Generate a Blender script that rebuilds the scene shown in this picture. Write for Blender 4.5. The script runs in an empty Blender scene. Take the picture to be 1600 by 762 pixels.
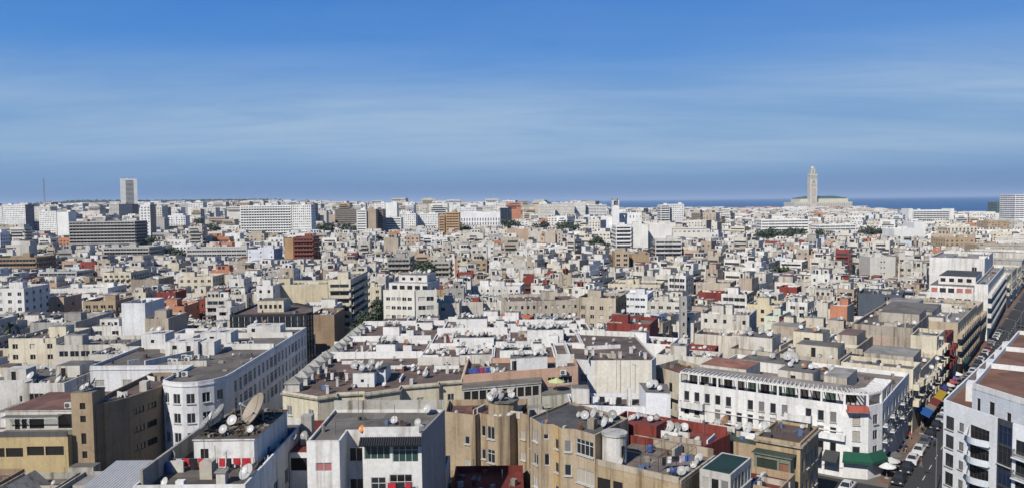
import bpy, math, random
import numpy as np
from mathutils import Vector, Matrix
random.seed(7)
R = random.random
def U(a, b): return a + (b - a) * random.random()
def CH(*a): return random.choice(a)
scene = bpy.context.scene
COL = scene.collection

# ------------------------------------------------------------------ camera, sky, sun, exposure
CAM_H = 50.0
FPX = 1200.0
PITCH = math.atan((381 - 314.0) / FPX)
ROLL = math.radians(0.62)
f_ = np.array([0, math.cos(PITCH), -math.sin(PITCH)])
r0 = np.array([1.0, 0, 0]); u0 = np.cross(r0, f_)
r_ = r0 * math.cos(ROLL) - u0 * math.sin(ROLL)
u_ = u0 * math.cos(ROLL) + r0 * math.sin(ROLL)
cam = bpy.data.cameras.new('camera'); cam_o = bpy.data.objects.new('camera', cam); COL.objects.link(cam_o)
cam.sensor_width = 36; cam.lens = 36 * FPX / 1600; cam.clip_end = 120000; cam.clip_start = 0.5
M4 = Matrix(((r_[0], u_[0], -f_[0], 0), (r_[1], u_[1], -f_[1], 0), (r_[2], u_[2], -f_[2], CAM_H), (0, 0, 0, 1)))
cam_o.matrix_world = M4
scene.camera = cam_o
def P(px, py, z):
    d = f_ + r_ * (px - 800) / FPX + u_ * (381 - py) / FPX
    t = (z - CAM_H) / d[2]
    return (d[0] * t, d[1] * t)
def proj(x, y, z):
    v = np.array([x, y, z - CAM_H]); w = v @ f_
    if w < 0.5: return (-9999, -9999, w)
    return (800 + FPX * (v @ r_) / w, 381 - FPX * (v @ u_) / w, w)
def ZAT(px, py, Y):
    d = f_ + r_ * (px - 800) / FPX + u_ * (381 - py) / FPX
    return CAM_H + d[2] * Y / d[1]
def XAT(px, Y): return (px - 800) / FPX * Y * 1.0

SUN_EL, SUN_HEAD = math.radians(41), math.radians(213)
world = bpy.data.worlds.new('World'); scene.world = world; world.use_nodes = True
wt = world.node_tree; wt.nodes.clear()
def N(t, kind, **kw):
    n = t.nodes.new(kind)
    for k, v in kw.items(): setattr(n, k, v)
    return n
def math_node(t, op, a, b=None, clamp=False):
    n = N(t, 'ShaderNodeMath', operation=op, use_clamp=clamp)
    for i, v in enumerate((a, b)):
        if v is None: continue
        if isinstance(v, (int, float)): n.inputs[i].default_value = v
        else: t.links.new(v, n.inputs[i])
    return n.outputs[0]
def ramp(t, src, stops):
    n = N(t, 'ShaderNodeValToRGB'); e = n.color_ramp.elements
    e[0].position = stops[0][0]; e[0].color = (*stops[0][1], 1)
    e[1].position = stops[-1][0]; e[1].color = (*stops[-1][1], 1)
    for p, c in stops[1:-1]:
        x = e.new(p); x.color = (*c, 1)
    t.links.new(src, n.inputs[0]); return n.outputs[0]
def mixc(t, fac, a, b, mode='MIX'):
    n = N(t, 'ShaderNodeMix', data_type='RGBA', blend_type=mode)
    for i, v in ((0, fac), (6, a), (7, b)):
        if isinstance(v, (int, float)): n.inputs[i].default_value = v
        elif isinstance(v, tuple): n.inputs[i].default_value = (*v, 1) if len(v) == 3 else v
        else: t.links.new(v, n.inputs[i])
    return n.outputs[2]
sky = N(wt, 'ShaderNodeTexSky', sky_type='NISHITA'); sky.sun_disc = False
sky.sun_elevation = SUN_EL; sky.sun_rotation = SUN_HEAD
sky.altitude = 0; sky.air_density = 1.0; sky.dust_density = 0.25; sky.ozone_density = 3.0
tc = N(wt, 'ShaderNodeTexCoord'); sep = N(wt, 'ShaderNodeSeparateXYZ')
wt.links.new(tc.outputs['Generated'], sep.inputs[0])
zc = math_node(wt, 'MAXIMUM', sep.outputs[2], 0.0)
# a pale dull-blue veil of moist air low over the horizon, the same all round
veil = ramp(wt, zc, [(0.0, (.96,) * 3), (0.28, (.94,) * 3), (1.0, (.8,) * 3)])
veilc = ramp(wt, zc, [(0.0, (1.45, 2.95, 5.7)), (0.018, (1.6, 3.2, 6.1)), (0.036, (2.1, 4.0, 7.1)), (0.06, (2.7, 4.8, 7.8)), (0.11, (2.2, 4.5, 8.1)), (0.18, (.85, 3.3, 8.5)), (0.27, (.5, 2.55, 7.8)), (0.6, (.42, 2.0, 6.2)), (1.0, (.4, 1.8, 5.6))])
skyc = mixc(wt, 1.0, sky.outputs[0], (0.92, 0.96, 1.0), 'MULTIPLY')
s1 = mixc(wt, veil, skyc, veilc)
# high cirrus: noise on a flat cloud deck seen in perspective
den = math_node(wt, 'ADD', zc, 0.10)
cx = math_node(wt, 'DIVIDE', sep.outputs[0], den); cy = math_node(wt, 'DIVIDE', sep.outputs[1], den)
comb = N(wt, 'ShaderNodeCombineXYZ'); wt.links.new(cx, comb.inputs[0]); wt.links.new(cy, comb.inputs[1])
mp = N(wt, 'ShaderNodeMapping'); mp.inputs['Scale'].default_value = (0.26, 0.55, 1); mp.inputs['Rotation'].default_value = (0, 0, 0.42); mp.inputs['Location'].default_value = (3.1, 0.4, 0)
wt.links.new(comb.outputs[0], mp.inputs[0])
nz = N(wt, 'ShaderNodeTexNoise'); nz.inputs['Scale'].default_value = 0.8; nz.inputs['Detail'].default_value = 9; nz.inputs['Roughness'].default_value = 0.56; nz.inputs['Distortion'].default_value = 0.35
wt.links.new(mp.outputs[0], nz.inputs['Vector'])
cl = ramp(wt, nz.outputs[0], [(0.34, (0,) * 3), (0.50, (.5,) * 3), (0.66, (1,) * 3)])
mp2 = N(wt, 'ShaderNodeMapping'); mp2.inputs['Scale'].default_value = (0.5, 1.7, 1); mp2.inputs['Rotation'].default_value = (0, 0, 0.5); wt.links.new(comb.outputs[0], mp2.inputs[0])
nz2 = N(wt, 'ShaderNodeTexNoise'); nz2.inputs['Scale'].default_value = 1.3; nz2.inputs['Detail'].default_value = 10; nz2.inputs['Roughness'].default_value = 0.62; nz2.inputs['Distortion'].default_value = 0.9; wt.links.new(mp2.outputs[0], nz2.inputs['Vector'])
cl = math_node(wt, 'MULTIPLY', cl, ramp(wt, nz2.outputs[0], [(.32, (.45,) * 3), (.5, (.8,) * 3), (.68, (1.0,) * 3)]))
env = ramp(wt, zc, [(0.0, (0,) * 3), (0.03, (.15,) * 3), (0.065, (.72,) * 3), (0.12, (.95,) * 3), (0.152, (.5,) * 3), (0.2, (.13,) * 3), (0.30, (.1,) * 3), (0.6, (.1,) * 3)])
clm = math_node(wt, 'MULTIPLY', cl, env)
s2 = mixc(wt, clm, s1, (5.6, 7.3, 9.4))
bg = N(wt, 'ShaderNodeBackground'); bg.inputs[1].default_value = 0.0565
wt.links.new(s2, bg.inputs[0])
wo = N(wt, 'ShaderNodeOutputWorld'); wt.links.new(bg.outputs[0], wo.inputs[0])

sun = bpy.data.lights.new('sun', 'SUN'); sun.energy = 4.8; sun.angle = math.radians(0.55); sun.color = (1, 0.945, 0.86)
sun_o = bpy.data.objects.new('sun', sun); COL.objects.link(sun_o); sun_o.location = (-40, -60, 150)
LH = SUN_HEAD - math.pi
sd = Vector((math.sin(LH) * math.cos(SUN_EL), math.cos(LH) * math.cos(SUN_EL), -math.sin(SUN_EL)))
sun_o.rotation_euler = sd.to_track_quat('-Z', 'Y').to_euler()
vs = scene.view_settings; vs.view_transform = 'Standard'; vs.look = 'None'; vs.gamma = 1; vs.exposure = 0.45; vs.use_curve_mapping = False
scene.render.engine = 'CYCLES'
cy_ = scene.cycles; cy_.use_denoising = True; cy_.max_bounces = 4; cy_.diffuse_bounces = 3; cy_.glossy_bounces = 2; cy_.volume_bounces = 0
cy_.caustics_reflective = False; cy_.caustics_refractive = False

# ------------------------------------------------------------------ materials (colour comes from the face attribute Col; its alpha is how weathered the face is)
def new_mat(name):
    m = bpy.data.materials.new(name); m.use_nodes = True
    t = m.node_tree; b = t.nodes['Principled BSDF']; return m, t, b
def noise(t, vec, scale, detail=4, rough=.55, sc=(1, 1, 1)):
    mp = N(t, 'ShaderNodeMapping'); mp.inputs['Scale'].default_value = sc; t.links.new(vec, mp.inputs[0])
    n = N(t, 'ShaderNodeTexNoise'); n.inputs['Scale'].default_value = scale; n.inputs['Detail'].default_value = detail; n.inputs['Roughness'].default_value = rough
    t.links.new(mp.outputs[0], n.inputs['Vector']); return n.outputs[0]
def g3(v): return (v, v, v)
def weathered(name, rough, streak, blot, dirt_col, spec=.25, bump=.0, big=.12, patch=None):
    m, t, b = new_mat(name)
    at = N(t, 'ShaderNodeAttribute', attribute_name='Col'); ge = N(t, 'ShaderNodeNewGeometry'); pos = ge.outputs['Position']
    n1 = ramp(t, noise(t, pos, big, 7, .62), [(.38, g3(0)), (.72, g3(1))])
    n2 = ramp(t, noise(t, pos, 1.0, 5, .6, (1.3, 1.3, .07)), [(.50, g3(0)), (.72, g3(1))])
    n3 = noise(t, pos, 2.2, 6, .7)
    a = math_node(t, 'ADD', math_node(t, 'MULTIPLY', n1, blot), math_node(t, 'MULTIPLY', n2, streak), True)
    a = math_node(t, 'MULTIPLY', a, at.outputs['Alpha'], True)
    var = ramp(t, n3, [(.25, g3(.60)), (.75, g3(.82))])
    c = mixc(t, 1.0, at.outputs['Color'], var, 'MULTIPLY')
    if patch:
        vo = N(t, 'ShaderNodeTexVoronoi', distance='CHEBYCHEV'); vo.inputs['Scale'].default_value = patch[0]; t.links.new(pos, vo.inputs['Vector']); sp_ = N(t, 'ShaderNodeSeparateColor'); t.links.new(vo.outputs['Color'], sp_.inputs[0])
        pc = ramp(t, sp_.outputs[0], [(0, g3(1 - patch[1])), (1, g3(1 + patch[1]))]); c = mixc(t, 1.0, c, pc, 'MULTIPLY')
        pd = ramp(t, noise(t, pos, .22, 5, .6), [(.52, g3(1)), (.60, g3(.72)), (.66, g3(.95))]); c = mixc(t, patch[2], c, mixc(t, 1.0, c, pd, 'MULTIPLY'))
    dk = mixc(t, 1.0, c, dirt_col, 'MULTIPLY')
    c = mixc(t, a, c, dk)
    t.links.new(c, b.inputs['Base Color']); b.inputs['Roughness'].default_value = rough; b.inputs['Specular IOR Level'].default_value = spec
    if bump:
        bp = N(t, 'ShaderNodeBump'); bp.inputs['Strength'].default_value = bump; bp.inputs['Distance'].default_value = .05
        t.links.new(n3, bp.inputs['Height']); t.links.new(bp.outputs[0], b.inputs['Normal'])
    return m
PLASTER = weathered('weathered_plaster', .85, .95, .55, (.36, .31, .25), bump=.25, patch=(.16, .07, .0))
ROOF = weathered('weathered_roof', .9, .15, .75, (.50, .47, .44), bump=.35, big=.35, patch=(.21, .2, .8))
METAL = weathered('dull_metal', .45, .2, .35, (.5, .42, .36), spec=.5)
CLOTH = weathered('cloth', .9, .05, .2, (.7, .7, .7))
PAINT = weathered('smooth_paint', .4, .1, .2, (.7, .68, .65), spec=.5)
def glass_mat():
    m, t, b = new_mat('window_glass')
    at = N(t, 'ShaderNodeAttribute', attribute_name='Col'); t.links.new(at.outputs['Color'], b.inputs['Base Color'])
    ge = N(t, 'ShaderNodeNewGeometry'); n = noise(t, ge.outputs['Position'], .6, 2)
    t.links.new(ramp(t, n, [(.3, g3(.06)), (.7, g3(.22))]), b.inputs['Roughness']); b.inputs['Specular IOR Level'].default_value = .5
    return m
GLASS = glass_mat()
def leaf_mat():
    m, t, b = new_mat('foliage'); ge = N(t, 'ShaderNodeNewGeometry')
    rnd = ge.outputs['Random Per Island']
    c = ramp(t, rnd, [(0, (.010, .018, .008)), (.5, (.024, .038, .015)), (1, (.05, .068, .024))])
    t.links.new(c, b.inputs['Base Color']); b.inputs['Roughness'].default_value = .65
    return m
LEAF = leaf_mat()
def sea_mat():
    m, t, b = new_mat('sea_water'); ge = N(t, 'ShaderNodeNewGeometry'); pos = ge.outputs['Position']
    n = noise(t, pos, .0012, 5, .6, (1, 3.5, 1)); c = ramp(t, n, [(.3, (.010, .050, .125)), (.7, (.020, .078, .17))])
    t.links.new(c, b.inputs['Base Color']); b.inputs['Roughness'].default_value = .38; b.inputs['Specular IOR Level'].default_value = .3
    bp = N(t, 'ShaderNodeBump'); bp.inputs['Strength'].default_value = .6; bp.inputs['Distance'].default_value = 3
    t.links.new(noise(t, pos, .05, 4), bp.inputs['Height']); t.links.new(bp.outputs[0], b.inputs['Normal'])
    return m
SEA = sea_mat()
def ground_mat():
    m, t, b = new_mat('city_ground'); ge = N(t, 'ShaderNodeNewGeometry'); pos = ge.outputs['Position']
    c = ramp(t, noise(t, pos, .05, 8, .6), [(.3, (.05, .048, .045)), (.55, (.10, .092, .08)), (.8, (.17, .155, .13))])
    t.links.new(c, b.inputs['Base Color']); b.inputs['Roughness'].default_value = .95
    return m
GROUND = ground_mat()
def hill_mat():
    m, t, b = new_mat('hill_scrub'); ge = N(t, 'ShaderNodeNewGeometry'); pos = ge.outputs['Position']
    c = ramp(t, noise(t, pos, .01, 8, .6), [(.3, (.03, .045, .025)), (.6, (.06, .07, .04)), (.8, (.15, .14, .1))])
    t.links.new(c, b.inputs['Base Color']); b.inputs['Roughness'].default_value = .95
    return m
HILL = hill_mat()

# ------------------------------------------------------------------ mesh builder
class MB:
    def __init__(s): s.v = []; s.f = []; s.m = []; s.c = []
    def add(s, pts, faces, col, mi=0):
        o = len(s.v); s.v.extend(pts)
        if len(col) == 3: col = (*col, .5)
        for f in faces: s.f.append([i + o for i in f]); s.m.append(mi); s.c.append(col)
    def quad(s, a, b, c, d, col, mi=0): s.add([a, b, c, d], [(0, 1, 2, 3)], col, mi)
    def poly(s, pts, col, mi=0): s.add(list(pts), [tuple(range(len(pts)))], col, mi)
    def box(s, x, y, z, sx, sy, sz, rot=0, col=(.5, .5, .5), mi=0, taper=1.0):
        ca, sa = math.cos(rot), math.sin(rot); p = []
        for k, zz in ((1, z), (taper, z + sz)):
            for ax, ay in ((-1, -1), (1, -1), (1, 1), (-1, 1)):
                dx, dy = ax * sx / 2 * k, ay * sy / 2 * k
                p.append((x + dx * ca - dy * sa, y + dx * sa + dy * ca, zz))
        s.add(p, [(0, 1, 5, 4), (1, 2, 6, 5), (2, 3, 7, 6), (3, 0, 4, 7), (4, 5, 6, 7), (3, 2, 1, 0)], col, mi)
    def prism(s, poly, z0, z1, col, mi=0, cap=True, capcol=None, capmi=None):
        n = len(poly); p = [(x, y, z0) for x, y in poly] + [(x, y, z1) for x, y in poly]
        s.add(p, [(i, (i + 1) % n, (i + 1) % n + n, i + n) for i in range(n)], col, mi)
        if cap: s.add([(x, y, z1) for x, y in poly], [tuple(range(n))], capcol or col, mi if capmi is None else capmi)
    def cyl(s, x, y, z0, z1, ra, rb, n, col, mi=0):
        p = [(x + ra * math.cos(2 * math.pi * i / n), y + ra * math.sin(2 * math.pi * i / n), z0) for i in range(n)]
        p += [(x + rb * math.cos(2 * math.pi * i / n), y + rb * math.sin(2 * math.pi * i / n), z1) for i in range(n)]
        s.add(p, [(i, (i + 1) % n, (i + 1) % n + n, i + n) for i in range(n)] + [tuple(range(n, 2 * n)), tuple(range(n - 1, -1, -1))], col, mi)
    def tube(s, a, b, ra, rb=None, n=5, col=(.5, .5, .5), mi=0):
        rb = ra if rb is None else rb
        a = Vector(a); b = Vector(b); d = (b - a).normalized()
        e = d.cross(Vector((0, 0, 1)) if abs(d.z) < .9 else Vector((1, 0, 0))).normalized(); g = d.cross(e)
        p = []
        for c, r in ((a, ra), (b, rb)):
            for i in range(n):
                t = 2 * math.pi * i / n; p.append(tuple(c + e * (r * math.cos(t)) + g * (r * math.sin(t))))
        s.add(p, [(i, i + n, (i + 1) % n + n, (i + 1) % n) for i in range(n)] + [tuple(range(n)), tuple(range(2 * n - 1, n - 1, -1))], col, mi)
    def wall(s, p0, p1, z0, z1, holes, col, mi=0, depth=.22, rcol=None):
        """vertical wall p0->p1 (outside on the right-hand side of travel) with rectangular openings and reveals"""
        dx, dy = p1[0] - p0[0], p1[1] - p0[1]; L = math.hypot(dx, dy)
        if L < 1e-4: return
        dx /= L; dy /= L; nx, ny = dy, -dx
        def pt(u, v, d=0): return (p0[0] + dx * u - nx * d, p0[1] + dy * u - ny * d, v)
        if not holes:
            s.quad(pt(0, z0), pt(L, z0), pt(L, z1), pt(0, z1), col, mi); return
        hs = [(max(.02, a), min(L - .02, b), max(z0 + .01, c), min(z1 - .02, d)) for a, b, c, d in [h[:4] for h in holes]]
        hs = [h for h in hs if h[1] > h[0] + .05 and h[3] > h[2] + .05]
        vs_ = sorted(set([round(z0, 3), round(z1, 3)] + [round(q, 3) for h in hs for q in h[2:4]]))
        rc = rcol or tuple(c for c in col)
        for i in range(len(vs_) - 1):
            a, b = vs_[i], vs_[i + 1]
            if b - a < 1e-3: continue
            mid = (a + b) / 2
            row = sorted([(h[0], h[1]) for h in hs if h[2] < mid < h[3]])
            u = 0
            for h0, h1 in row:
                if h0 > u + 1e-3: s.quad(pt(u, a), pt(h0, a), pt(h0, b), pt(u, b), col, mi)
                u = max(u, h1)
            if u < L - 1e-3: s.quad(pt(u, a), pt(L, a), pt(L, b), pt(u, b), col, mi)
        for h in hs:
            a, b, c, d = h
            s.quad(pt(a, c), pt(b, c), pt(b, c, depth), pt(a, c, depth), rc, mi)
            s.quad(pt(a, d, depth), pt(b, d, depth), pt(b, d), pt(a, d), rc, mi)
            s.quad(pt(a, c, depth), pt(a, d, depth), pt(a, d), pt(a, c), rc, mi)
            s.quad(pt(b, c), pt(b, d), pt(b, d, depth), pt(b, c, depth), rc, mi)
    def mesh(s, name, mats, origin=(0, 0, 0), smooth=False):
        me = bpy.data.meshes.new(name)
        v = np.array(s.v, dtype=np.float64).reshape(-1, 3) - np.array(origin)
        me.from_pydata(v.tolist(), [], s.f)
        for m in mats: me.materials.append(m)
        if len(mats) > 1: me.polygons.foreach_set('material_index', s.m)
        ca = me.color_attributes.new('Col', 'FLOAT_COLOR', 'CORNER')
        cnt = np.array([len(f) for f in s.f]); cc = np.repeat(np.array(s.c, dtype=np.float32), cnt, axis=0)
        ca.data.foreach_set('color', cc.ravel())
        if smooth: me.polygons.foreach_set('use_smooth', [True] * len(s.f))
        me.update(); return me
    def build(s, name, mats, parent=None, origin=(0, 0, 0), smooth=False):
        if not isinstance(mats, (list, tuple)): mats = [mats]
        return link(name, s.mesh(name, mats, origin, smooth), parent, (0, 0, 0) if parent else origin)
def link(name, data, parent=None, loc=(0, 0, 0), rz=0):
    o = bpy.data.objects.new(name, data); COL.objects.link(o); o.location = loc
    if rz: o.rotation_euler = (0, 0, rz)
    if parent: o.parent = parent
    return o
def tag(o, label=None, cat=None, group=None, kind=None):
    if label: o['label'] = label
    if cat: o['category'] = cat
    if group: o['group'] = group
    if kind: o['kind'] = kind
    return o
def inset(poly, d):
    n = len(poly); out = []
    for i in range(n):
        p, q, r = poly[i - 1], poly[i], poly[(i + 1) % n]
        a = (q[0] - p[0], q[1] - p[1]); b = (r[0] - q[0], r[1] - q[1])
        la = math.hypot(*a); lb = math.hypot(*b)
        na = (-a[1] / la, a[0] / la); nb = (-b[1] / lb, b[0] / lb)
        k = 1 + na[0] * nb[0] + na[1] * nb[1]
        k = max(k, .4)
        out.append((q[0] + d * (na[0] + nb[0]) / k, q[1] + d * (na[1] + nb[1]) / k))
    return out
def area2(poly): return sum(poly[i - 1][0] * poly[i][1] - poly[i][0] * poly[i - 1][1] for i in range(len(poly)))

# palette: real surface colours (linear), alpha = weathering
WHITE = (.74, .73, .70, .62); OFFW = (.64, .615, .555, .8); CREAM = (.66, .60, .47, .55); BEIGE = (.48, .42, .335, .65)
TAN = (.42, .32, .21, .6); OCHRE = (.32, .24, .155, .5); GREY = (.40, .39, .365, .7); DGREY = (.11, .11, .115, .5); PINKB = (.52, .38, .28, .5)
RED = (.24, .05, .04, 1); DRED = (.17, .035, .028, .5); SALMON = (.50, .22, .13, .4); SLATE = (.085, .105, .135, .4); PALEB = (.60, .65, .70, .35); YELL = (.60, .52, .36, .6)
BROWNR = (.165, .115, .095, .7); GREYR = (.175, .16, .14, .9); LGREYR = (.30, .285, .26, .9); REDR = (.20, .045, .036, .8); TERRA = (.205, .105, .070, .7); GREENR = (.055, .075, .055, .9); DGREEN = (.015, .045, .042, .5)
WHR = (.62, .60, .56, .8)
CWH = (.78, .775, .755, .3)
CNAME = {CWH: 'white', WHITE: 'white', OFFW: 'off-white', CREAM: 'cream', BEIGE: 'beige', TAN: 'tan', GREY: 'grey', PINKB: 'pinkish beige', RED: 'red', SALMON: 'salmon', PALEB: 'pale blue', YELL: 'yellow', DRED: 'dark red', OCHRE: 'brown', SLATE: 'slate blue'}
ORD = 'first second third fourth fifth sixth seventh eighth ninth tenth eleventh twelfth thirteenth fourteenth fifteenth sixteenth seventeenth eighteenth nineteenth'.split()
TENS = ['', '', 'twent', 'thirt', 'fort', 'fift', 'sixt', 'sevent', 'eight', 'ninet']
def ordinal(i):
    i += 1
    if i < 20: return ORD[i - 1]
    h = 'hundred-' if i >= 100 else ''
    i %= 100
    if h and i == 0: return 'hundredth'
    if i < 20: return h + ORD[i - 1]
    return h + (TENS[i // 10] + ('ieth' if i % 10 == 0 else 'y-' + ORD[i % 10 - 1]))

# ------------------------------------------------------------------ reusable pieces
HEROES = []      # footprints that keep the fill away
REG = []         # every building: dict(root, short, px, py, ...)
DISH = []        # (x, y, z, radius, heading, tilt, tone, owner)
ACS = []; TANKS = []
CACHE = {}
FRAMECOLS = {'white': (.62, .62, .60, .3), 'dark': (.05, .05, .055, .3), 'brown': (.10, .05, .03, .3), 'grey': (.3, .3, .3, .3), 'green': (.04, .10, .07, .3)}
def window_meshes(w, h, style, fc):
    key = (round(w, 2), round(h, 2), style, fc)
    if key in CACHE: return CACHE[key]
    fr = MB(); c = FRAMECOLS[fc]; t = .07
    for x, z, sx, sz in ((-w / 2 + t / 2, 0, t, h), (w / 2 - t / 2, 0, t, h), (0, 0, w - 2 * t, t), (0, h - t, w - 2 * t, t)):
        fr.box(x, .10, z, sx, .08, sz, 0, c)
    nm = max(1, int(round(w / .75)))
    for i in range(1, nm): fr.box(-w / 2 + w * i / nm, .10, t, .06, .07, h - 2 * t, 0, c)
    if h > 1.9: fr.box(0, .10, h * .68, w - 2 * t, .065, .06, 0, c)
    if style in ('win', 'shutter', 'curtain') : fr.box(0, -.06, -.09, w + .16, .30, .085, 0, (.55, .53, .48, .8))
    pn = MB()
    if style == 'shutter':
        k = max(5, int(h / .16))
        for i in range(k): pn.box(0, .135, i * h / k + .01, w - 2 * t, .05, h / k - .022, 0, CACHE['shut'])
    else:
        g = {'win': (.018, .021, .024, .2), 'curtain': (.30, .27, .23, .2), 'dark': (.012, .012, .012, .2), 'pink': (.30, .12, .12, .2), 'green': (.02, .05, .045, .2), 'blue': (.01, .02, .05, .2)}.get(style, (.02, .022, .025, .2))
        pn.box(0, .15, t * .9, w - 2 * t, .02, h - 2 * t, 0, g)
    out = (fr.mesh('window', [PAINT]), pn.mesh('pane', [PAINT if style == 'shutter' else GLASS]))
    CACHE[key] = out; return out
def add_window(root, p0, p1, u0, u1, v0, v1, style, fc='white', depth=.22):
    dx, dy = p1[0] - p0[0], p1[1] - p0[1]; L = math.hypot(dx, dy); dx /= L; dy /= L
    w, h = u1 - u0 - .01, v1 - v0 - .01
    if style == 'shutter': CACHE['shut'] = random.choice([(.33, .31, .27, .4), (.20, .20, .19, .4), (.42, .40, .36, .4)]); CACHE.pop((round(w, 2), round(h, 2), style, fc), None) if R() < .2 else None
    fr, pn = window_meshes(w, h, style, fc)
    um = (u0 + u1) / 2; ang = math.atan2(dy, dx)
    o = link('window', fr, root, (p0[0] + dx * um - root.location.x, p0[1] + dy * um - root.location.y, v0 + .005 - root.location.z), ang)
    link('pane', pn, o)
    return o
def balcony_mesh(w, d, kind, col):
    key = ('balc', round(w, 1), round(d, 1), kind, col)
    if key in CACHE: return CACHE[key]
    m = MB(); m.box(0, -d / 2, -.16, w, d, .16, 0, col)
    if kind == 'solid':
        m.box(0, -d + .06, 0, w, .12, .95, 0, col)
        for s in (-1, 1): m.box(s * (w / 2 - .06), -d / 2 + .06, 0, .12, d - .13, .95, 0, col)
    else:
        rc = (.10, .10, .10, .4)
        m.box(0, -d + .04, .92, w, .05, .05, 0, rc); m.box(0, -d + .04, .1, w, .04, .04, 0, rc)
        for i in range(int(w / .16) + 1): m.box(-w / 2 + .03 + i * (w - .06) / int(w / .16), -d + .04, .14, .022, .022, .78, 0, rc)
        for s in (-1, 1):
            m.box(s * (w / 2 - .03), -d / 2, .92, .05, d - .1, .05, 0, rc)
            for i in range(5): m.box(s * (w / 2 - .03), -d + .2 + i * d / 5, 0, .022, .022, .92, 0, rc)
    me = m.mesh('balcony', [PLASTER]); CACHE[key] = me; return me

def frame2(ox, oy, ang):
    """local (u, v) -> world; u to the right, v away from the viewer when ang = 0"""
    ca, sa = math.cos(ang), math.sin(ang)
    return lambda u, v: (ox + u * ca - v * sa, oy + u * sa + v * ca)
def rect(fr, u0, u1, v0, v1): return [fr(u0, v0), fr(u1, v0), fr(u1, v1), fr(u0, v1)]

PANE_CH = [(.016, .018, .02)] * 6 + [(.03, .034, .04)] * 2 + [(.22, .20, .17), (.34, .32, .28), (.10, .10, .10), (.05, .08, .10)]
def facade_holes(L, z0, z1, sp):
    """regular openings for one wall: list of (u0,u1,v0,v1,style)"""
    if not sp: return []
    out = list(sp.get('extra', []))
    n = sp.get('n', 0)
    if n == 'auto': n = max(0, int((L - 1.2) / sp.get('pitch', 3.0)))
    if not n: return out
    if n == 'band':
        top = z1 - sp.get('top', 1.5); h = sp.get('h', 1.3); r = 0
        while top - h > z0 + 3 and r < sp.get('rows', 9):
            k = max(1, int(L / sp.get('pitch', 5))); e = sp.get('mu', .5)
            for i in range(k): out.append((e + (L - 2 * e) * i / k + .12, e + (L - 2 * e) * (i + 1) / k - .12, top - h, top, sp.get('style', 'dark')))
            top -= sp.get('sh', 3.1); r += 1
        return out
    w, h, sh = sp.get('w', 1.2), sp.get('h', 1.45), sp.get('sh', 3.1)
    mu = sp.get('mu', .9); mu2 = sp.get('mu2', mu)
    us = [mu + w / 2 + (L - mu - mu2 - w) * (i / (n - 1) if n > 1 else .5) for i in range(n)]
    top = z1 - sp.get('top', 1.7); r = 0
    while top - h > z0 + sp.get('base', 3.6) and r < sp.get('rows', 9):
        for i, u in enumerate(us):
            if (i, r) in sp.get('skip', ()) or i in sp.get('skipc', ()): continue
            st = sp.get('style') or random.choices(['win', 'shutter', 'dark', 'curtain'], sp.get('mix', (5, 2.2, 1.4, .8)))[0]
            ww = w * sp.get('wide', {}).get(i, 1)
            out.append((u - ww / 2, u + ww / 2, top - h, top, st))
        top -= sh; r += 1
    return out

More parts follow.
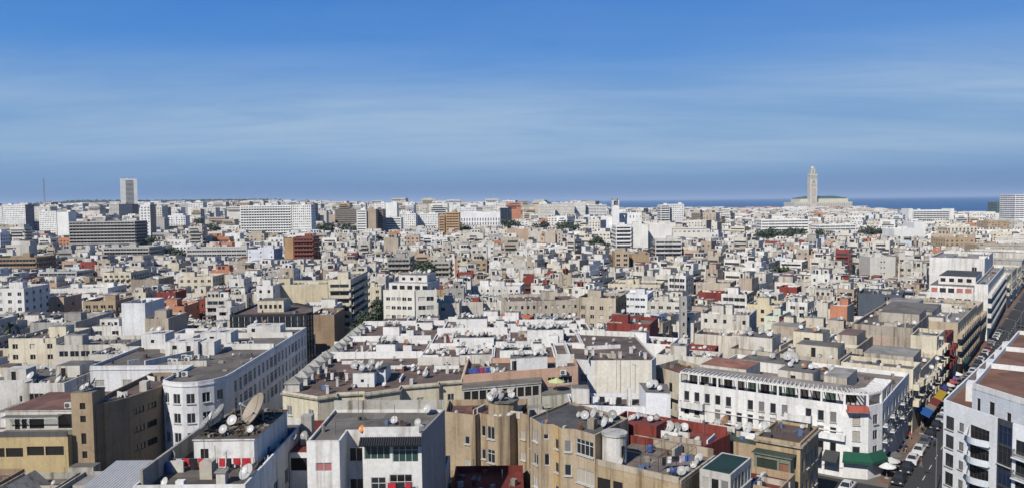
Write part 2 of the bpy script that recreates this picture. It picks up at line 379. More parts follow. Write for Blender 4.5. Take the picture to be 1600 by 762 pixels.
def building(name, label, cat, foot, z1, z0=0., col=WHITE, roof=BROWNR, par=.9, fac=None, dflt=None, near=False, short=None, group=None, pt=.22, edges=None, fcol='white', cornice=0, cornice_cols=None, wallcols=None, vis=True, deck=True, depth=.22, fine=1):
    """a flat-roofed building: wall (with openings and parapet), roof deck, windows"""
    if z0 == 0: z0 = ground_z(sum(p[0] for p in foot) / len(foot), sum(p[1] for p in foot) / len(foot)) - .3
    if area2(foot) < 0: foot = foot[::-1]
    n = len(foot); cx = sum(p[0] for p in foot) / n; cyy = sum(p[1] for p in foot) / n
    root = bpy.data.objects.new(name, None); COL.objects.link(root); root.location = (cx, cyy, z0); root.empty_display_size = .5
    org = (cx, cyy, z0)
    ins = inset(foot, pt); zd = z1 - par
    w = MB(); panes = MB(); npane = 0; fac = fac or {}
    for i in range(n):
        p0, p1 = foot[i], foot[(i + 1) % n]; q0, q1 = ins[i], ins[(i + 1) % n]
        L = math.hypot(p1[0] - p0[0], p1[1] - p0[1])
        c = (wallcols or {}).get(i, col)
        nx, ny = (p1[1] - p0[1]) / max(L, 1e-6), -(p1[0] - p0[0]) / max(L, 1e-6)
        mx, my = (p0[0] + p1[0]) / 2, (p0[1] + p1[1]) / 2
        facing = -(nx * mx + ny * my) / math.hypot(mx, my)
        sp = fac.get(i, dflt if facing > -.12 else None)
        if sp and fine != 1:
            sp = dict(sp)
            for k_, d_ in (('w', 1.2), ('h', 1.3 if sp.get('n') == 'band' else 1.45), ('sh', 3.1), ('top', 1.5 if sp.get('n') == 'band' else 1.7), ('pitch', 5 if sp.get('n') == 'band' else 3.0), ('base', 3.6), ('bdrop', 2.25)): sp[k_] = sp.get(k_, d_) * fine
            sp['rows'] = int(sp.get('rows', 9) * (1 if sp.get('rows', 9) < 9 else 1.4))
            if 'balc' in sp: q_ = sp['balc']; sp['balc'] = (q_[0], q_[1] * fine, q_[2] if q_[2] == 'all' else q_[2] * fine, q_[3])
        holes = facade_holes(L, z0, z1, sp) if L > 1.6 else list((sp or {}).get('extra', []))
        w.wall(p0, p1, z0, z1, holes, c, depth=depth)
        w.quad((*p0, z1), (*p1, z1), (*q1, z1), (*q0, z1), c)
        w.quad((*q0, z1), (*q1, z1), (*q1, zd), (*q0, zd), c)
        dx, dy = (p1[0] - p0[0]) / max(L, 1e-6), (p1[1] - p0[1]) / max(L, 1e-6)
        for h in holes:
            u0, u1, v0, v1, st = (*h, 'win')[:5] if len(h) == 4 else h[:5]
            if u1 > L or u0 < 0 or v1 > z1 - .05: continue
            a = (p0[0] + dx * (u0 + u1) / 2, p0[1] + dy * (u0 + u1) / 2)
            px, py, dd = proj(a[0], a[1], (v0 + v1) / 2)
            big = near and facing > -.05 and dd > 0 and FPX * min(u1 - u0, v1 - v0) / dd > 6.5 and -60 < px < 1660 and py < 790
            if big: add_window(root, p0, p1, u0, u1, v0, v1, st, fcol)
            else:
                pc = {'shutter': CH((.33, .31, .27), (.2, .2, .19), (.42, .4, .36)), 'curtain': (.28, .25, .22)}.get(st) or CH(*PANE_CH[:8])
                d = depth - .04
                g = lambda u, v: (p0[0] + dx * u - nx * d, p0[1] + dy * u - ny * d, v)
                panes.quad(g(u0, v0), g(u1, v0), g(u1, v1), g(u0, v1), (*pc, .2)); npane += 1
                if u1 - u0 > 1.0:
                    d = depth - .08; um = (u0 + u1) / 2
                    panes.quad(g(um - .04, v0), g(um + .04, v0), g(um + .04, v1), g(um - .04, v1), (.45, .45, .43, .2))
        if sp and sp.get('balc') and L > 2 and facing > -.1:
            kind, bd, bw, skipc = sp['balc']
            nn = sp.get('n'); nn = max(1, int((L - 1.2) / sp.get('pitch', 3.0))) if nn == 'auto' else (1 if nn == 'band' else nn)
            top = z1 - sp.get('top', 1.7); r = 0; bj = MB(); nb = 0
            while top - 2.4 > z0 + 3 and r < sp.get('rows', 9):
                if bw == 'all': us = [(L / 2, L - .5)]
                else:
                    ww = sp.get('w', 1.2); mu = sp.get('mu', .9); mu2 = sp.get('mu2', mu)
                    us = [(mu + ww / 2 + (L - mu - mu2 - ww) * (k / (nn - 1) if nn > 1 else .5), bw) for k in range(nn) if k not in skipc]
                for uc, bwid in us:
                    bx_, by_ = p0[0] + dx * uc, p0[1] + dy * uc; zf = top - sp.get('bdrop', 2.25)
                    px, py, dd = proj(bx_, by_, zf)
                    if near and dd > 0 and FPX * bwid / dd > 8 and -80 < px < 1680 and py < 800:
                        link('balcony', balcony_mesh(bwid, bd, kind, c), root, (bx_ - cx, by_ - cyy, zf - z0), math.atan2(dy, dx))
                    else:
                        bj.box(bx_ + nx * bd / 2, by_ + ny * bd / 2, zf - .16, bwid, bd, .16, math.atan2(dy, dx), c)
                        bj.box(bx_ + nx * (bd - .06), by_ + ny * (bd - .06), zf, bwid, .12, .9 if kind == 'solid' else .5, math.atan2(dy, dx), c if kind == 'solid' else (.1, .1, .1, .3)); nb += 1
                top -= sp.get('sh', 3.1); r += 1
            if nb: tag(bj.build('balconies', PLASTER, root, org), kind='stuff')
        if cornice and facing > -.3 and L > 1:
            cc = (cornice_cols or c)
            for zz, hh, o in ((z1 - par - .25, .22, cornice),):
                a = (p0[0] + nx * .002, p0[1] + ny * .002)
                w.box((p0[0] + p1[0]) / 2 + nx * o / 2, (p0[1] + p1[1]) / 2 + ny * o / 2, zz, L + (o if L > 3 else 0), o, hh, math.atan2(dy, dx), cc)
    w.build('wall', PLASTER, root, org)
    if npane: tag(panes.build('windows', GLASS, root, org), kind='stuff')
    if deck:
        rm = MB(); rm.poly([(x, y, zd) for x, y in ins], roof); rm.build('roof', ROOF, root, org)
    tag(root, label, cat, group)
    px, py, dd = proj(cx, cyy, z1)
    rec = dict(root=root, foot=foot, z1=z1, zd=zd, z0=z0, short=short, px=px, py=py, d=dd, col=col, org=org, hero=short is not None)
    REG.append(rec); HEROES.append(foot)
    return rec
def part(rec, name, mb, mats=None, smooth=False):
    if name == 'parapet' and len(mb.f) > 6:      # every length of parapet is a part of its own
        for k in range(0, len(mb.f), 6):
            q = MB(); q.v = mb.v[k // 6 * 8:k // 6 * 8 + 8]; q.f = [[i - k // 6 * 8 for i in f] for f in mb.f[k:k + 6]]; q.m = mb.m[k:k + 6]; q.c = mb.c[k:k + 6]; q.build(name, mats or PLASTER, rec['root'], rec['org'])
        return
    return mb.build(name, mats or PLASTER, rec['root'], rec['org'], smooth)
def hut(rec, foot, h, col=WHITE, roof=WHR, z=None, door=None, fac=None, over=.0, zt=None, name='stair_hut'):
    """a rooftop hut: walls, slab lid, door"""
    z = rec['zd'] if z is None else z
    if area2(foot) < 0: foot = foot[::-1]
    m = MB(); n = len(foot); dep = .18
    for i in range(n):
        p0, p1 = foot[i], foot[(i + 1) % n]; L = math.hypot(p1[0] - p0[0], p1[1] - p0[1])
        holes = [hh for hh in (fac or {}).get(i, [])]
        if door is not None and door[0] == i: holes.append((door[1], door[1] + .85, z + .02, z + min(2.05, h - .25)))
        m.wall(p0, p1, z, z + h, holes, col, depth=dep)
        for hh in holes:
            dx, dy = (p1[0] - p0[0]) / L, (p1[1] - p0[1]) / L
            q = lambda u, v: (p0[0] + dx * u - dy * (dep - .03), p0[1] + dy * u + dx * (dep - .03), v)
            m.quad(q(hh[0], hh[2]), q(hh[1], hh[2]), q(hh[1], hh[3]), q(hh[0], hh[3]), hh[4] if len(hh) > 4 and isinstance(hh[4], tuple) else (.018, .016, .015, .2), 0)
    m.prism(inset(foot, -over), z + h, z + h + .16, (*[c * .93 for c in col[:3]], .9), 0, True, roof, 1)
    part(rec, name, m, [PLASTER, ROOF])
    return z + h + .16
def chimney(rec, x, y, h=1.6, s=.45, col=WHITE, z=None):
    z = rec['zd'] if z is None else z
    m = MB(); m.box(x, y, z, s, s, h, U(0, .3), col); m.box(x, y, z + h, s + .16, s + .16, .1, 0, col); m.box(x, y, z + h + .1, s * .7, s * .7, .18, 0, (.25, .2, .17, .6))
    part(rec, 'chimney', m)
def dishes(rec, pts, z=None, r=(.32, .5), head=(196, 262), where='roof'):
    for p in pts:
        DISH.append((p[0], p[1], (rec['zd'] if z is None else z), (p[2] * (1 if p[2] > .79 else .84)) if len(p) > 2 else U(*r), math.radians(U(*head)), math.radians(41 if len(p) > 2 and p[2] > 2 else U(28, 48)), random.random(), rec, where))
def scatter(foot, n, m=.6):
    ins = inset(foot, m); x0 = min(p[0] for p in ins); x1 = max(p[0] for p in ins); y0 = min(p[1] for p in ins); y1 = max(p[1] for p in ins); out = []
    for _ in range(n * 12):
        if len(out) >= n: break
        x, y = U(x0, x1), U(y0, y1)
        if inside(ins, x, y): out.append((x, y))
    return out
def inside(poly, x, y):
    c = False; n = len(poly)
    for i in range(n):
        a, b = poly[i - 1], poly[i]
        if (a[1] > y) != (b[1] > y) and x < (b[0] - a[0]) * (y - a[1]) / (b[1] - a[1]) + a[0]: c = not c
    return c
def along(a, b, n, j=.15): return [(a[0] + (b[0] - a[0]) * (i + .5) / n + U(-j, j), a[1] + (b[1] - a[1]) * (i + .5) / n + U(-j, j)) for i in range(n)]

def clutter(rec, n, z=None, foot=None, wall=True, dish=0):
    jm = MB(); foot = foot or rec['foot']; z = rec['zd'] if z is None else z
    an = math.atan2(foot[1][1] - foot[0][1], foot[1][0] - foot[0][0])
    for q in scatter(foot, n, .6):
        k_ = R(); jc = CH((.5, .48, .44, .8), (.12, .1, .09, .8), (.3, .27, .23, .9), (.2, .1, .06, .8), (.6, .59, .56, .6), (.06, .06, .06, .5), (.1, .16, .3, .5))
        if k_ < .55: jm.box(*q, z, U(.25, 1.1), U(.2, .8), U(.15, .9), U(0, 3), jc)
        elif k_ < .7 and wall: jm.box(*q, z, U(1.5, 4), .16, U(.5, 1.1), an + CH(0, 1.571), CH(OFFW, (.5, .46, .4, .9), CWH))
        elif k_ < .85: jm.tube((*q, z), (*q, z + U(1.2, 3.2)), .03, n=4, col=(.15, .14, .13))
        else:
            a = U(0, 3.14); L = U(1.5, 5); jm.tube((q[0], q[1], z + .08), (q[0] + math.cos(a) * L * .3, q[1] + math.sin(a) * L * .3, z + .08), .05, n=4, col=CH((.3, .28, .26), (.08, .08, .08), (.4, .2, .1)))
    if jm.f: tag(jm.build('roof_clutter', PLASTER, rec['root'], rec['org']), kind='stuff')
    if dish: dishes(rec, scatter(foot, dish, .6), z=z)
# ------------------------------------------------------------------ ground, sea, hill
GZ = 6.5   # street level in the near town (the town falls gently to the sea)
def sst(a, b, x):
    t = min(1, max(0, (x - a) / (b - a))); return t * t * (3 - 2 * t)
def ground_z(x, y):
    a = x / max(y, 50.0)
    z = GZ * (1 - sst(500, 2300, y)) + 34 * sst(850, 2900, y) * sst(.16, -.12, a)
    z += 30 * sst(2600, 4200, y) * sst(-.15, -.32, a) * sst(-.95, -.5, a)
    return z
COAST = [(-.9, 9000), (-.2, 9000), (.0, 5600), (.05, 4600), (.16, 4000), (.3, 3700), (.36, 3650), (.44, 3650), (.475, 2900), (.52, 2350), (.6, 2050), (.75, 1900), (1.1, 1700)]
def coast(a):
    for (a0, y0), (a1, y1) in zip(COAST, COAST[1:]):
        if a <= a1: return y0 + (y1 - y0) * (a - a0) / (a1 - a0)
    return COAST[-1][1]
gm = MB(); rows = [-60, 20, 60, 100, 150, 220, 320, 450, 600, 800, 1000, 1250, 1500, 1750, 2000, 2300, 2600, 2900, 3200, 3500, 3800, 4200, 4700, 5500, 7000, 9000]
cols = [-.95 + i * .05 for i in range(42)]
pts = []; ids = {}
for j, yy in enumerate(rows):
    for i, a in enumerate(cols):
        Y = min(yy, coast(a)); X = a * Y if yy > 100 else a * max(Y, 260)
        ids[i, j] = len(pts); pts.append((X, Y, ground_z(X, Y)))
fs = []
for j in range(len(rows) - 1):
    for i in range(len(cols) - 1):
        if coast(cols[i]) <= rows[j] and coast(cols[i + 1]) <= rows[j]: continue
        fs.append((ids[i, j], ids[i + 1, j], ids[i + 1, j + 1], ids[i, j + 1]))
gm.add(pts, fs, (.2, .2, .2)); tag(gm.build('ground', GROUND), kind='structure')
sm = MB(); sm.quad((-40000, 1200, -3), (60000, 1200, -3), (90000, 95000, -3), (-70000, 95000, -3), (.02, .05, .1)); tag(sm.build('sea', SEA), kind='structure')
hm = MB(); hp = []; hn = 40
for j in range(6):
    for i in range(hn + 1):
        X = -4200 + i * (3500 / hn); Y = 4300 + j * 350
        bump = [0, .55, .9, 1, .7, 0][j]
        hp.append((X, Y, ground_z(X, Y) - 3 + bump * (8 + 8 * math.sin(X * .0021 + 1) + 5 * math.sin(X * .006)) * sst(-700, -1300, X)))
hm.add(hp, [(j * (hn + 1) + i, j * (hn + 1) + i + 1, (j + 1) * (hn + 1) + i + 1, (j + 1) * (hn + 1) + i) for j in range(5) for i in range(hn)], (.1, .1, .1))
tag(hm.build('hill', HILL, smooth=True), kind='structure')

# ------------------------------------------------------------------ street frame on the right: s along the street, t to its left
P0 = (69., 141.); HD = math.radians(35.7); DV = (math.sin(HD), math.cos(HD)); LV = (-DV[1], DV[0])
def RS(s, t): return (P0[0] + s * DV[0] + t * LV[0], P0[1] + s * DV[1] + t * LV[1])
RANG = math.pi / 2 - HD      # direction of s as a rotation
def rrect(s0, s1, t0, t1):   # first edge = the end that faces the viewer, left to right
    return [RS(s0, t1), RS(s0, t0), RS(s1, t0), RS(s1, t1)]
def TL_(s): return -4 - (s + 25) * .024      # left building line of the street, drifting off the frame axis
def band(s0, s1, o0, o1, z):
    n = max(1, int((s1 - s0) / 40)); a = [s0 + (s1 - s0) * i / n for i in range(n + 1)]
    return [(*RS(q, TL_(q) + o0), z) for q in a] + [(*RS(q, TL_(q) + o1), z) for q in a[::-1]]
ASPH = weathered('asphalt', .9, .1, .5, (.7, .7, .7)); 
road = MB(); road.poly(band(-75, 440, -8.6, -1.9, GZ + .004), (.05, .05, .052, .6)); tag(road.build('road', ASPH), kind='structure')
cr = MB(); cr.poly([(*RS(-45, -5.8), GZ + .008), (*RS(-30.5, -5.8), GZ + .008), (*RS(-30.5, 60), GZ + .008), (*RS(-45, 60), GZ + .008)], (.045, .045, .047, .6)); tag(cr.build('side_road', ASPH), kind='structure')
for s0, s1 in ((-75, -46), (-29.4, 440)):
    pv = MB(); pv.prism([q[:2] for q in band(s0, s1, -1.8, -.02, 0)], GZ + .004, GZ + .14, (.20, .13, .095, .7)); tag(pv.build('pavement', ROOF), kind='structure')
pv = MB(); pv.prism([q[:2] for q in band(40, 440, -10.3, -8.7, 0)], GZ + .004, GZ + .14, (.22, .19, .16, .7)); tag(pv.build('pavement', ROOF), kind='structure')
lr = MB(); lr.poly([(-47.4, 100, GZ + .004), (-38.6, 100, GZ + .004), (-38.6, 420, GZ + .004), (-47.4, 420, GZ + .004)], (.05, .05, .05, .6)); tag(lr.build('road', ASPH), kind='structure')
for x0, x1 in ((-49.2, -47.4), (-38.6, -36.9)):
    pv = MB(); pv.prism([(x0, 100), (x1, 100), (x1, 420), (x0, 420)], GZ + .004, GZ + .14, (.22, .19, .16, .7)); tag(pv.build('pavement', ROOF), kind='structure')
mk = MB()
for i in range(60):
    s = -60 + i * 6; mk.poly(band(s, s + 2.4, -5.6, -5.48, GZ + .012), (.6, .6, .58, .6))
tag(mk.build('road_marking', PAINT), kind='structure')

# ------------------------------------------------------------------ foreground buildings
WIN = dict(n='auto', pitch=3.0)
def Pz(px, py, z): x, y = P(px, py, z); return (x, y)
# -- white villa with the tiled awning, bottom of the picture
foot = [(-22.8, 83), (-19.2, 83), (-19.2, 87.2), (-17.2, 87.2), (-17.2, 85.6), (-10.5, 85.6), (-8.7, 95.6), (-22.8, 96.2)]
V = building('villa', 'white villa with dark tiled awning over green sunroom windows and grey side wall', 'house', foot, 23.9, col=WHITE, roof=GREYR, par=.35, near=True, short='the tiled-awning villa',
    wallcols={5: (.31, .305, .30, .4), 7: OFFW}, fac={
    0: dict(extra=[(.95, 2.75, 20.55, 21.55, 'pink'), (.95, 2.75, 17.2, 18.3, 'win')]), 2: dict(extra=[(.15, 1.75, 20.2, 21.85, 'dark'), (.15, 1.75, 16.6, 18.2, 'dark')]),
    4: dict(extra=[(.2, 3.15, 20.95, 22.65, 'green'), (3.4, 6.35, 20.6, 22.65, 'green'), (.9, 2.6, 16.6, 18.9, 'win'), (3.0, 5.6, 16.4, 19.2, 'dark')])})
m = MB()
for i in range(27):
    x = -17.3 + i * .265
    m.tube((x, 85.55, 23.52), (x, 84.45, 22.86), .13, n=6, col=(.028, .029, .033, .4))
m.quad((-17.4, 84.5, 22.8), (-10.4, 84.5, 22.8), (-10.4, 85.58, 23.45), (-17.4, 85.58, 23.45), (.03, .03, .034, .4))
part(V, 'awning', m, PAINT)
m = MB(); m.box(-15.8, 96.0, 23.55, 13.9, .25, 1.5, -.02, (.50, .48, .44, 1.0)); m.box(-13.9, 85.75, 23.9, 6.3, .2, .75, 0, WHITE); m.box(-21, 83.1, 23.9, 3.5, .18, .12, 0, OFFW); part(V, 'parapet', m)
hut(V, [(-26.0, 87.2), (-22.85, 87.2), (-22.85, 96), (-26.0, 96)], 21.2, z=0, col=WHITE, roof=DRED, fac={0: [(.15, 3.0, 19.2, 20.7)]}, name='terrace_wing')
for q in ((-25.2, 92.5, 21.36, 1.3, 1.4, 2.9, 0, GREY), (-25.0, 90.2, 21.36, .8, .8, 1.0, 0, OFFW), (-23.4, 88.2, 21.36, .8, .8, .75, 0, WHITE)): m = MB(); m.box(*q); part(V, 'chimney', m)
m = MB()
for a, b in (((-20.4, 86.6), (-14.5, 87.6)), ((-14.5, 87.6), (-11.5, 87.2))):
    for q in (a, b): m.tube((*q, 23.5), (*q, 25.1), .025, n=4, col=(.06, .06, .06))
    m.tube((*a, 25.08), (*b, 25.08), .022, n=4, col=(.06, .06, .06))
part(V, 'railing', m, METAL)
dishes(V, [(-17.4, 87.2, .5), (-14.2, 90.5, .55), (-11.3, 89.6, .5), (-10.5, 94.6, .75)])
dishes(V, [(-25.6, 88.6, .48), (-24.5, 88.9, .62), (-23.4, 87.6, .5), (-23.1, 89.3, .45), (-20.9, 84.6, .5), (-20.0, 85.7, .45)], z=22.2)
# -- rooftop with the big mesh dish
D2 = building('apartment_building', 'white building with rubble-strewn hut roof, huge mesh dish and red laundry, bottom left', 'apartment building', [(-37, 73), (-26.1, 73), (-26.1, 96), (-37, 96)], 22.9, col=WHITE, roof=(.13, .115, .10, .9), par=.8, near=True, short='the huge-dish roof',
    fac={1: dict(n=6, w=1.5, h=1.7, top=3.2, style='dark')})
HZ = hut(D2, [(-34, 80.2), (-27.6, 80.2), (-27.4, 91.5), (-34, 91.5)], 2.95, col=WHITE, roof=(.10, .085, .07, .9), door=(0, .7), over=.12)
m = MB(); m.box(-36.6, 84, 22.1, .3, 20, 2.0, 0, (.42, .40, .36, 1)); m.box(-35.4, 79.0, 22.1, 1.6, .3, 1.2, 0, OFFW); part(D2, 'parapet', m)
m = MB(); m.box(-31.4, 77.3, 22.1, 1.25, 1.2, 1.75, 0, (.5, .46, .38, 1)); part(D2, 'chimney', m)
m = MB(); m.box(-29.3, 75.6, 22.1, .9, .9, 1.2, 0, OFFW); m.box(-29.3, 75.6, 23.3, 1.15, 1.15, .15, 0, (.3, .28, .25, 1)); part(D2, 'chimney', m)
m = MB(); m.box(-32.6, 73.6, 22.1, .8, .6, 1.1, 0, WHITE); part(D2, 'chimney', m)
deb = MB()
for _ in range(230):
    x, y = U(-33.7, -27.8), U(81, 91.2); deb.box(x, y, HZ, U(.12, .7), U(.1, .5), U(.05, .35), U(0, 3), random.choice([(.10, .08, .06), (.2, .17, .13), (.3, .27, .22), (.06, .05, .045)]))
for _ in range(40):
    x, y = U(-33.5, -28), U(81.5, 91); a = U(0, 6.3); deb.tube((x, y, HZ + .1), (x + math.cos(a) * 1.6, y + math.sin(a) * 1.6, HZ + U(.1, .7)), .03, n=4, col=(.08, .05, .03))
tag(deb.build('rubble', ROOF), 'rubble, pipes and planks heaped on the white rooftop hut', 'rubble', kind='stuff')
dishes(D2, [(-28.7, 86.6, 2.1)], z=HZ - 1.45, head=(236, 236), where='hut roof')
dishes(D2, [(-33.2, 86.5, .95), (-33.5, 84.3, .8), (-33.3, 82.5, .8)], z=HZ, head=(238, 244), where='hut roof')
dishes(D2, [(-31.3, 84.6, .72), (-30.6, 88.2, .65), (-31, 90.5, .6), (-31.2, 81.6, .6), (-28.4, 82.0, .5)], z=HZ, head=(185, 205), where='hut roof')
dishes(D2, [(-36.4, 80.5, .85), (-34.3, 74.4, .6), (-26.6, 75.8, .85), (-26.5, 78.2, .7), (-26.5, 81.5, .45), (-26.6, 85.7, .42), (-26.4, 88.5, .4)])
# corrugated awning beside it
aw = MB()
for i in range(16):
    x = -47.2 + i * .36; aw.quad((x, 80.5, 19.2), (x + .2, 80.5, 19.28), (x + .2, 89.5, 19.9), (x, 89.5, 19.82), (.5, .5, .49, .7)); aw.quad((x + .2, 80.5, 19.28), (x + .36, 80.5, 19.2), (x + .36, 89.5, 19.82), (x + .2, 89.5, 19.9), (.42, .42, .41, .7))
for i in range(4): aw.box(-47 + i * 1.8, 80.7, 10.2, .12, .12, 9, 0, (.2, .2, .2))
for i in range(4): aw.box(-47 + i * 1.8, 89.3, 10.2, .12, .12, 9.6, 0, (.2, .2, .2))
tag(aw.build('metal_shelter', METAL), 'pale corrugated metal shelter roof beside the hut with the huge dish', 'shelter')
# -- brown block with the stair tower
foot = [(-64.3, 116.5), (-63.2, 118.0), (-63.3, 117.1), (-62.1, 118.9), (-61.2, 120.6), (-59.4, 127.4), (-59.4, 138.5), (-66, 138.5), (-66, 119.6), (-64.3, 119.6)]
B3 = building('apartment_building', 'brown block with square-windowed stair tower and folded ribbed corner', 'apartment building', foot, 19.6, col=OCHRE, roof=BROWNR, par=.7, near=True, short='the brown stair-tower block', fcol='dark',
    fac={4: dict(n=2, w=2.4, h=1.1, sh=3.0, top=2.1, style='dark')})
hut(B3, [(-67.6, 115.8), (-64.35, 115.8), (-64.35, 119.5), (-67.6, 119.5)], 21.4, z=0, col=(.37, .28, .18, .5), roof=GREYR, fac={0: [(1.3, 2.15, 19.0, 20.0), (1.3, 2.15, 17.0, 18.0), (1.35, 2.1, 13.6, 15.3), (1.4, 2.15, 11.4, 12.5)]}, name='stair_tower')
TW = hut(B3, [(-79.5, 114.6), (-67.65, 114.6), (-67.65, 118.4), (-79.5, 118.4)], 15.0, z=0, col=(.52, .41, .22, .5), roof=GREYR, fac={0: [(.5, 2.2, 12.1, 13.5), (2.4, 5.0, 12.1, 13.5), (5.6, 8.2, 12.3, 13.7), (8.4, 11.2, 12.3, 13.7), (.8, 11, 8.2, 9.6)]}, name='lower_wing')
m = MB(); m.box(-73.6, 114.75, 15.16, 11.7, .2, .8, 0, (.10, .10, .10, .5)); part(B3, 'parapet', m)
hut(B3, [(-79.5, 118.45), (-67.65, 118.45), (-67.65, 130), (-79.5, 130)], 18.1, z=0, col=(.60, .58, .52, .6), roof=(.19, .10, .075, .8), fac={0: [(1.4, 2.2, 15.2, 17.1), (2.5, 3.3, 15.3, 17.2), (3.7, 6.0, 15.3, 17.2), (8.2, 10.6, 15.3, 17.6)]}, over=.1, name='penthouse')
m = MB()
for i in range(24): m.box(-79.2 + i * .37, 117.7, 17.45, .07, 1.6, .12, 0, (.5, .48, .44))
m.box(-75, 117.0, 17.3, 9.0, .12, .14, 0, (.55, .53, .5)); part(B3, 'pergola', m)
hut(B3, [(-67.2, 113.6), (-63.4, 113.6), (-63.4, 115.7), (-67.2, 115.7)], 10.6, z=0, col=(.5, .48, .44, .7), roof=GREYR, fac={0: [(.3 + i * .85, .95 + i * .85, 8.4, 9.9) for i in range(4)]}, name='bay')
hut(B3, [(-62.6, 127), (-61.4, 127), (-61.4, 128.4), (-62.6, 128.4)], 1.5, col=(.5, .47, .41, 1))
dishes(B3, [(-66.9, 117.3, .55), (-66.2, 118.6, .8), (-65.6, 117, .7), (-65.2, 118.4, .8), (-66, 116.6, .6), (-64.9, 117.6, .6)], z=21.56, where='stair tower')
dishes(B3, [(-68.2, 119, .45)], z=18.26, where='penthouse')
ACS.append((-70.0, 119.2, 18.26, 3.3, B3))
# low dirty roofs in the bottom-left corner
def low(foot, z, col, roof, lab, short, spec=WIN, nd=3, **kw):
    r = building('house', lab, 'house', foot, z, col=col, roof=roof, dflt=spec, near=True, short=short, **kw)
    dishes(r, scatter(r['foot'], nd, 1)); return r
low([(-84, 96), (-73.5, 96), (-73.5, 113.2), (-84, 113.2)], 10.8, (.34, .25, .17, .9), BROWNR, 'low brown house with dirty roof in the bottom-left corner', 'the low brown corner house')
L1 = low([(-73.3, 95), (-64.8, 95), (-64.8, 112.6), (-73.3, 112.6)], 10.4, (.45, .43, .38, 1), GREYR, 'low grey plaster-stained house with gabled roof light at bottom left', 'the stained low grey house')
m = MB(); z = L1['zd']; m.add([(-72.3, 103, z), (-67.5, 103, z), (-67.5, 110, z), (-72.3, 110, z), (-69.9, 103, z + 2.2), (-69.9, 110, z + 2.2)], [(0, 1, 4), (1, 2, 5, 4), (2, 3, 5), (3, 0, 4, 5)], (.35, .33, .29, 1)); part(L1, 'roof_light', m)
L2 = low([(-64.6, 97), (-52, 97), (-52, 113.4), (-64.6, 113.4)], 10.2, (.5, .47, .41, 1), GREYR, 'low off-white house with water tank below the ribbed brown facade', 'the low house below the brown block')
hut(L2, [(-61, 104), (-57.2, 104), (-57.2, 108), (-61, 108)], 2.1, col=(.5, .48, .42, 1), roof=LGREYR)
low([(-52, 76), (-43, 76), (-43, 112), (-52, 112)], 11.0, OFFW, GREYR, 'low off-white building in shade beside the corrugated shelter', 'the low shaded house')
low([(-42.8, 70), (-37.2, 70), (-37.2, 111), (-42.8, 111)], 12.0, GREY, GREYR, 'low grey building under the corrugated shelter', 'the grey house under the shelter', nd=0)
low([(-25.8, 96.4), (-9, 96.4), (-9, 106), (-25.8, 106)], 14.5, OFFW, GREYR, 'low off-white building behind the white villa', 'the low house behind the villa', nd=1)
low([(-36.8, 97), (-26.2, 97), (-26.2, 112), (-36.8, 112)], 18.0, DRED, DRED, 'dark red plastered house with an orange dish beside the huge dish', 'the dark red house', nd=4)
low([(-34, 113), (-9, 113), (-9, 116), (-34, 116)], 9.0, OFFW, GREYR, 'low off-white annex before the cream terrace block', 'the low annex', nd=0)
# -- long white block, street facade in shade
foot = [(-59.2, 128.2), (-57.3, 126.7), (-55.0, 126.1), (-52.6, 126.6), (-50.6, 128.2), (-49.5, 130.6), (-49.3, 133.2), (-49.3, 182), (-78, 182), (-78, 140), (-59.2, 140)]
cw = lambda n=1: dict(n=n, w=1.35, h=1.7, sh=3.3, top=2.0, mu=.3)
B4 = building('apartment_building', 'long white apartment block with rounded corner and shaded street front', 'apartment building', foot, 20.6, col=(.70, .71, .72, .5), roof=(.165, .145, .125, .9), par=.55, near=True, short='the long rounded white block', cornice=.12, fcol='white',
    fac={0: cw(), 1: cw(), 2: cw(), 3: cw(), 4: cw(), 6: dict(n=19, w=1.15, h=2.15, sh=3.1, top=1.7, mu=.9, wide={2: 1.7, 3: 1.7, 8: 1.7, 9: 1.7, 14: 1.7, 15: 1.7}, mix=(3, .6, 6, .2)), 9: dict(n=4, w=1.7, h=1.3, top=2.6, sh=3.3)})
hut(B4, [(-69, 151), (-62.5, 151), (-62.5, 155.5), (-69, 155.5)], 2.7, col=WHITE, door=(0, 4.2), fac={0: [(1.4, 2.3, 21.4, 22.2)]})
hut(B4, [(-62.3, 151.8), (-59.6, 151.8), (-59.6, 155.5), (-62.3, 155.5)], 2.5, col=WHITE)
hut(B4, [(-77.6, 159), (-72.6, 159), (-72.6, 163.5), (-77.6, 163.5)], 3.0, col=WHITE, fac={0: [(2, 2.7, 21.3, 22)]})
hut(B4, [(-66.5, 162), (-60, 162), (-60, 166.5), (-66.5, 166.5)], 2.6, col=WHITE, fac={0: [(2, 2.9, 21.3, 22)]})
hut(B4, [(-60, 172), (-52.5, 172), (-52.5, 176), (-60, 176)], 2.4, col=WHITE, fac={0: [(1, 1.8, 21.2, 22)]})
m = MB(); m.box(-54.6, 157.4, 20.05, 10.4, .25, 1.2, -.05, WHITE); m.box(-68.5, 157.5, 20.05, 9, .25, 1.2, .0, WHITE); m.box(-66, 146.5, 20.05, .25, 11, 1.1, -.5, WHITE); m.box(-60.5, 141.2, 20.05, 7, .25, 1.0, 0.1, OFFW); m.box(-63, 171, 20.05, 27, .25, 1.2, 0.0, WHITE); m.box(-70, 167.3, 20.05, .25, 7, 1.2, 0, WHITE); part(B4, 'parapet', m)
for x, y in ((-63.8, 147.6), (-62.6, 147), (-61.4, 147.8), (-62.2, 145.2), (-59, 147), (-64.8, 144), (-63.6, 143.6), (-58.8, 132.4), (-57.3, 132.6), (-68.4, 158.9), (-59.6, 160.2), (-58.3, 160.8), (-57, 161.4), (-55.7, 162), (-60.6, 158.8), (-62, 158.6)): ACS.append((x, y, 20.05, U(2.6, 3.6), B4))
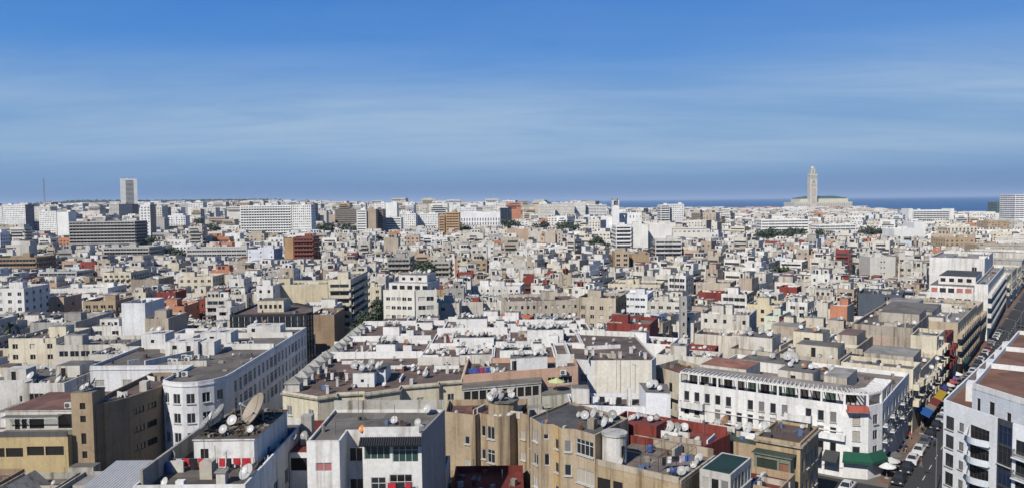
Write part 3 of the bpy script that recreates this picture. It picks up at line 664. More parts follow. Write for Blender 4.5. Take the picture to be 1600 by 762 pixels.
dishes(B4, [(-75.5, 160, .7), (-74.3, 160.4, .75), (-73.6, 161, .6)], z=23.2, where='left hut'); dishes(B4, [(-64.5, 163, .75), (-62.5, 163.2, .8)], z=22.8, where='middle hut'); dishes(B4, [(-66.5, 152, .7), (-63.6, 152.2, .75)], z=22.9, where='front hut'); dishes(B4, [(-58, 172.8, .7), (-56, 173, .7)], z=22.6, where='rear hut')
dishes(B4, [(-50.2, 146, .35), (-50.2, 160, .4), (-54, 150.5, .4), (-53, 151, .4), (-55.3, 150.2, .35)])
# dirty white neighbours on the left
B4b = building('apartment_building', 'stained white block with dark garage-like openings at left edge', 'apartment building', [(-100, 136), (-86.5, 136), (-86.5, 133.5), (-79, 133.5), (-79, 150), (-100, 150)], 19.0, col=(.62, .61, .58, .9), roof=GREYR, near=True, short='the stained white block', fac={0: dict(n=3, w=1.2, h=1.2, top=2.8), 2: dict(extra=[(1.2, 3.8, 15.6, 17.2, 'dark'), (5, 7, 15.8, 17.2, 'dark'), (1.2, 3.6, 11.5, 13.2, 'dark')])})
hut(B4b, [(-92.5, 138), (-88.5, 138), (-88.5, 141), (-92.5, 141)], 2.3, col=OFFW, door=(0, 1.3))
hut(B4b, [(-85.5, 142), (-81, 142), (-81, 147), (-85.5, 147)], 2.0, col=OFFW, roof=GREYR, door=(0, 1)); hut(B4b, [(-98, 143), (-95, 143), (-95, 147), (-98, 147)], 1.6, col=CREAM, roof=BROWNR)
dishes(B4b, scatter(B4b['foot'], 16, .8))
dishes(B4b, [(-93, 137, .7), (-87, 137.5, .95), (-85.2, 134.6, .55), (-83, 135.8, .5), (-80.8, 135.5, .8), (-84, 141, .6), (-82, 139, .5), (-95, 137.5, .5), (-81.5, 145, .6)])
# -- dark glass block
GL = building('office_building', 'dark glass office block with gridded curtain wall behind the long white block', 'office building', [(-68, 183.2), (-52.5, 183.2), (-49.8, 184.4), (-48.9, 186.8), (-51.5, 197), (-57.5, 204), (-68, 204)], 23.6, col=(.03, .035, .045, .3), roof=BROWNR, par=.5, near=False, short='the dark glass block', depth=.1,
    fac={i: dict(n=k, w=1.25, h=1.15, sh=1.35, top=.6, mu=.12, base=1, rows=16, style='dark') for i, k in ((0, 11), (1, 2), (2, 2), (3, 7))})
hut(GL, [(-63.5, 190), (-57, 190), (-57, 196), (-63.5, 196)], 2.7, col=CREAM, roof=GREYR, fac={0: [(.5 + i * 1.2, 1.2 + i * 1.2, 24, 25) for i in range(5)]})
# -- brown-roofed terrace block in the middle
R1 = building('apartment_building', 'cream terrace block with brown roof, laundry and little pyramid-capped dormers', 'apartment building', [(-36.8, 120.8), (-30.2, 116.9), (-27.6, 118.4), (-27.6, 119.2), (-23.8, 119.8), (-23.4, 118.9), (-18.3, 121.8), (-18.2, 123.4), (-12.3, 125.2), (-12.3, 126), (-8.6, 127), (-8.6, 140.5), (-17.5, 140.5), (-17.5, 147.2), (-36.8, 147.2)], 20.3, col=(.64, .59, .45, .5), roof=BROWNR, par=.28, near=True, short='the cream terrace block', cornice=.3, cornice_cols=(.42, .40, .34, 1),
    dflt=dict(n='auto', pitch=2.6, w=1.15, h=1.5, top=2.2, sh=3.2))
def pyramid(rec, x, y, w=2.3, h=1.25, z=None):
    z = rec['zd'] if z is None else z
    m = MB(); m.box(x, y, z, w, w, h, 0, (.62, .60, .55, .9))
    m.box(x, y, z + h, w + .35, w + .35, .14, 0, (.5, .48, .43, 1)); m.box(x, y, z + h + .14, w + .2, w + .2, .85, 0, (.36, .35, .32, 1), 1, taper=.12)
    part(rec, 'dormer', m, [PLASTER, ROOF])
for y in (122.4, 126.6, 130.8, 135.0, 139.2, 143.4): pyramid(R1, -35.3 + U(-.1, .1), y)
hut(R1, [(-26.2, 123.9), (-22.7, 123.9), (-22.7, 126.5), (-21.3, 126.5), (-21.3, 132), (-26.2, 132)], 2.15, col=CWH, roof=GREYR, fac={0: [(1.3, 1.8, 20.8, 21.3)]})
dishes(R1, [(-26.5 + i * .52 + U(-.2, .2), 124.4 + U(0, 3), U(.55, .85)) for i in range(9)] + [(-21.9, 127.5, .7), (-24, 129.5, .7), (-26, 129, .6)], z=22.33, where='stair hut')
for x, y, h in ((-31.7, 128.6, 2.2), (-28.9, 124.6, 1.4), (-29.4, 119.8, 1.3), (-28.6, 138, 1.5), (-11.6, 133.3, 1.7), (-28.3, 129, 1.1)): chimney(R1, x, y, h)
for bx_, by_, w_, l_, a_ in ((-15.5, 134, .24, 5, 0), (-12, 137, 4.5, .24, 0), (-20, 137.5, 5, .24, .05), (-30, 142, 4, .24, 0), (-19, 129, .24, 4, 0)):
    m = MB(); m.box(bx_, by_, 20.02, w_, l_, .6, a_, CWH); part(R1, 'parapet', m)
dishes(R1, [(U(-19, -9.5), U(130, 139), U(.35, .5)) for _ in range(9)] + [(U(-33, -19), U(133, 146), U(.35, .5)) for _ in range(8)])
dishes(R1, [(-20.9, 123.6, .5), (-14.8, 130, .75), (-10.2, 133, .45), (-9.4, 133.6, .45), (-25.7, 123.2, .35), (-27.9, 127.2, .35)])
m = MB(); m.box(-27.2, 146.9, 20, 19.3, .3, 1.35, 0, CWH); m.box(-17.3, 143.8, 20, .3, 6, 1.3, 0, CWH); m.box(-13.1, 140.3, 20, 9, .3, 1.5, 0, OFFW); part(R1, 'parapet', m)
def row(rec_label, short, x0, x1, y0, y1, z=20.2, roof=BROWNR, dorm=(), huts=(), nd=3, wallp=1.2, chim=2, col=CWH):
    r = building('apartment_building', rec_label, 'apartment building', [(x0, y0), (x1, y0), (x1, y1), (x0, y1)], z, col=col, roof=roof, par=.28, near=True, short=short)
    for y in dorm: pyramid(r, x0 + 1.5, y, 2.1, 1.1)
    for hx0, hx1, hy0, hy1, hh, k in huts:
        zz = hut(r, [(hx0, hy0), (hx1, hy0), (hx1, hy1), (hx0, hy1)], hh, col=CWH, roof=GREYR, fac={0: [(.4, .9, r['zd'] + .9, r['zd'] + 1.4)]} if R() < .6 else None)
        dishes(r, [(U(hx0 + .2, hx1 - .2), U(hy0 + .2, hy1 - .2), U(.42, .66)) for _ in range(int(k * 1.5))], z=zz, where='stair hut')
    if wallp:
        m = MB(); m.box((x0 + x1) / 2, y1 - .3, r['zd'], x1 - x0 - .5, .28, wallp, 0, CWH); part(r, 'parapet', m)
    for _ in range(4):     # low curbs between the flats
        q = scatter(r['foot'], 1, 1.6)
        if q: m = MB(); m.box(*q[0], r['zd'], U(2.2, 4.5), .24, U(.45, .8), CH(0, 0, 1.571), CWH); part(r, 'parapet', m)
    for _ in range(2):
        q = scatter(r['foot'], 1, 2.4)
        if q: x_, y_ = q[0]; a_, b_ = U(.7, 1.3), U(.6, 1.1); zz = hut(r, [(x_ - a_, y_ - b_), (x_ + a_, y_ - b_), (x_ + a_, y_ + b_), (x_ - a_, y_ + b_)], U(1.1, 1.7), col=CWH, roof=GREYR, name='roof_box'); dishes(r, [(x_ + U(-.8, .8), y_ + U(-.6, .6)) for _ in range(4)], z=zz, where='roof box')
    dishes(r, scatter(r['foot'], nd + 7, 1.2))
    for q in scatter(r['foot'], chim, 1.5): chimney(r, *q, U(1.1, 1.7))
    return r
row('second brown roof of the terrace with one central dish-covered hut', 'the second brown roof', -36.8, -17.6, 147.4, 166, dorm=(149.5, 153.5, 157.5, 161.5), huts=((-27.2, -23.4, 151, 155, 1.9, 11),), nd=3)
row('third brown roof of the terrace, beside the tree-lined street end', 'the third brown roof', -36.8, -16.5, 166.2, 187, dorm=(168, 172.5, 177), huts=((-29.5, -25.8, 173, 177, 1.8, 9), (-23, -19, 180, 183, 1.6, 5)), nd=3)
row('brown roof with low white curbs right of the central stair huts', 'the curbed brown roof', -17.3, -4, 140.8, 157, z=20.1, huts=((-16.9, -13.9, 141.4, 143, 1.7, 5), (-10, -4.5, 141.3, 143, 1.6, 8)), nd=8)
row('brown roof with laundry and stepped white walls behind the curbed roof', 'the stepped-wall roof', -17.3, -1, 157.2, 172, z=20.4, huts=((-12, -4, 158, 161, 1.6, 12),), nd=10, wallp=1.6)
row('white hut-topped roof crowded with dishes left of the orange house', 'the dish-crowded white roof', -16.3, 1, 172.2, 190, z=20.6, huts=((-13, -6, 177, 182, 2.4, 16),), nd=7)
row('brown roof crossed by white parapets behind the salmon strip block', 'the white-parapet roof', -3.8, 8, 141, 156, z=20.5, huts=((-2.5, 3.5, 142, 145, 1.9, 14),), nd=8)
row('flat roof with a broad white dish-laden hut behind the salmon strip', 'the broad-hut roof', -.8, 14, 156.3, 172, z=20.9, huts=((3, 10.5, 158.5, 163, 2.5, 18),), nd=6)
row('brown roof dotted with dishes right of the orange house', 'the dotted brown roof', 1.3, 18, 172.3, 188, z=20.0, huts=((10, 16, 180, 184, 2.0, 7),), nd=12)
# salmon strip block
S1 = building('apartment_building', 'salmon-banded block with glazed veranda and white hut', 'apartment building', [(-8.4, 126.6), (11.3, 132.6), (11.3, 140.4), (-8.4, 140.4)], 21.2, col=(.60, .39, .28, .45), roof=(.16, .12, .10, .9), par=.9, near=True, short='the salmon strip block', fac={0: dict(extra=[(15, 16.4, 18.6, 19.6, 'dark'), (17, 19.6, 18.3, 19.6, 'dark')])})
hut(S1, [(-8.3, 122.8), (4.6, 126.7), (4.6, 130.4), (-8.3, 126.5)], 19.7, z=0, col=(.58, .56, .50, .7), roof=GREYR, fac={0: [(.3 + i * 1.3, 1.4 + i * 1.3, 17.7, 19.3) for i in range(10)]}, over=.15, name='veranda')
hut(S1, [(4.7, 124.4), (11.4, 126.6), (11.4, 132.4), (4.7, 130.4)], 17.9, z=0, col=(.62, .60, .50, .8), roof=GREYR, fac={0: [(.4, 3.0, 14.4, 16.0), (3.4, 6.4, 14.4, 16.2)]}, name='balcony_wing')
hut(S1, [(-2.6, 120.4), (4.6, 122.2), (4.6, 124.2), (-2.6, 122.4)], 16.6, z=0, col=(.60, .58, .48, .8), roof=LGREYR, fac={0: [(.4, 6.6, 12.6, 14.4)]}, name='lower_balcony')
hut(S1, [(-.5, 131.8), (6.0, 133.6), (6.0, 137), (-.5, 135.6)], 2.3, col=(.78, .775, .76, .3), roof=GREYR, door=(0, .3))
dishes(S1, [(-3.2, 130.6, .6), (-2.6, 131.6, .6), (-2, 130.2, .5), (-4, 129.8, .45), (8, 134.5, .5), (9, 135.4, .45), (-1.4, 131.5, .6)]); dishes(S1, [(U(-.2, 5.5), U(133.6, 136), U(.4, .6)) for _ in range(16)], z=22.7, where='hut')
ACS.append((8.6, 131.3, 19.9, 3.3, S1))
m = MB(); m.box(-6, 140.1, 20.3, 4, .25, 1.6, 0, OFFW); m.box(9.5, 139.8, 20.3, 3.4, .25, 1.6, 0, WHITE); part(S1, 'parapet', m)
um = MB(); cx_, cy_2, cz_ = 7.2, 127.2, 17.6
um.tube((cx_, cy_2 + .6, 18.0), (cx_, cy_2 + .6, 20.2), .04, col=(.3, .3, .3)); n_ = 8
ring = [(cx_ + 1.5 * math.cos(i * math.pi / 4), cy_2 + .6 + 1.5 * math.sin(i * math.pi / 4), 19.7) for i in range(8)]
um.add([(cx_, cy_2 + .6, 20.25)] + ring, [(0, 1 + i, 1 + (i + 1) % 8) for i in range(8)], (.52, .55, .26, .2)); um.add([(cx_, cy_2 + .6, 20.2)] + [(p[0], p[1], p[2] - .06) for p in ring], [(0, 1 + (i + 1) % 8, 1 + i) for i in range(8)], (.52, .55, .26, .2))
tag(um.build('parasol', CLOTH), 'pale yellow-green parasol on the balcony of the salmon strip block', 'parasol')
# blank-walled block
BW = building('apartment_building', 'white block with huge blank cream end wall stained along the top', 'apartment building', [(11.5, 139.8), (14.6, 138.6), (25.2, 138.2), (26.5, 141), (26.5, 166), (14.2, 170), (14.2, 156), (8.2, 156), (8.2, 141.2)], 20.9, col=WHITE, roof=(.15, .115, .095, .8), par=.4, near=True, short='the blank cream wall', wallcols={1: (.73, .69, .60, .35), 0: (.64, .65, .66, .5)}, fac={0: dict(extra=[(.8, 2.2, 16.8, 18.3, 'shutter'), (.8, 2.2, 12.5, 14.2, 'shutter')])})
m = MB(); m.box(20.5, 166.2, 20.5, 12, .3, 1.1, -.3, WHITE); m.box(10.5, 148, 20.5, .3, 14, 1.1, 0, WHITE); m.box(18, 151.5, 20.5, 7, .3, .7, .2, WHITE); part(BW, 'parapet', m)
for q in ((14, 146), (15.2, 145.4), (20, 142.6), (24.5, 141.4), (22.8, 147)): chimney(BW, *q, 1.1, .5)
dishes(BW, [(17, 160, .5), (21, 158, .5), (19, 154, .45), (23.8, 150, .5)])
# white terrace with laundry in front of the blank wall
WT = building('house', 'bright white terrace house with laundry and tall end wall beneath the blank cream wall', 'house', [(8.4, 112.5), (22.3, 110.0), (23.2, 115), (23.2, 119), (8.4, 119)], 19.8, col=(.72, .735, .76, .25), roof=BROWNR, par=.9, near=True, short='the bright white terrace house')
hut(WT, [(19.2, 109.9), (22.6, 109.2), (23.3, 115), (19.2, 116)], 22.0, z=0, col=(.72, .735, .76, .3), roof=GREYR, name='end_block')
hut(WT, [(9, 116.5), (11.6, 116.1), (11.6, 118.8), (9, 118.8)], 2.2, col=WHITE, roof=GREYR); hut(WT, [(17.3, 114.8), (17.9, 114.7), (17.9, 116), (17.3, 116)], 2.3, col=WHITE)
dishes(WT, [(20.2, 111.5, .7), (21, 111.8, .75), (20.4, 112.8, .7), (21.4, 110.4, .5)], z=22.16, where='end wall')
# old balcony house in shade between blank wall and pergola block
OB = building('apartment_building', 'old shaded grey-cream house with balconies between blank wall and pergola block', 'apartment building', [(27, 146), (31.5, 137), (37, 144), (33, 152)], 18.2, col=(.50, .46, .37, .9), roof=(.17, .08, .06, .9), near=True, short='the old balcony house', dflt=dict(n=3, w=1.1, h=1.9, top=2.2, sh=3.2, style='dark', balc=('solid', 1.1, 'all', ())))
# -- tan apartments with round white stair turret
T0 = building('apartment_building', 'tan apartment house with grey roof, dishes and white round stair turret', 'apartment building', [RS(-70.6, 31.6), RS(-72.4, 28.6), RS(-71.6, 27.4), RS(-72.6, 25.4), RS(-71.9, 23.8), RS(-72.6, 20.4), RS(-63.6, 20.4), RS(-60.5, 31.6)], 20.9, col=(.45, .365, .26, .95), roof=(.105, .102, .098, .7), par=.3, near=True, short='the tan turret flats', wallcols={7: (.42, .34, .24, .9), 6: (.42, .34, .24, .9), 2: (.50, .36, .19, .8)}, fcol='white',
    fac={0: dict(n=1, w=1.5, h=1.5, top=1.3, sh=3.1), 1: dict(extra=[(.3, 1.0, 18.9, 19.6, 'dark'), (.4, 1.1, 15.4, 17, 'dark')]), 2: dict(n=1, w=1.0, h=1.4, top=1.6, sh=3.1), 3: dict(n=1, w=.9, h=1.5, top=1.5, sh=3.1), 4: dict(extra=[(.3, 3.2, 17.9, 19.9, 'win'), (.3, 3.3, 14.2, 16.1, 'curtain'), (.3, 3.3, 10.8, 12.6, 'win')])})
tx, ty = RS(-70.9, 18.6); m = MB(); m.cyl(tx, ty, 17.4, 21.0, 1.55, 1.5, 20, (.66, .64, .60, .9)); m.cyl(tx, ty, 20.95, 21.2, 1.65, 1.62, 20, (.5, .49, .46, 1)); a_ = math.atan2(-ty, -tx) + .75; m.box(tx + 1.5 * math.cos(a_), ty + 1.5 * math.sin(a_), 18.1, .06, .5, 1.7, a_, (.02, .02, .02)); part(T0, 'stair_turret', m)
T1 = hut(T0, [RS(-73.1, 20.2), RS(-73.3, 8.7), RS(-62.3, 8.7), RS(-62.3, 20.2)], 17.2, z=0, col=(.46, .36, .23, .95), roof=(.19, .155, .13, .8), fac={0: [(.4, 2.2, 14.0, 15.9), (2.6, 3.9, 14, 15.9), (7.4, 8.4, 14.6, 16), (.4, 2.2, 10.6, 12.4)]}, name='terrace_wing')
m = MB()
for (a, b, h) in ((RS(-73.0, 20), RS(-73.2, 9), .7), (RS(-73.2, 8.9), RS(-62.4, 8.9), .35), (RS(-62.5, 20), RS(-62.5, 9), 1.1)):
    m.box((a[0] + b[0]) / 2, (a[1] + b[1]) / 2, T1, math.dist(a, b), .28, h, math.atan2(b[1] - a[1], b[0] - a[0]), (.48, .42, .33, 1))
m.box(*RS(-64.5, 13), T1, 2.6, .3, 1.3, RANG, (.55, .52, .46, 1)); part(T0, 'parapet', m)
m = MB(); px_ = [RS(-71.5, 17.0 - i * 2.3) for i in range(4)]; qx_ = [RS(-65.5, 17.0 - i * 2.3) for i in range(4)]
for p in px_ + qx_: m.tube((*p, T1), (*p, T1 + 2.0), .035, n=4, col=(.05, .045, .04))
for a, b in [(px_[i], px_[i + 1]) for i in range(3)] + [(qx_[i], qx_[i + 1]) for i in range(3)] + list(zip(px_, qx_)): m.tube((*a, T1 + 2.0), (*b, T1 + 2.0), .03, n=4, col=(.05, .045, .04))
part(T0, 'drying_frame', m, METAL)
dishes(T0, [(*RS(-71.4, 28.2), .45)] + [(*RS(-66.4 + U(-.7, .7), t), r) for t, r in ((26.3, .5), (25.2, .72), (23.9, .8), (22.4, .55), (21.6, .45))] + [(*RS(-67.4, 21.4), .62), (*RS(-68.5, 21.0), .78), (*RS(-69, 22.3), .45), (*RS(-64.6, 22.2), .75)])
m = MB(); m.box(*RS(-69.4, 22.6), 20.6, 1.0, 1.0, 1.3, RANG, (.33, .29, .23, 1)); part(T0, 'chimney', m)
dishes(T0, [(*RS(-71.8, 17.2), .6), (*RS(-71, 9.6), .7), (*RS(-70, 9.3), .55), (*RS(-66.5, 9.4), .55), (*RS(-65.7, 9.4), .75), (*RS(-67.6, 9.5), .5)], z=T1, where='terrace')
# red terrace
RT = building('house', 'brick-red roof terrace with red hut and many dishes behind the tan flats', 'house', [RS(-63.2, 24.2), RS(-62.1, 10.5), RS(-54.9, 9.6), RS(-55.2, 25)], 18.4, col=RED, roof=(.19, .055, .042, .8), par=.4, near=True, short='the red roof terrace')
hut(RT, [RS(-62, 21.5), RS(-61.8, 17.2), RS(-58.5, 17.2), RS(-58.5, 21.5)], 1.7, col=RED, roof=(.18, .05, .04, .8))
m = MB(); a, b = RS(-55.4, 24.6), RS(-55.2, 10); m.box((a[0] + b[0]) / 2, (a[1] + b[1]) / 2, 18, math.dist(a, b), .25, 1.3, math.atan2(b[1] - a[1], b[0] - a[0]), RED); a, b = RS(-63, 24.2), RS(-55.6, 24.8); m.box((a[0] + b[0]) / 2, (a[1] + b[1]) / 2, 18, math.dist(a, b), .25, 1.4, math.atan2(b[1] - a[1], b[0] - a[0]), RED); a, b = RS(-61.5, 15.5), RS(-61.5, 11); m.box((a[0] + b[0]) / 2, (a[1] + b[1]) / 2, 18, math.dist(a, b), .25, .9, math.atan2(b[1] - a[1], b[0] - a[0]), (.5, .44, .36, 1)); part(RT, 'parapet', m)
dishes(RT, [(*RS(-56.5 + U(-2, .8), U(15, 23.5)), U(.55, .8)) for _ in range(26)] + [(*RS(-60.5, 11.8), .6), (*RS(-61, 16), .5)])
dishes(RT, [(*RS(-60 + U(-1, 1), U(18, 21)), .5) for _ in range(6)], z=19.9, where='red hut')
# tan shaded yard houses left of the turret flats
YH = building('apartment_building', 'tan house with round-cornered bay and small white windows beside the villa', 'apartment building', [(-10.2, 111.6), (-5.6, 109.4), (-5.0, 110.6), (-2.4, 108.6), (-.6, 109.0), (.4, 111), (2.2, 109.0), (2.2, 118.5), (-10.2, 118.5)], 19.2, col=(.42, .335, .23, .9), roof=(.15, .075, .06, .9), near=True, short='the tan bay-cornered house',
    fac={0: dict(n=1, w=.85, h=1.2, top=3.2, sh=3.4, mu=3, mu2=.6), 2: dict(extra=[(.3, 1.1, 15.9, 17.5, 'dark'), (1.4, 2.8, 15.7, 17.6, 'win'), (.3, 1.1, 12.5, 14, 'win'), (1.4, 2.8, 12.2, 14.2, 'win')]), 5: dict(n=1, w=1, h=1.3, top=2.5)})
m = MB(); m.cyl(-1.6, 113, 18.3, 20.5, 2.2, 2.2, 16, (.40, .32, .22, .8)); m.cyl(-1.6, 113, 20.5, 20.7, 2.4, 2.4, 16, (.2, .19, .17, 1)); part(YH, 'stair_turret', m)
dishes(YH, [(-1.6 + U(-1.9, 1.9), 113 + U(-1.9, 1.9), U(.5, .75)) for _ in range(13)], z=20.7, where='turret'); dishes(YH, [(-1.6 + U(-2, 2), 113 + U(-2, 2), U(.4, .6)) for _ in range(9)], z=20.7, where='turret')
dishes(YH, [(-2.6, 109.8, .5), (-1.8, 109.6, .55), (-.5, 110.2, .6), (1.2, 111.2, .5), (-8.5, 113, .4), (-10, 112.6, .45)])
low([(-8.4, 97), (1.2, 97), (1.2, 108.3), (-8.4, 108.3)], 12.2, DRED, DRED, 'sunken dark red courtyard roof between villa and tan flats', 'the sunken red courtyard', nd=4)
low([(2.4, 104.5), (8.2, 106), (8.2, 118), (2.4, 118)], 17.6, OFFW, DRED, 'off-white house with dark red roof hut behind the tan turret flats', 'the red-hut house', nd=5)
low([RS(-86, 31), RS(-86, 9), RS(-74, 9), RS(-74, 31)], 11.5, OFFW, GREYR, 'low off-white building before the tan turret flats', 'the low building before the flats', nd=2)
# green-roofed glasshouse and the tan house with arched side door
GH = building('house', 'small glazed rooftop house under a dark green flat roof', 'house', rrect(-70.6, -63.4, 3.9, 7.6), 18.6, col=(.55, .54, .50, .6), roof=DGREEN, par=.06, near=True, short='the dark green roof', fac={0: dict(n=3, w=1, h=1.5, top=.8, mu=.2, rows=1), 1: dict(n=6, w=.95, h=1.7, top=.8, mu=.2, sh=3)}, fcol='white')
low(rrect(-73.6, -70.8, 2.6, 8.3), 16.2, (.5, .47, .42, .8), TERRA, 'narrow terracotta terrace before the dark green roof', 'the narrow terrace', nd=0)
low(rrect(-63.2, -56.5, .6, 8.4), 15.2, TAN, REDR, 'lower tan house with red-brown terrace beyond the dark green roof', 'the red-brown terrace', nd=2)
TA = building('apartment_building', 'tan house with patchy red-brown roof, green lean-to and arched doorway', 'apartment building', rrect(-54.6, -45.6, .5, 6.2), 18.6, col=(.44, .34, .21, .8), roof=(.12, .085, .07, .9), near=True, par=.35, short='the arched tan house', cornice=.35, cornice_cols=(.36, .32, .25, 1), fac={0: dict(n=2, w=1.1, h=1.7, top=2.5), 1: dict(n=4, w=1.0, h=1.9, top=2.3, sh=3.4)})
hut(TA, [RS(-56.4, 5.9), RS(-56.4, 1.2), RS(-54.65, 1.2), RS(-54.65, 5.9)], 16.9, z=0, col=(.20, .22, .17, .8), roof=GREENR, fac={0: [(.4, 3.0, 14.6, 16.4, (.03, .04, .03, .3)), (3.3, 4.4, 14.8, 16.2, (.25, .12, .07, .4))]}, over=.25, name='lean_to')
m = MB()
for k in range(12):
    a0, a1 = math.pi * k / 12, math.pi * (k + 1) / 12; c0 = RS(-52.8, .46)
    f = lambda a, r: (c0[0] + DV[0] * r * math.cos(a), c0[1] + DV[1] * r * math.cos(a), 9.2 + r * math.sin(a))
    m.add([f(a0, .0), f(a0, .9), f(a1, .9)], [(0, 1, 2)], (.015, .014, .013)); 
m.quad((*RS(-53.7, .46), 5.5), (*RS(-51.9, .46), 5.5), (*RS(-51.9, .46), 9.2), (*RS(-53.7, .46), 9.2), (.015, .014, .013)); part(TA, 'arched_doorway', m)
dishes(TA, [(*RS(-53, 5), .6), (*RS(-47, 2.2), .4), (*RS(-46.4, 1.6), .4)])
GA = building('house', 'tan house under a green-grey roof with rusty dishes before the pergola block', 'house', rrect(-53.4, -45.8, 6.3, 15.5), 16.9, col=TAN, roof=GREENR, par=.3, near=True, short='the green-roofed tan house', fac={0: dict(n=2, w=1, h=1.2, top=2)})
dishes(GA, [(*RS(-47.5 + U(-1, 1), t), U(.5, .9)) for t in (7.5, 9, 11, 13, 14.5)])
low(rrect(-52.6, -45.8, 15.7, 18.4), 15.5, OFFW, GREYR, 'off-white house with cluttered roof and purple washing behind the red terrace', 'the purple-washing house', nd=5)
# -- white corner block with the pergola
PB = building('apartment_building', 'long white corner block with pergola terrace along its top and green shop awnings', 'apartment building', [RS(-29.5, 28), RS(-29.5, .6), RS(-28.4, -2.6), RS(-25.2, -4), RS(0, -4), RS(0, 28)], 18.0, col=(.77, .77, .755, .4), roof=(.24, .20, .17, .9), par=.8, near=True, short='the pergola corner block', fcol='grey',
    fac={0: dict(n=14, w=.95, h=1.65, sh=2.45, top=1.35, mu=1.0, mu2=1.2, mix=(4, 4, 1, .5), base=2.4, skip=((2, 1), (5, 0), (8, 2), (11, 1), (10, 0))), 1: dict(n=1, w=1.1, h=1.5, sh=2.45, top=1.55, base=2.4), 2: dict(n=1, w=1.2, h=1.5, sh=2.45, top=1.55, base=2.4), 3: dict(n=8, w=1.1, h=1.5, sh=2.45, top=1.55, base=2.4, mix=(3, 3, 4, 1), balc=('rail', .7, 2.0, (1, 4)))})
PZ = 17.2
hut(PB, [RS(-26.9, 27.6), RS(-26.9, 1.5), RS(-24.6, -1.2), RS(-22.5, -1.2), RS(-22.5, 27.6)], 2.2, col=(.74, .735, .71, .5), roof=(.30, .26, .22, .9), fac={0: [(.5 + i * 2.1, 2.0 + i * 2.1, 17.4, 19.1, CH((.02, .02, .02, .2), (.06, .05, .045, .2), (.05, .08, .06, .2))) for i in range(12)], 1: [(.4, 2.4, 17.5, 19.0)]}, name='penthouse')
hut(PB, [RS(-20.8, 27.6), RS(-20.8, 19), RS(-13, 19), RS(-13, 27.6)], 2.3, col=OFFW, roof=(.30, .14, .10, .9)); hut(PB, [RS(-19, 14), RS(-19, 8), RS(-14, 8), RS(-14, 14)], 2.6, col=OFFW, roof=GREYR, door=(0, 2.2)); hut(PB, [RS(-10, 24), RS(-10, 12), RS(-4, 12), RS(-4, 24)], 1.7, col=WHITE, roof=GREYR); hut(PB, [RS(-18, 6.5), RS(-18, 2.8), RS(-10, 2.8), RS(-10, 6.5)], 2.3, col=(.6, .57, .5, .9), roof=LGREYR)
pg = MB(); edge = [RS(-29.3, 27.8), RS(-29.3, .7), RS(-28.2, -2.4), RS(-25.1, -3.75), RS(-17, -3.75)]; ie = [RS(-27.3, 27.8), RS(-27.3, 1.3), RS(-26.6, -.6), RS(-24.9, -1.5), RS(-17, -1.5)]
for a, b in zip(edge, edge[1:]):
    L = math.dist(a, b); k = max(1, int(L / 3.3)); an = math.atan2(b[1] - a[1], b[0] - a[0])
    pg.box((a[0] + b[0]) / 2, (a[1] + b[1]) / 2, 19.6, L, .3, .28, an, (.76, .76, .74, .4))
    for i in range(k + 1): pg.box(a[0] + (b[0] - a[0]) * i / k, a[1] + (b[1] - a[1]) * i / k, 18.0, .3, .3, 1.6, an, (.76, .76, .74, .4))
po = part(PB, 'pergola', pg)
sl = MB(); sl.box(0, 0, 0, 2.5, .14, .2, 0, (.74, .74, .72, .5)); slm = sl.mesh('slat', [PLASTER])
for (a, b), (c, d) in zip(zip(edge, edge[1:]), zip(ie, ie[1:])):
    k = max(2, int(math.dist(a, b) / .7))
    for i in range(k):
        t = (i + .5) / k; p = (a[0] + (b[0] - a[0]) * t, a[1] + (b[1] - a[1]) * t); q = (c[0] + (d[0] - c[0]) * t, c[1] + (d[1] - c[1]) * t)
        link('slat', slm, po, ((p[0] + q[0]) / 2 - PB['org'][0], (p[1] + q[1]) / 2 - PB['org'][1], 19.9 - PB['org'][2]), math.atan2(q[1] - p[1], q[0] - p[0]))
m = MB()
for i in range(4):
    zz = 17.0 - i * 2.8 + (-.1 if i == 0 else 0)
    a, b = RS(-29.56, 28), RS(-29.56, .7)
    if i in (1, 3): m.box((a[0] + b[0]) / 2, (a[1] + b[1]) / 2, zz - .6, 27.2, .16, .16, math.atan2(b[1] - a[1], b[0] - a[0]), (.7, .7, .69, .6))
a, b = RS(-29.9, 10), RS(-29.9, .4); m.box((a[0] + b[0]) / 2, (a[1] + b[1]) / 2, 12.4, 9.6, .8, .9, math.atan2(b[1] - a[1], b[0] - a[0]), (.74, .74, .73, .5)); part(PB, 'string_course', m)
for t0, t1, z in ((27.6, 23.2, 14.3), (27.6, 23.2, 11.5), (9.5, 5.4, 15.0)):
    c = RS(-29.52, (t0 + t1) / 2); link('balcony', balcony_mesh(t0 - t1, 1.1, 'solid', (.7, .7, .69, .6)), PB['root'], (c[0] - PB['org'][0], c[1] - PB['org'][1], z - .3 - PB['org'][2]), math.atan2(-LV[1], -LV[0]))
m = MB(); c = RS(-29.2, -1.2); m.box(c[0], c[1], 17.1, 3.2, 1.6, .18, math.atan2(-LV[1], -LV[0]) + .45, (.36, .16, .13, .5)); m.box(c[0], c[1], 17.3, 2.9, 1.3, .7, math.atan2(-LV[1], -LV[0]) + .45, (.45, .12, .09, .5)); part(PB, 'corner_balcony', m)
dishes(PB, [(*RS(-29.9, 24), .45), (*RS(-29.9, 6), .4)], z=13.5, where='front'); dishes(PB, [(*RS(-16, t), .6) for t in (9, 10.2, 12.5)], z=19.96, where='hut'); dishes(PB, [(*RS(U(-12, -2), U(3, 26)), U(.5, .8)) for _ in range(16)]); dishes(PB, [(*RS(U(-9.5, -5), U(13, 23)), U(.6, .9)) for _ in range(8)], z=19.06, where='rear hut')
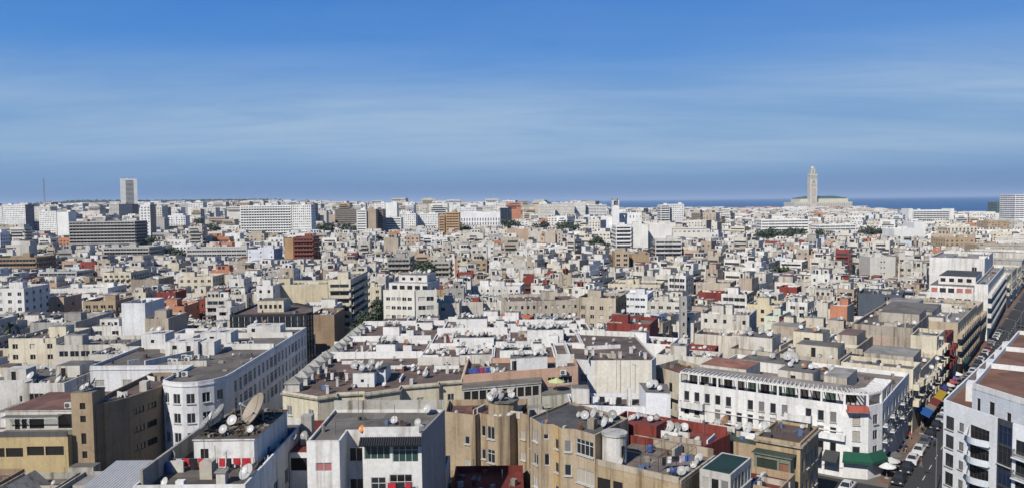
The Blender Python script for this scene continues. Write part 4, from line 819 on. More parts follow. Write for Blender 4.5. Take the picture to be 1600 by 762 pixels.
def awning(s0, s1, t0, depth_, z, col, lab, cat='awning', front=False):
    m = MB()
    f = (lambda u, v: RS(-29.5 - v, u)) if front else (lambda u, v: RS(u, TL_(u) - v))
    a0, a1, b0, b1 = f(s0, .05), f(s1, .05), f(s0, depth_), f(s1, depth_)
    p = [(*a0, z), (*a1, z), (*b1, z - .9), (*b0, z - .9), (*b0, z - 1.15), (*b1, z - 1.15), (*a1, z - .08), (*a0, z - .08)]
    m.add(p, [(0, 1, 2, 3), (3, 2, 5, 4), (4, 5, 6, 7), (0, 3, 4, 7), (1, 6, 5, 2)], col)
    k = int(abs(s1 - s0) / 1.2)
    for i in range(k + 1):
        q = f(s0 + (s1 - s0) * i / max(1, k), depth_); m.tube((*q, z - 1.15), (*q, z - 1.2), .03, n=4, col=(.1, .1, .1))
    return tag(m.build('awning', CLOTH), lab, cat, 'shop awnings along the right street')
AW = [(10, 3.8, 2.6, GZ + 4.2, (.16, .145, .13, .6), 'wide grey awning over the shaded shop left of the green one'), (3.4, 1.2, 2.4, GZ + 4.0, (.055, .06, .055, .5), 'small dark grey awning between the grey and green ones')]
for a in AW: awning(a[0], a[1], 0, a[2], a[3], a[4], a[5], front=True)
m = MB(); a = [RS(-29.6, .7), RS(-28.5, -2.7), RS(-25.3, -4.1)]; b = [RS(-30.7, .6), RS(-29.4, -3.5), RS(-25.7, -5.0)]
for i in range(2):
    m.add([(*a[i], GZ + 4.2), (*a[i + 1], GZ + 4.2), (*b[i + 1], GZ + 3.1), (*b[i], GZ + 3.1), (*b[i], GZ + 2.7), (*b[i + 1], GZ + 2.7), (*a[i + 1], GZ + 4.1), (*a[i], GZ + 4.1)], [(3, 2, 1, 0), (4, 5, 2, 3), (7, 6, 5, 4)], (.012, .075, .045, .4))
tag(m.build('awning', CLOTH), 'dark green awning wrapped round the foot of the pergola block', 'awning', 'shop awnings along the right street')
for s0, s1, col, lab in ((3, 8, (.02, .10, .32, .4), 'bright blue street awning, lowest of the coloured row'), (8.2, 11.5, (.25, .2, .17, .4), 'grey-pink street awning between the blue and the dark red one'), (11.8, 17, (.16, .03, .025, .4), 'dark red street awning below the yellow one'), (17.3, 25, (.42, .27, .03, .4), 'yellow-ochre street awning above the dark red one'), (27, 31, (.05, .05, .18, .4), 'navy street awning just beyond the yellow one'), (60, 68, (.02, .07, .06, .4), 'dark teal awning far up the right street')):
    awning(s0, s1, 0, 2.4 if s0 < 26 else 1.9, GZ + 4.0, col, lab)
# -- buildings along the right street
def street_b(s0, s1, t0, t1, z, col, roof, lab, short, spec, nd=5, f0=None, **kw):
    r = building('apartment_building', lab, 'apartment building', [RS(s0, t1), RS(s0, t0 + TL_(s0)), RS(s1, t0 + TL_(s1)), RS(s1, t1)], z, col=col, roof=roof, near=True, short=short, fac={0: f0 or dict(n=2, w=1.1, h=1.4), 1: spec}, **kw)
    dishes(r, scatter(r['foot'], nd, .8)); return r
BALC = dict(n='auto', pitch=3.1, w=1.3, h=2.0, sh=3.0, top=1.5, mix=(3, 2, 5, 1), balc=('solid', 1.0, 2.4, ()))
b = street_b(.4, 8, 0, 7.8, 18.6, CREAM, GREYR, 'narrow cream balcony building right behind the pergola block on the street', 'the cream balcony building', BALC, 4)
b = street_b(8.2, 26.8, 0, 7.8, 17.0, (.55, .50, .41, .8), GREYR, 'greyish cream street building with many balconies and dishes above the awnings', 'the awning-side flats', BALC, 6); hut(b, rrect(12, 22, -3, 6), 2.4, col=(.5, .45, .38, .9), roof=LGREYR)
DISH += [(*RS(s, TL_(s) - .8), z, .45, math.radians(200), .6, R(), b, 'balconies') for s, z in ((2, 15), (10, 15), (13, 13), (15, 16), (17, 11.5), (20, 14.5), (22, 16.5), (23, 12), (25.5, 14))]
CL = building('apartment_building', 'low brown-roofed block crowded with dishes between pergola block and peeling wall', 'apartment building', rrect(.6, 31.6, 8, 30), 18.9, col=(.50, .45, .37, .9), roof=(.20, .165, .13, .9), near=True, par=.5, short='the dish-crowded brown block', fac={})
hut(CL, rrect(3, 9, 9, 17), 2.2, col=(.6, .56, .46, .8), roof=GREYR, door=(0, 3)); hut(CL, rrect(12, 18, 14, 20), 3.2, col=CREAM, roof=GREYR, fac={0: [(2.2, 3.4, 19.6, 20.6)]}); hut(CL, rrect(20, 29, 9, 13), 2.0, col=(.55, .5, .42, .9), roof=BROWNR); hut(CL, rrect(4, 10, 22, 29), 2.6, col=OFFW, roof=GREYR); hut(CL, rrect(23, 29, 22, 28), 2.3, col=(.45, .38, .3, .8), roof=LGREYR)
m = MB()
for s_, t_, L, k in ((11, 9, 6, 0), (11, 21, 10, 1), (19, 24, 7, 0), (2, 19.5, 12, 1), (24, 15, 8, 1), (17, 11, 6, 0)): m.box(*RS(s_, t_), 18.4, L, .25, U(.6, 1.1), RANG + (1.571 if k == 0 else 0), CH(OFFW, (.5, .44, .36, .9), CREAM))
part(CL, 'parapet', m)
dishes(CL, scatter(CL['foot'], 64, .8), r=(.36, .58)); dishes(CL, [(*RS(U(12.5, 17.5), U(14.5, 19.5)), .6) for _ in range(5)], z=21.7, where='tall hut'); dishes(CL, [(*RS(U(4, 10), U(22.5, 28.5)), U(.4, .9)) for _ in range(7)], z=21.1, where='white hut')
PEEL = building('apartment_building', 'grey-beige block with large peeling blank end wall and roof dishes', 'apartment building', rrect(32, 56, 0, 12.5), 21.3, col=(.40, .355, .295, .9), roof=(.16, .145, .13, .9), near=True, short='the peeling blank wall', fac={1: dict(n=7, w=1.3, h=1.4, sh=3.0, top=2.4)})
aa = math.atan2(-LV[1], -LV[0])
for i in range(3):
    for j in range(3):
        m = MB(); c = RS(31.97, 11.6 - i * 3.7 - 1.7); m.box(c[0], c[1], 8.6 + j * 3.6, 3.4, .05, 3.3, aa, (.44 + .06 * ((i + j) % 2), .39 + .04 * ((i * j) % 2), .33, 1)); part(PEEL, 'render_patch', m)
hut(PEEL, rrect(44, 55, .4, 9), 2.2, col=(.46, .42, .36, .9), roof=GREYR); dishes(PEEL, scatter(PEEL['foot'], 26, .6))
b = street_b(27, 38, 0, -.3, 20.6, (.66, .60, .47, .5), GREYR, 'narrow cream building with blank sunlit gable on the right street', 'the cream gable', BALC, 2, f0=dict(n=0))
b = street_b(39, 50, -.2, -.3, 18.8, RED, REDR, 'small red-walled house beyond the cream gable on the right street', 'the red street house', BALC, 1, f0=dict(n=0))
b = street_b(50.3, 56.6, 0, -.3, 14.5, OFFW, LGREYR, 'low white street house between the red house and the long beige building', 'the low white street house', BALC, 2)
b = street_b(57, 95, -.2, 15, 19.6, (.50, .42, .31, .8), LGREYR, 'long beige street building with dish-covered roof and blue tarpaulin', 'the long beige street building', BALC, 44); hut(b, rrect(62, 80, 0, 12), 2.2, col=(.5, .46, .4, .9), roof=GREYR)
hut(b, rrect(83, 93, 6, 14), 1.8, col=(.55, .5, .42, .9), roof=LGREYR); hut(b, rrect(58, 61.5, -3, 6), 1.6, col=OFFW, roof=GREYR)
for s_, t_, L, k in ((70, -3, 9, 0), (82, -1, 6, 1), (90, 2, 7, 1), (60, 9, 5, 1)):
    m = MB(); m.box(*RS(s_, t_), 18.7, L, .22, U(.8, 1.3), RANG + 1.571 * k, CH(OFFW, (.5, .45, .37, .9))); part(b, 'parapet', m)
m = MB(); m.box(*RS(86, 3), 19.0, 5, 4, 1.0, RANG, (.10, .25, .45, .4)); part(b, 'tarpaulin', m, CLOTH)
b = street_b(95.4, 113, 0, 12, 18.6, (.52, .44, .32, .8), LGREYR, 'brownish street building just below the tall white end wall', 'the brownish street building', BALC, 6)
W1 = building('apartment_building', 'tall white building with blind end wall rising over the right street', 'apartment building', rrect(114, 190, -8.4, -4.9), 23.6, col=WHITE, roof=LGREYR, near=True, short='the tall white end wall', fac={1: dict(n=22, w=1.4, h=1.9, sh=3.0, style='dark', balc=('solid', 1, 2.2, ()))})
W2 = building('apartment_building', 'white block with pink awnings and stepped terraces left of the tall white wall', 'apartment building', rrect(115, 150, -4.7, 8), 20.4, col=WHITE, roof=GREYR, near=True, short='the pink-awning block', dflt=dict(n=5, w=1.7, h=1.2, mu=.8, sh=3))
hut(W2, rrect(119, 149, -4.3, 7.8), 2.4, col=WHITE, roof=GREYR, fac={0: [(.6 + i * 2.3, 2.3 + i * 2.3, 19.8, 21.4, (.45, .16, .14, .3) if i in (0, 3, 4) else (.03, .03, .03, .3)) for i in range(5)]})
hut(W2, rrect(125, 148, -4.3, 6), 5.0, col=WHITE, roof=(.07, .07, .075, .6), fac={0: [(.6 + i * 2.4, 2.0 + i * 2.4, 22.8, 24) for i in range(4)]})
W3 = building('apartment_building', 'huge blank white block behind the pink awnings on the right', 'apartment building', rrect(152, 190, -4.7, 12), 28.6, col=WHITE, roof=LGREYR, near=True, short='the huge blank white block', fac={0: dict(extra=[(13, 14.4, 24.2, 25.6, 'dark')])})
for s0 in range(192, 540, 26):
    street_b(s0, s0 + U(20, 25), 0, 14, U(17, 22), CH(WHITE, OFFW, CREAM, BEIGE, GREY), CH(GREYR, LGREYR), 'street-side building with balconies, %s beyond the tall white end wall' % ordinal((s0 - 192) // 26), 'the %s building past the tall wall' % ordinal((s0 - 192) // 26), dict(n=7, w=1.3, h=1.8, balc=('solid', .9, 2, ())), 2)
# -- modern white building at the right edge
A_, C_, D_, E_ = (63, 111), (64.7, 101.2), (65.15, 98.8), (67.6, 90)
MW = building('apartment_building', 'modern white apartment building with terracotta roofs, curved balconies and dark glass strip', 'apartment building', [A_, C_, D_, E_, (100, 76), (135, 118), (101, 156)], 20.4, col=(.76, .78, .79, .2), roof=TERRA, par=1.0, near=True, short='the terracotta-roofed building', fcol='dark',
    wallcols={1: (.05, .055, .065, .2)}, fac={0: dict(extra=[(.5, 2.1, 18.2 - i * 2.75 - 1.9, 18.2 - i * 2.75, 'win') for i in range(6)] + [(3.1, 4.0, 17.9 - i * 2.75 - 1.2, 17.9 - i * 2.75, 'shutter') for i in range(6)] + [(5.2, 8.6, 18.2 - i * 2.75 - 2.0, 18.2 - i * 2.75, 'dark') for i in range(6)]),
    1: dict(extra=[(.1, 2.3, 19.6 - i * 2.75 - 2.5, 19.6 - i * 2.75, 'blue' if i % 2 == 0 else 'win') for i in range(7)]), 2: dict(n=3, w=2.0, h=1.9, sh=2.75, top=2.0, mu=.5, style='win', balc=('rail', .7, 2.2, ()))})
for i in range(6):
    z = 18.2 - i * 2.75 - 2.05; u = 6.9; dx, dy = (C_[0] - A_[0]) / 9.95, (C_[1] - A_[1]) / 9.95; c = (A_[0] + dx * u, A_[1] + dy * u)
    m = MB(); arc = [(-2.0 + 4.0 * k / 8, -(.35 + 1.0 * math.sin(math.pi * k / 8))) for k in range(9)]
    for (a0, b0), (a1, b1) in zip(arc, arc[1:]):
        m.add([(a0, 0, -.15), (a1, 0, -.15), (a1, b1, -.15), (a0, b0, -.15), (a0, 0, 0), (a1, 0, 0), (a1, b1, 0), (a0, b0, 0)], [(3, 2, 1, 0), (4, 5, 6, 7)], (.66, .69, .72, .2))
        m.add([(a0, b0, -.15), (a1, b1, -.15), (a1, b1, .75), (a0, b0, .75), (a0, b0 + .1, .75), (a1, b1 + .1, .75), (a1, b1 + .1, 0), (a0, b0 + .1, 0)], [(1, 0, 3, 2), (2, 3, 4, 5), (5, 4, 7, 6)][::1], (.62, .66, .70, .2))
    bo = m.build('balcony', PLASTER, MW['root']); bo.location = (c[0] - MW['org'][0], c[1] - MW['org'][1], z - MW['org'][2]); bo.rotation_euler = (0, 0, math.atan2(dy, dx))
    if i < 4:
        cur = MB(); cur.add([(-1.9, -.95, .75), (-.9, -1.28, .75), (-1.75, -.15, 2.0), (-1.9, -.9, .78), (-.9, -1.23, .78), (-1.75, -.1, 2.03)], [(0, 1, 2), (5, 4, 3)], (.72, .71, .68, .2)); co = cur.build('sun_blind', CLOTH, MW['root']); co.location = bo.location; co.rotation_euler = bo.rotation_euler
pent = [(65.8, 108.8), (66.9, 101.6), (67.3, 99.2), (69.6, 92.5), (98, 80), (130, 118), (100.5, 151.5)]
PT = hut(MW, pent, 3.0, z=19.4, col=(.62, .66, .71, .2), roof=TERRA, fac={0: [(.9, 1.6, 19.6, 21.4), (3.2, 4.2, 19.7, 21.5), (6.3, 7.1, 19.6, 20.8)]}, name='penthouse')
m = MB()
ins_ = inset(pent, .15)
for a, b in zip(ins_, ins_[1:] + ins_[:1]): m.box((a[0] + b[0]) / 2, (a[1] + b[1]) / 2, PT, math.dist(a, b) + .1, .26, .75, math.atan2(b[1] - a[1], b[0] - a[0]), (.74, .74, .73, .3))
for k in (.30, .62):
    a = (pent[0][0] + (pent[6][0] - pent[0][0]) * k, pent[0][1] + (pent[6][1] - pent[0][1]) * k); b = (a[0] + 26, a[1] - 20); m.box((a[0] + b[0]) / 2, (a[1] + b[1]) / 2, PT, math.dist(a, b), .26, .8, math.atan2(b[1] - a[1], b[0] - a[0]), (.74, .74, .73, .3))
for k in range(5):
    t = .12 + k * .18; a = (pent[0][0] + (pent[6][0] - pent[0][0]) * t, pent[0][1] + (pent[6][1] - pent[0][1]) * t); m.box(a[0] - .6, a[1] + .6, 19.4, 1.6, 3.2, 2.6, -HD, (.72, .72, .71, .3))
part(MW, 'parapet', m)
for q in ((71.5, 103.6), (72.2, 103.0), (73.2, 103.4), (72.9, 101.5), (73.9, 100.9), (75.4, 99.4), (76.1, 98.8), (83.5, 118), (84.3, 117.5), (85.2, 116.9), (84.6, 119), (87, 116), (86.2, 115.2), (96, 131), (97, 130.5), (98, 130)): ACS.append((*q, PT, U(2.7, 3.5), MW))

for r in REG:
    sh_ = r['short']; n_ = {'the cream terrace block': 26, 'the long rounded white block': 34, 'the tiled-awning villa': 14, 'the stained white block': 26, 'the brown stair-tower block': 10, 'the dish-crowded brown block': 60, 'the pergola corner block': 50, 'the peeling blank wall': 26, 'the long beige street building': 60, 'the brownish street building': 24, 'the blank cream wall': 22, 'the red roof terrace': 16, 'the salmon strip block': 14, 'the arched tan house': 10, 'the green-roofed tan house': 14, 'the tan bay-cornered house': 12, 'the tan turret flats': 12, 'the terracotta-roofed building': 0, 'the dark green roof': 0, 'the narrow terrace': 0}.get(sh_, 16)
    if n_: clutter(r, n_, wall=sh_ not in ('the cream terrace block', 'the tiled-awning villa', 'the tan turret flats'))
clutter(T0, 14, T1, [RS(-72.6, 19.6), RS(-72.8, 9.4), RS(-62.8, 9.4), RS(-62.8, 19.6)], False)
# ------------------------------------------------------------------ middle-distance and far buildings one can point at
SHOW = {'the twin tower flats': 46, 'the tower right half': 46, 'the art-deco corner building': 50, 'the art-deco wing': 50, 'the white strip-window office': 28, 'the slate blue hall': 34, 'the concrete frame building': 40, 'the long white hotel': 42, 'the hotel end block': 42, 'the tan flank': 40, 'the red tan tower': 40, 'the balcony-fronted slab': 40, 'the broad blank flank': 40, 'the second blank flank': 38, 'the stepped dark-floor flats': 32, 'the pale blue house': 22, 'the white brown tower': 32, 'the brown flank tower': 32, 'the brown-orange towers': 26, 'the tall pale tower': 50, 'the white column slab': 34, 'the blank-sided tower': 40, 'the white tower pair': 34, 'the slab flats by the tree': 32, 'the big cream flank': 44, 'the blank white cube': 42, 'the tan balcony flats': 30, 'the white church nave': 28, 'the round-fronted hotel': 26, 'the square-window hotel': 26, 'the white curved offices': 20, 'the long seaside hotel': 16, 'the red cube house': 17, 'the left white cube': 17, 'the white arcaded building': 22, 'the orange house': 14}   # how many photo pixels of it stay in view
def LM(label, short, px0, px1, ytop, Y, depth, col=WHITE, roof=LGREYR, ang=0., spec=WIN, cat='apartment building', name='apartment_building', huts=1, nd=3, hh=2.5, hc=None, side=None, rdepth=.22, show=None, **kw):
    k0, k1 = (px0 - 800) / FPX, (px1 - 800) / FPX; a = math.radians(ang); X0 = k0 * Y
    w = (k1 * Y - X0) / (math.cos(a) - k1 * math.sin(a))
    fr = frame2(X0, Y, a); z = ZAT((px0 + px1) / 2, ytop, Y)
    g = ground_z(X0, Y)
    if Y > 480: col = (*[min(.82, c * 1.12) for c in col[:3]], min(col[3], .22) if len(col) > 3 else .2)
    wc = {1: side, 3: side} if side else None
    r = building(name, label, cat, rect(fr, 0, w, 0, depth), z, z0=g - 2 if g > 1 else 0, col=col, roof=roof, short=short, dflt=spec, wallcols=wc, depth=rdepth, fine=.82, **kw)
    for i in range(huts):
        hw = min(w * .5, U(3, 5)); u0 = U(.5, max(.6, w - hw - .5)); v0 = U(1, max(1.2, depth * .5))
        zz = hut(r, rect(fr, u0, u0 + hw, v0, v0 + U(2.5, 4)), hh, col=hc or col, roof=LGREYR)
        if Y < 420: dishes(r, [(*fr(U(u0, u0 + hw), U(v0, v0 + 2)), U(.45, .7)) for _ in range(2)], z=zz, where='hut')
    if Y < 420: dishes(r, scatter(r['foot'], nd + 2, .6)); clutter(r, 12)
    r['fr'] = fr; r['w'] = w; r['show'] = show or SHOW.get(short)
    return r
W2W = dict(n='auto', pitch=3.2, w=1.5, h=1.4, sh=3.05, top=1.6)
BAND = dict(n='band', pitch=6, h=1.25, sh=3.0, top=1.2, style='dark')
BANDB = dict(n='band', pitch=4.5, h=1.5, sh=3.1, top=1.4, style='dark', balc=('solid', 1.0, 'all', ()), bdrop=2.5)
GRID = dict(n='auto', pitch=2.2, w=1.2, h=1.3, sh=2.9, top=1.2)
NONE = None
# left
LM('brown and beige balcony block with dark bands at the left edge', 'the brown banded block', -20, 55, 402, 420, 18, (.36, .27, .18, .7), GREYR, 0, BANDB, nd=6)
LM('long pale grey office with strip windows beside the brown banded block', 'the grey strip-window office', 57, 117, 424, 400, 16, (.52, .53, .53, .6), LGREYR, 0, BAND)
LM('white corner flats with dark windows at the left edge', 'the white left-edge flats', -12, 33, 450, 250, 14, WHITE, GREYR, 0, W2W)
for i, (a, b, t) in enumerate(((35, 52, 470), (53, 78, 467), (79, 95, 464))):
    LM('pinkish beige cube house, %s of three in a row on the left' % ORD[i], 'the %s pinkish cube house' % ORD[i], a, b, t, 262 + i, 11, PINKB, BROWNR, 0, dict(n=1, w=1.2, h=1.2, top=2.8), huts=0, nd=1, cat='house', name='house')
LM('blank white sunlit block standing alone left of centre', 'the blank white cube', 185, 222, 473, 212, 12, (.72, .735, .75, .35), LGREYR, 0, NONE, huts=0)
LM('long white house with slotted windows and white roof', 'the white slotted house', 74, 165, 450, 330, 16, WHITE, WHR, 0, dict(n=12, w=1.0, h=1.4, rows=1, top=2.5), huts=2)
LM('tall cream flats with blank side on the left', 'the tall cream flats', 276, 330, 432, 330, 16, CREAM, LGREYR, 0, W2W)
LM('grey-beige blank box behind the white slotted house', 'the grey-beige blank box', 202, 245, 436, 352, 16, (.36, .31, .25, .6), GREYR, 0, NONE, huts=0)
LM('cream terraced flats with cluttered balconies left of the blank box', 'the cluttered cream flats', 157, 202, 425, 352, 18, CREAM, LGREYR, 0, dict(n='auto', pitch=2.8, w=1.6, h=1.6, style='dark', balc=('solid', 1, 2, ())))
LM('small red house above terracotta houses left of centre', 'the small red house', 240, 271, 456, 300, 10, RED, REDR, 0, NONE, huts=0, cat='house', name='house')
LM('red wall of a rooftop hut on the left', 'the red rooftop wall', 229, 273, 525, 190, 8, RED, GREYR, 0, NONE, huts=0, cat='house', name='house')
LM('tall beige peeling house behind the red rooftop wall', 'the peeling beige house', 221, 258, 497, 205, 12, BEIGE, BROWNR, 0, NONE, nd=4)
LM('terracotta house with broken roofline left of centre', 'the terracotta house', 238, 284, 478, 255, 12, SALMON, BROWNR, 0, dict(n=3, w=1, h=1))
LM('white stepped house left of the dark glass block', 'the white stepped house', 334, 356, 480, 240, 14, WHITE, LGREYR, 0, dict(n=3, w=1.6, h=1.3))
LM('white small house on the left with pale roof slab', 'the pale-slab house', 100, 165, 470, 300, 14, OFFW, WHR, 0, W2W)
LM('tan balcony house between pinkish cubes and blank white cube', 'the tan balcony house', 125, 176, 470, 265, 13, TAN, GREYR, 0, dict(n=4, w=2, h=1.9, style='dark', balc=('solid', 1, 2.4, ())))
LM('low house with tin sheds behind the stained white block', 'the tin-shed house', 40, 112, 503, 215, 18, GREY, LGREYR, 0, NONE, nd=8)
LM('low cream house with a dark row of rooftop dishes, far left', 'the dish-row house', 5, 80, 528, 178, 15, CREAM, BROWNR, 0, W2W, nd=8)
LM('low grey-roofed house with wide dark windows behind the long white block', 'the wide-window house', 78, 190, 538, 172, 12, OFFW, GREYR, 0, dict(n=6, w=2.4, h=1.5, style='dark', rows=1), nd=8)
LM('white row house with colonnaded attic behind the brown block', 'the colonnaded attic house', 130, 192, 553, 158, 9, OFFW, WHR, 0, dict(n=10, w=.8, h=1.3, rows=1, style='dark'), nd=10, huts=0)
# centre-left
LM('tan gable of a house behind the dark glass block', 'the tan gable', 481, 519, 491, 222, 14, (.33, .24, .16, .8), GREYR, 0, NONE, huts=0)
LM('white hut house with large dish left of the tan gable', 'the white hut house', 462, 519, 479, 238, 12, WHITE, LGREYR, 0, dict(n=3, w=1, h=1.2, rows=1), nd=6)
LM('big blank cream-yellow flank wall left of centre', 'the big cream flank', 424, 510, 444, 258, 14, (.60, .53, .38, .5), LGREYR, 0, NONE, huts=1, nd=5)
LM('white house with two windows left of the cream flank', 'the white two-window house', 398, 424, 446, 250, 14, WHITE, LGREYR, 0, dict(n=2, w=1.1, h=1.2))
LM('cream balcony tower at the corner of the shaded street', 'the cream balcony tower', 511, 546, 436, 252, 30, CREAM, LGREYR, 0, dict(n='band', pitch=9, h=1.5, sh=3.1, top=2, style='dark', balc=('solid', 1, 'all', ())))
AD = LM('white art-deco corner building with stepped terraces and curved balconies', 'the art-deco corner building', 597, 646, 452, 226, 15, (.72, .70, .63, .35), LGREYR, -14, dict(n=5, w=1.5, h=1.2, sh=3.2, top=2.6), huts=0, nd=0)
LM('white right wing of the art-deco corner with broad windows', 'the art-deco wing', 647, 681, 453, 224, 15, (.72, .70, .63, .35), LGREYR, 12, dict(n=2, w=2.6, h=1.5, sh=3.2, top=2.4), huts=0, nd=0)
hut(AD, rect(AD['fr'], .8, 13, 2.5, 13), 2.6, col=WHITE, roof=LGREYR, fac={0: [(1 + i * 2.4, 2.6 + i * 2.4, AD['zd'] + .8, AD['zd'] + 2) for i in range(5)]}); zz = hut(AD, rect(AD['fr'], 3, 12, 5, 13), 4.7, col=WHITE, roof=LGREYR, fac={0: [(1 + i * 2.6, 2 + i * 2.6, AD['zd'] + 3.3, AD['zd'] + 4.2) for i in range(3)]})
dishes(AD, [(*AD['fr'](U(3, 12), U(5.5, 12)), U(.5, .8)) for _ in range(12)], z=zz, where='top terrace')
LM('small pale grey house right of the art-deco corner', 'the small pale house', 683, 716, 473, 238, 12, OFFW, LGREYR, 0, dict(n=2, w=1.4, h=1.2), nd=5)
LM('orange-red rendered house right of centre', 'the orange house', 745, 822, 497, 198, 9, (.50, .155, .075, .35), LGREYR, -14, dict(n=8, w=1.1, h=.9, rows=1, style='dark', top=1.9), huts=2, nd=5, hc=WHITE, cat='house', name='house')
LM('beige slab flats with blank flank by the dark tree', 'the slab flats by the tree', 676, 703, 408, 385, 14, (.45, .42, .36, .5), LGREYR, 0, dict(n='band', pitch=5, h=1.4, style='dark', mu=.8, balc=('solid', .8, 'all', ())))
LM('long white house with many small windows and stepped roof', 'the long white stepped house', 738, 812, 446, 300, 14, WHITE, WHR, -8, dict(n='auto', pitch=2.4, w=1, h=1.1, sh=2.9), huts=3)
LM('grey flats with heavy dark balconies by the dark tree', 'the dark balcony flats', 604, 640, 402, 380, 18, GREY, GREYR, 0, dict(n='band', pitch=4, h=1.6, style='dark', balc=('solid', 1, 'all', ())))
# centre-right
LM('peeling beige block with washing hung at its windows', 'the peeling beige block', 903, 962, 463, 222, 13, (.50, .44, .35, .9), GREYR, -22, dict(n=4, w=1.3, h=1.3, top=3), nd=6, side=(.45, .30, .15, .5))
LM('bright red rendered house wall in the middle of the town', 'the bright red house', 948, 1016, 503, 188, 12, RED, GREYR, -20, NONE, huts=1, nd=3, side=RED)
LM('low white terrace lined with dishes before the bright red house', 'the dish-lined white terrace', 950, 1048, 531, 172, 9, CWH, REDR, -24, NONE, huts=1, nd=16)
LM('brick-red parapet terrace right of the dish-lined white terrace', 'the red parapet terrace', 1040, 1118, 540, 166, 5, RED, REDR, -24, NONE, huts=0, nd=7, cat='house', name='house')
LM('low off-white dish-strewn roof behind the old balcony house', 'the low dish-strewn roof', 1026, 1122, 552, 157, 7, OFFW, BROWNR, -24, NONE, huts=1, nd=16, cat='house', name='house')
LM('white house with blue-grey windows behind the peeling block', 'the blue-window house', 972, 1012, 458, 262, 12, (.70, .73, .76, .3), WHR, -20, dict(n=4, w=1.8, h=1.0, sh=3), nd=3)
LM('cream three-tier house with long window bands', 'the cream tiered house', 950, 1032, 442, 330, 16, CREAM, LGREYR, -18, dict(n=10, w=1.2, h=1, sh=3), huts=3)
LM('white house right of the blue-window house', 'the white plain house', 1013, 1066, 470, 252, 12, OFFW, LGREYR, -18, dict(n=4, w=1.6, h=1.2, sh=3.2), nd=4)
mt = LM('slim grey square tower like a small minaret among the houses', 'the slim grey tower', 1064, 1074, 463, 205, 1.8, GREY, GREYR, 0, dict(n=1, w=.6, h=1.2, sh=3.4), huts=0, nd=0, cat='tower', name='tower')
LM('white stepped terrace house with brown doors, right of centre', 'the white terrace house', 1096, 1172, 488, 205, 13, OFFW, LGREYR, -26, dict(n=5, w=1, h=1.3, sh=3.1), huts=2, nd=6)
LM('cream terrace wall with stained top left of the yellow house', 'the stained cream terrace', 1086, 1168, 520, 178, 9, (.64, .60, .52, .9), BROWNR, -28, NONE, huts=0, nd=8, cat='house', name='house')
LM('long low house with brown eaves and arched windows', 'the long low eaves house', 790, 905, 470, 238, 18, (.55, .50, .42, .8), BROWNR, 6, dict(n=12, w=.9, h=1.3, rows=2, top=1.8), nd=10)
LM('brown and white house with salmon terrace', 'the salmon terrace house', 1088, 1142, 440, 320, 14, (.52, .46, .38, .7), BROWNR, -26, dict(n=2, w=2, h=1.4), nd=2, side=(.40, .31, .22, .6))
LM('dark red roof wall between cream houses right of centre', 'the dark red roof wall', 1092, 1128, 455, 300, 7, RED, SALMON, -26, NONE, huts=0, nd=0, cat='house', name='house')
LM('white flats with brown blank side right of centre', 'the brown-sided white flats', 1128, 1168, 458, 268, 13, WHITE, GREYR, -28, dict(n='band', pitch=4, h=1.5, style='dark'), side=(.36, .28, .20, .6), nd=3)
LM('yellow house with crenellated roof edge', 'the yellow house', 1168, 1218, 474, 232, 12, YELL, LGREYR, -30, dict(n=3, w=1.2, h=1.4), nd=4)
LM('white three-storey office block with strip windows, right of centre', 'the white strip-window office', 1220, 1254, 408, 420, 16, WHITE, WHR, -32, dict(n='band', pitch=7, h=1.2, sh=3.6), huts=1)
LM('red cube house on the right', 'the red cube house', 1219, 1247, 447, 300, 8, RED, REDR, -32, NONE, huts=0, nd=3, cat='house', name='house')
LM('tall dark red narrow wall on the right', 'the dark red narrow wall', 1219, 1236, 497, 215, 5, DRED, REDR, -35, NONE, huts=0, nd=1, cat='house', name='house')
LM('slate blue windowless hall on the right', 'the slate blue hall', 1343, 1412, 457, 255, 16, SLATE, (.06, .065, .075, .6), -30, dict(n=0, extra=[(8, 9.4, 16, 17.3, 'dark')]), huts=0, nd=3, cat='hall', name='hall')
LM('low cluttered brown roof before the salmon-sided house', 'the cluttered brown roof', 1236, 1350, 506, 205, 13, (.55, .50, .42, .9), BROWNR, -33, W2W, huts=2, nd=22)
LM('salmon-sided house left of the slate hall', 'the salmon-sided house', 1299, 1326, 476, 232, 10, SALMON, LGREYR, -35, NONE, nd=2, side=CREAM)
HT = LM('twin pale tower flats with dark balcony slot', 'the twin tower flats', 1361, 1401, 401, 375, 14, (.60, .58, .54, .35), LGREYR, -4, dict(n=2, w=.8, h=.8, sh=3.4, top=2.6, mu=5), huts=1, nd=2)
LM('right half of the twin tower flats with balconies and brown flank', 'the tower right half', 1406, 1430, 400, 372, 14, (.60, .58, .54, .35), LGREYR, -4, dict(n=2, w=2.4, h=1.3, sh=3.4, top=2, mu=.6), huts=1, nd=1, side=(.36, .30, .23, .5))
LM('cream broken-roofed house on the right', 'the cream broken house', 1215, 1245, 505, 200, 12, CREAM, LGREYR, -35, dict(n=2, w=1.2, h=1.3), nd=3)
LM('pale green-white house with green shutters at right', 'the green-shutter house', 1196, 1219, 492, 218, 12, (.62, .66, .55, .4), LGREYR, -34, dict(n=2, w=1.2, h=1.3), nd=3)
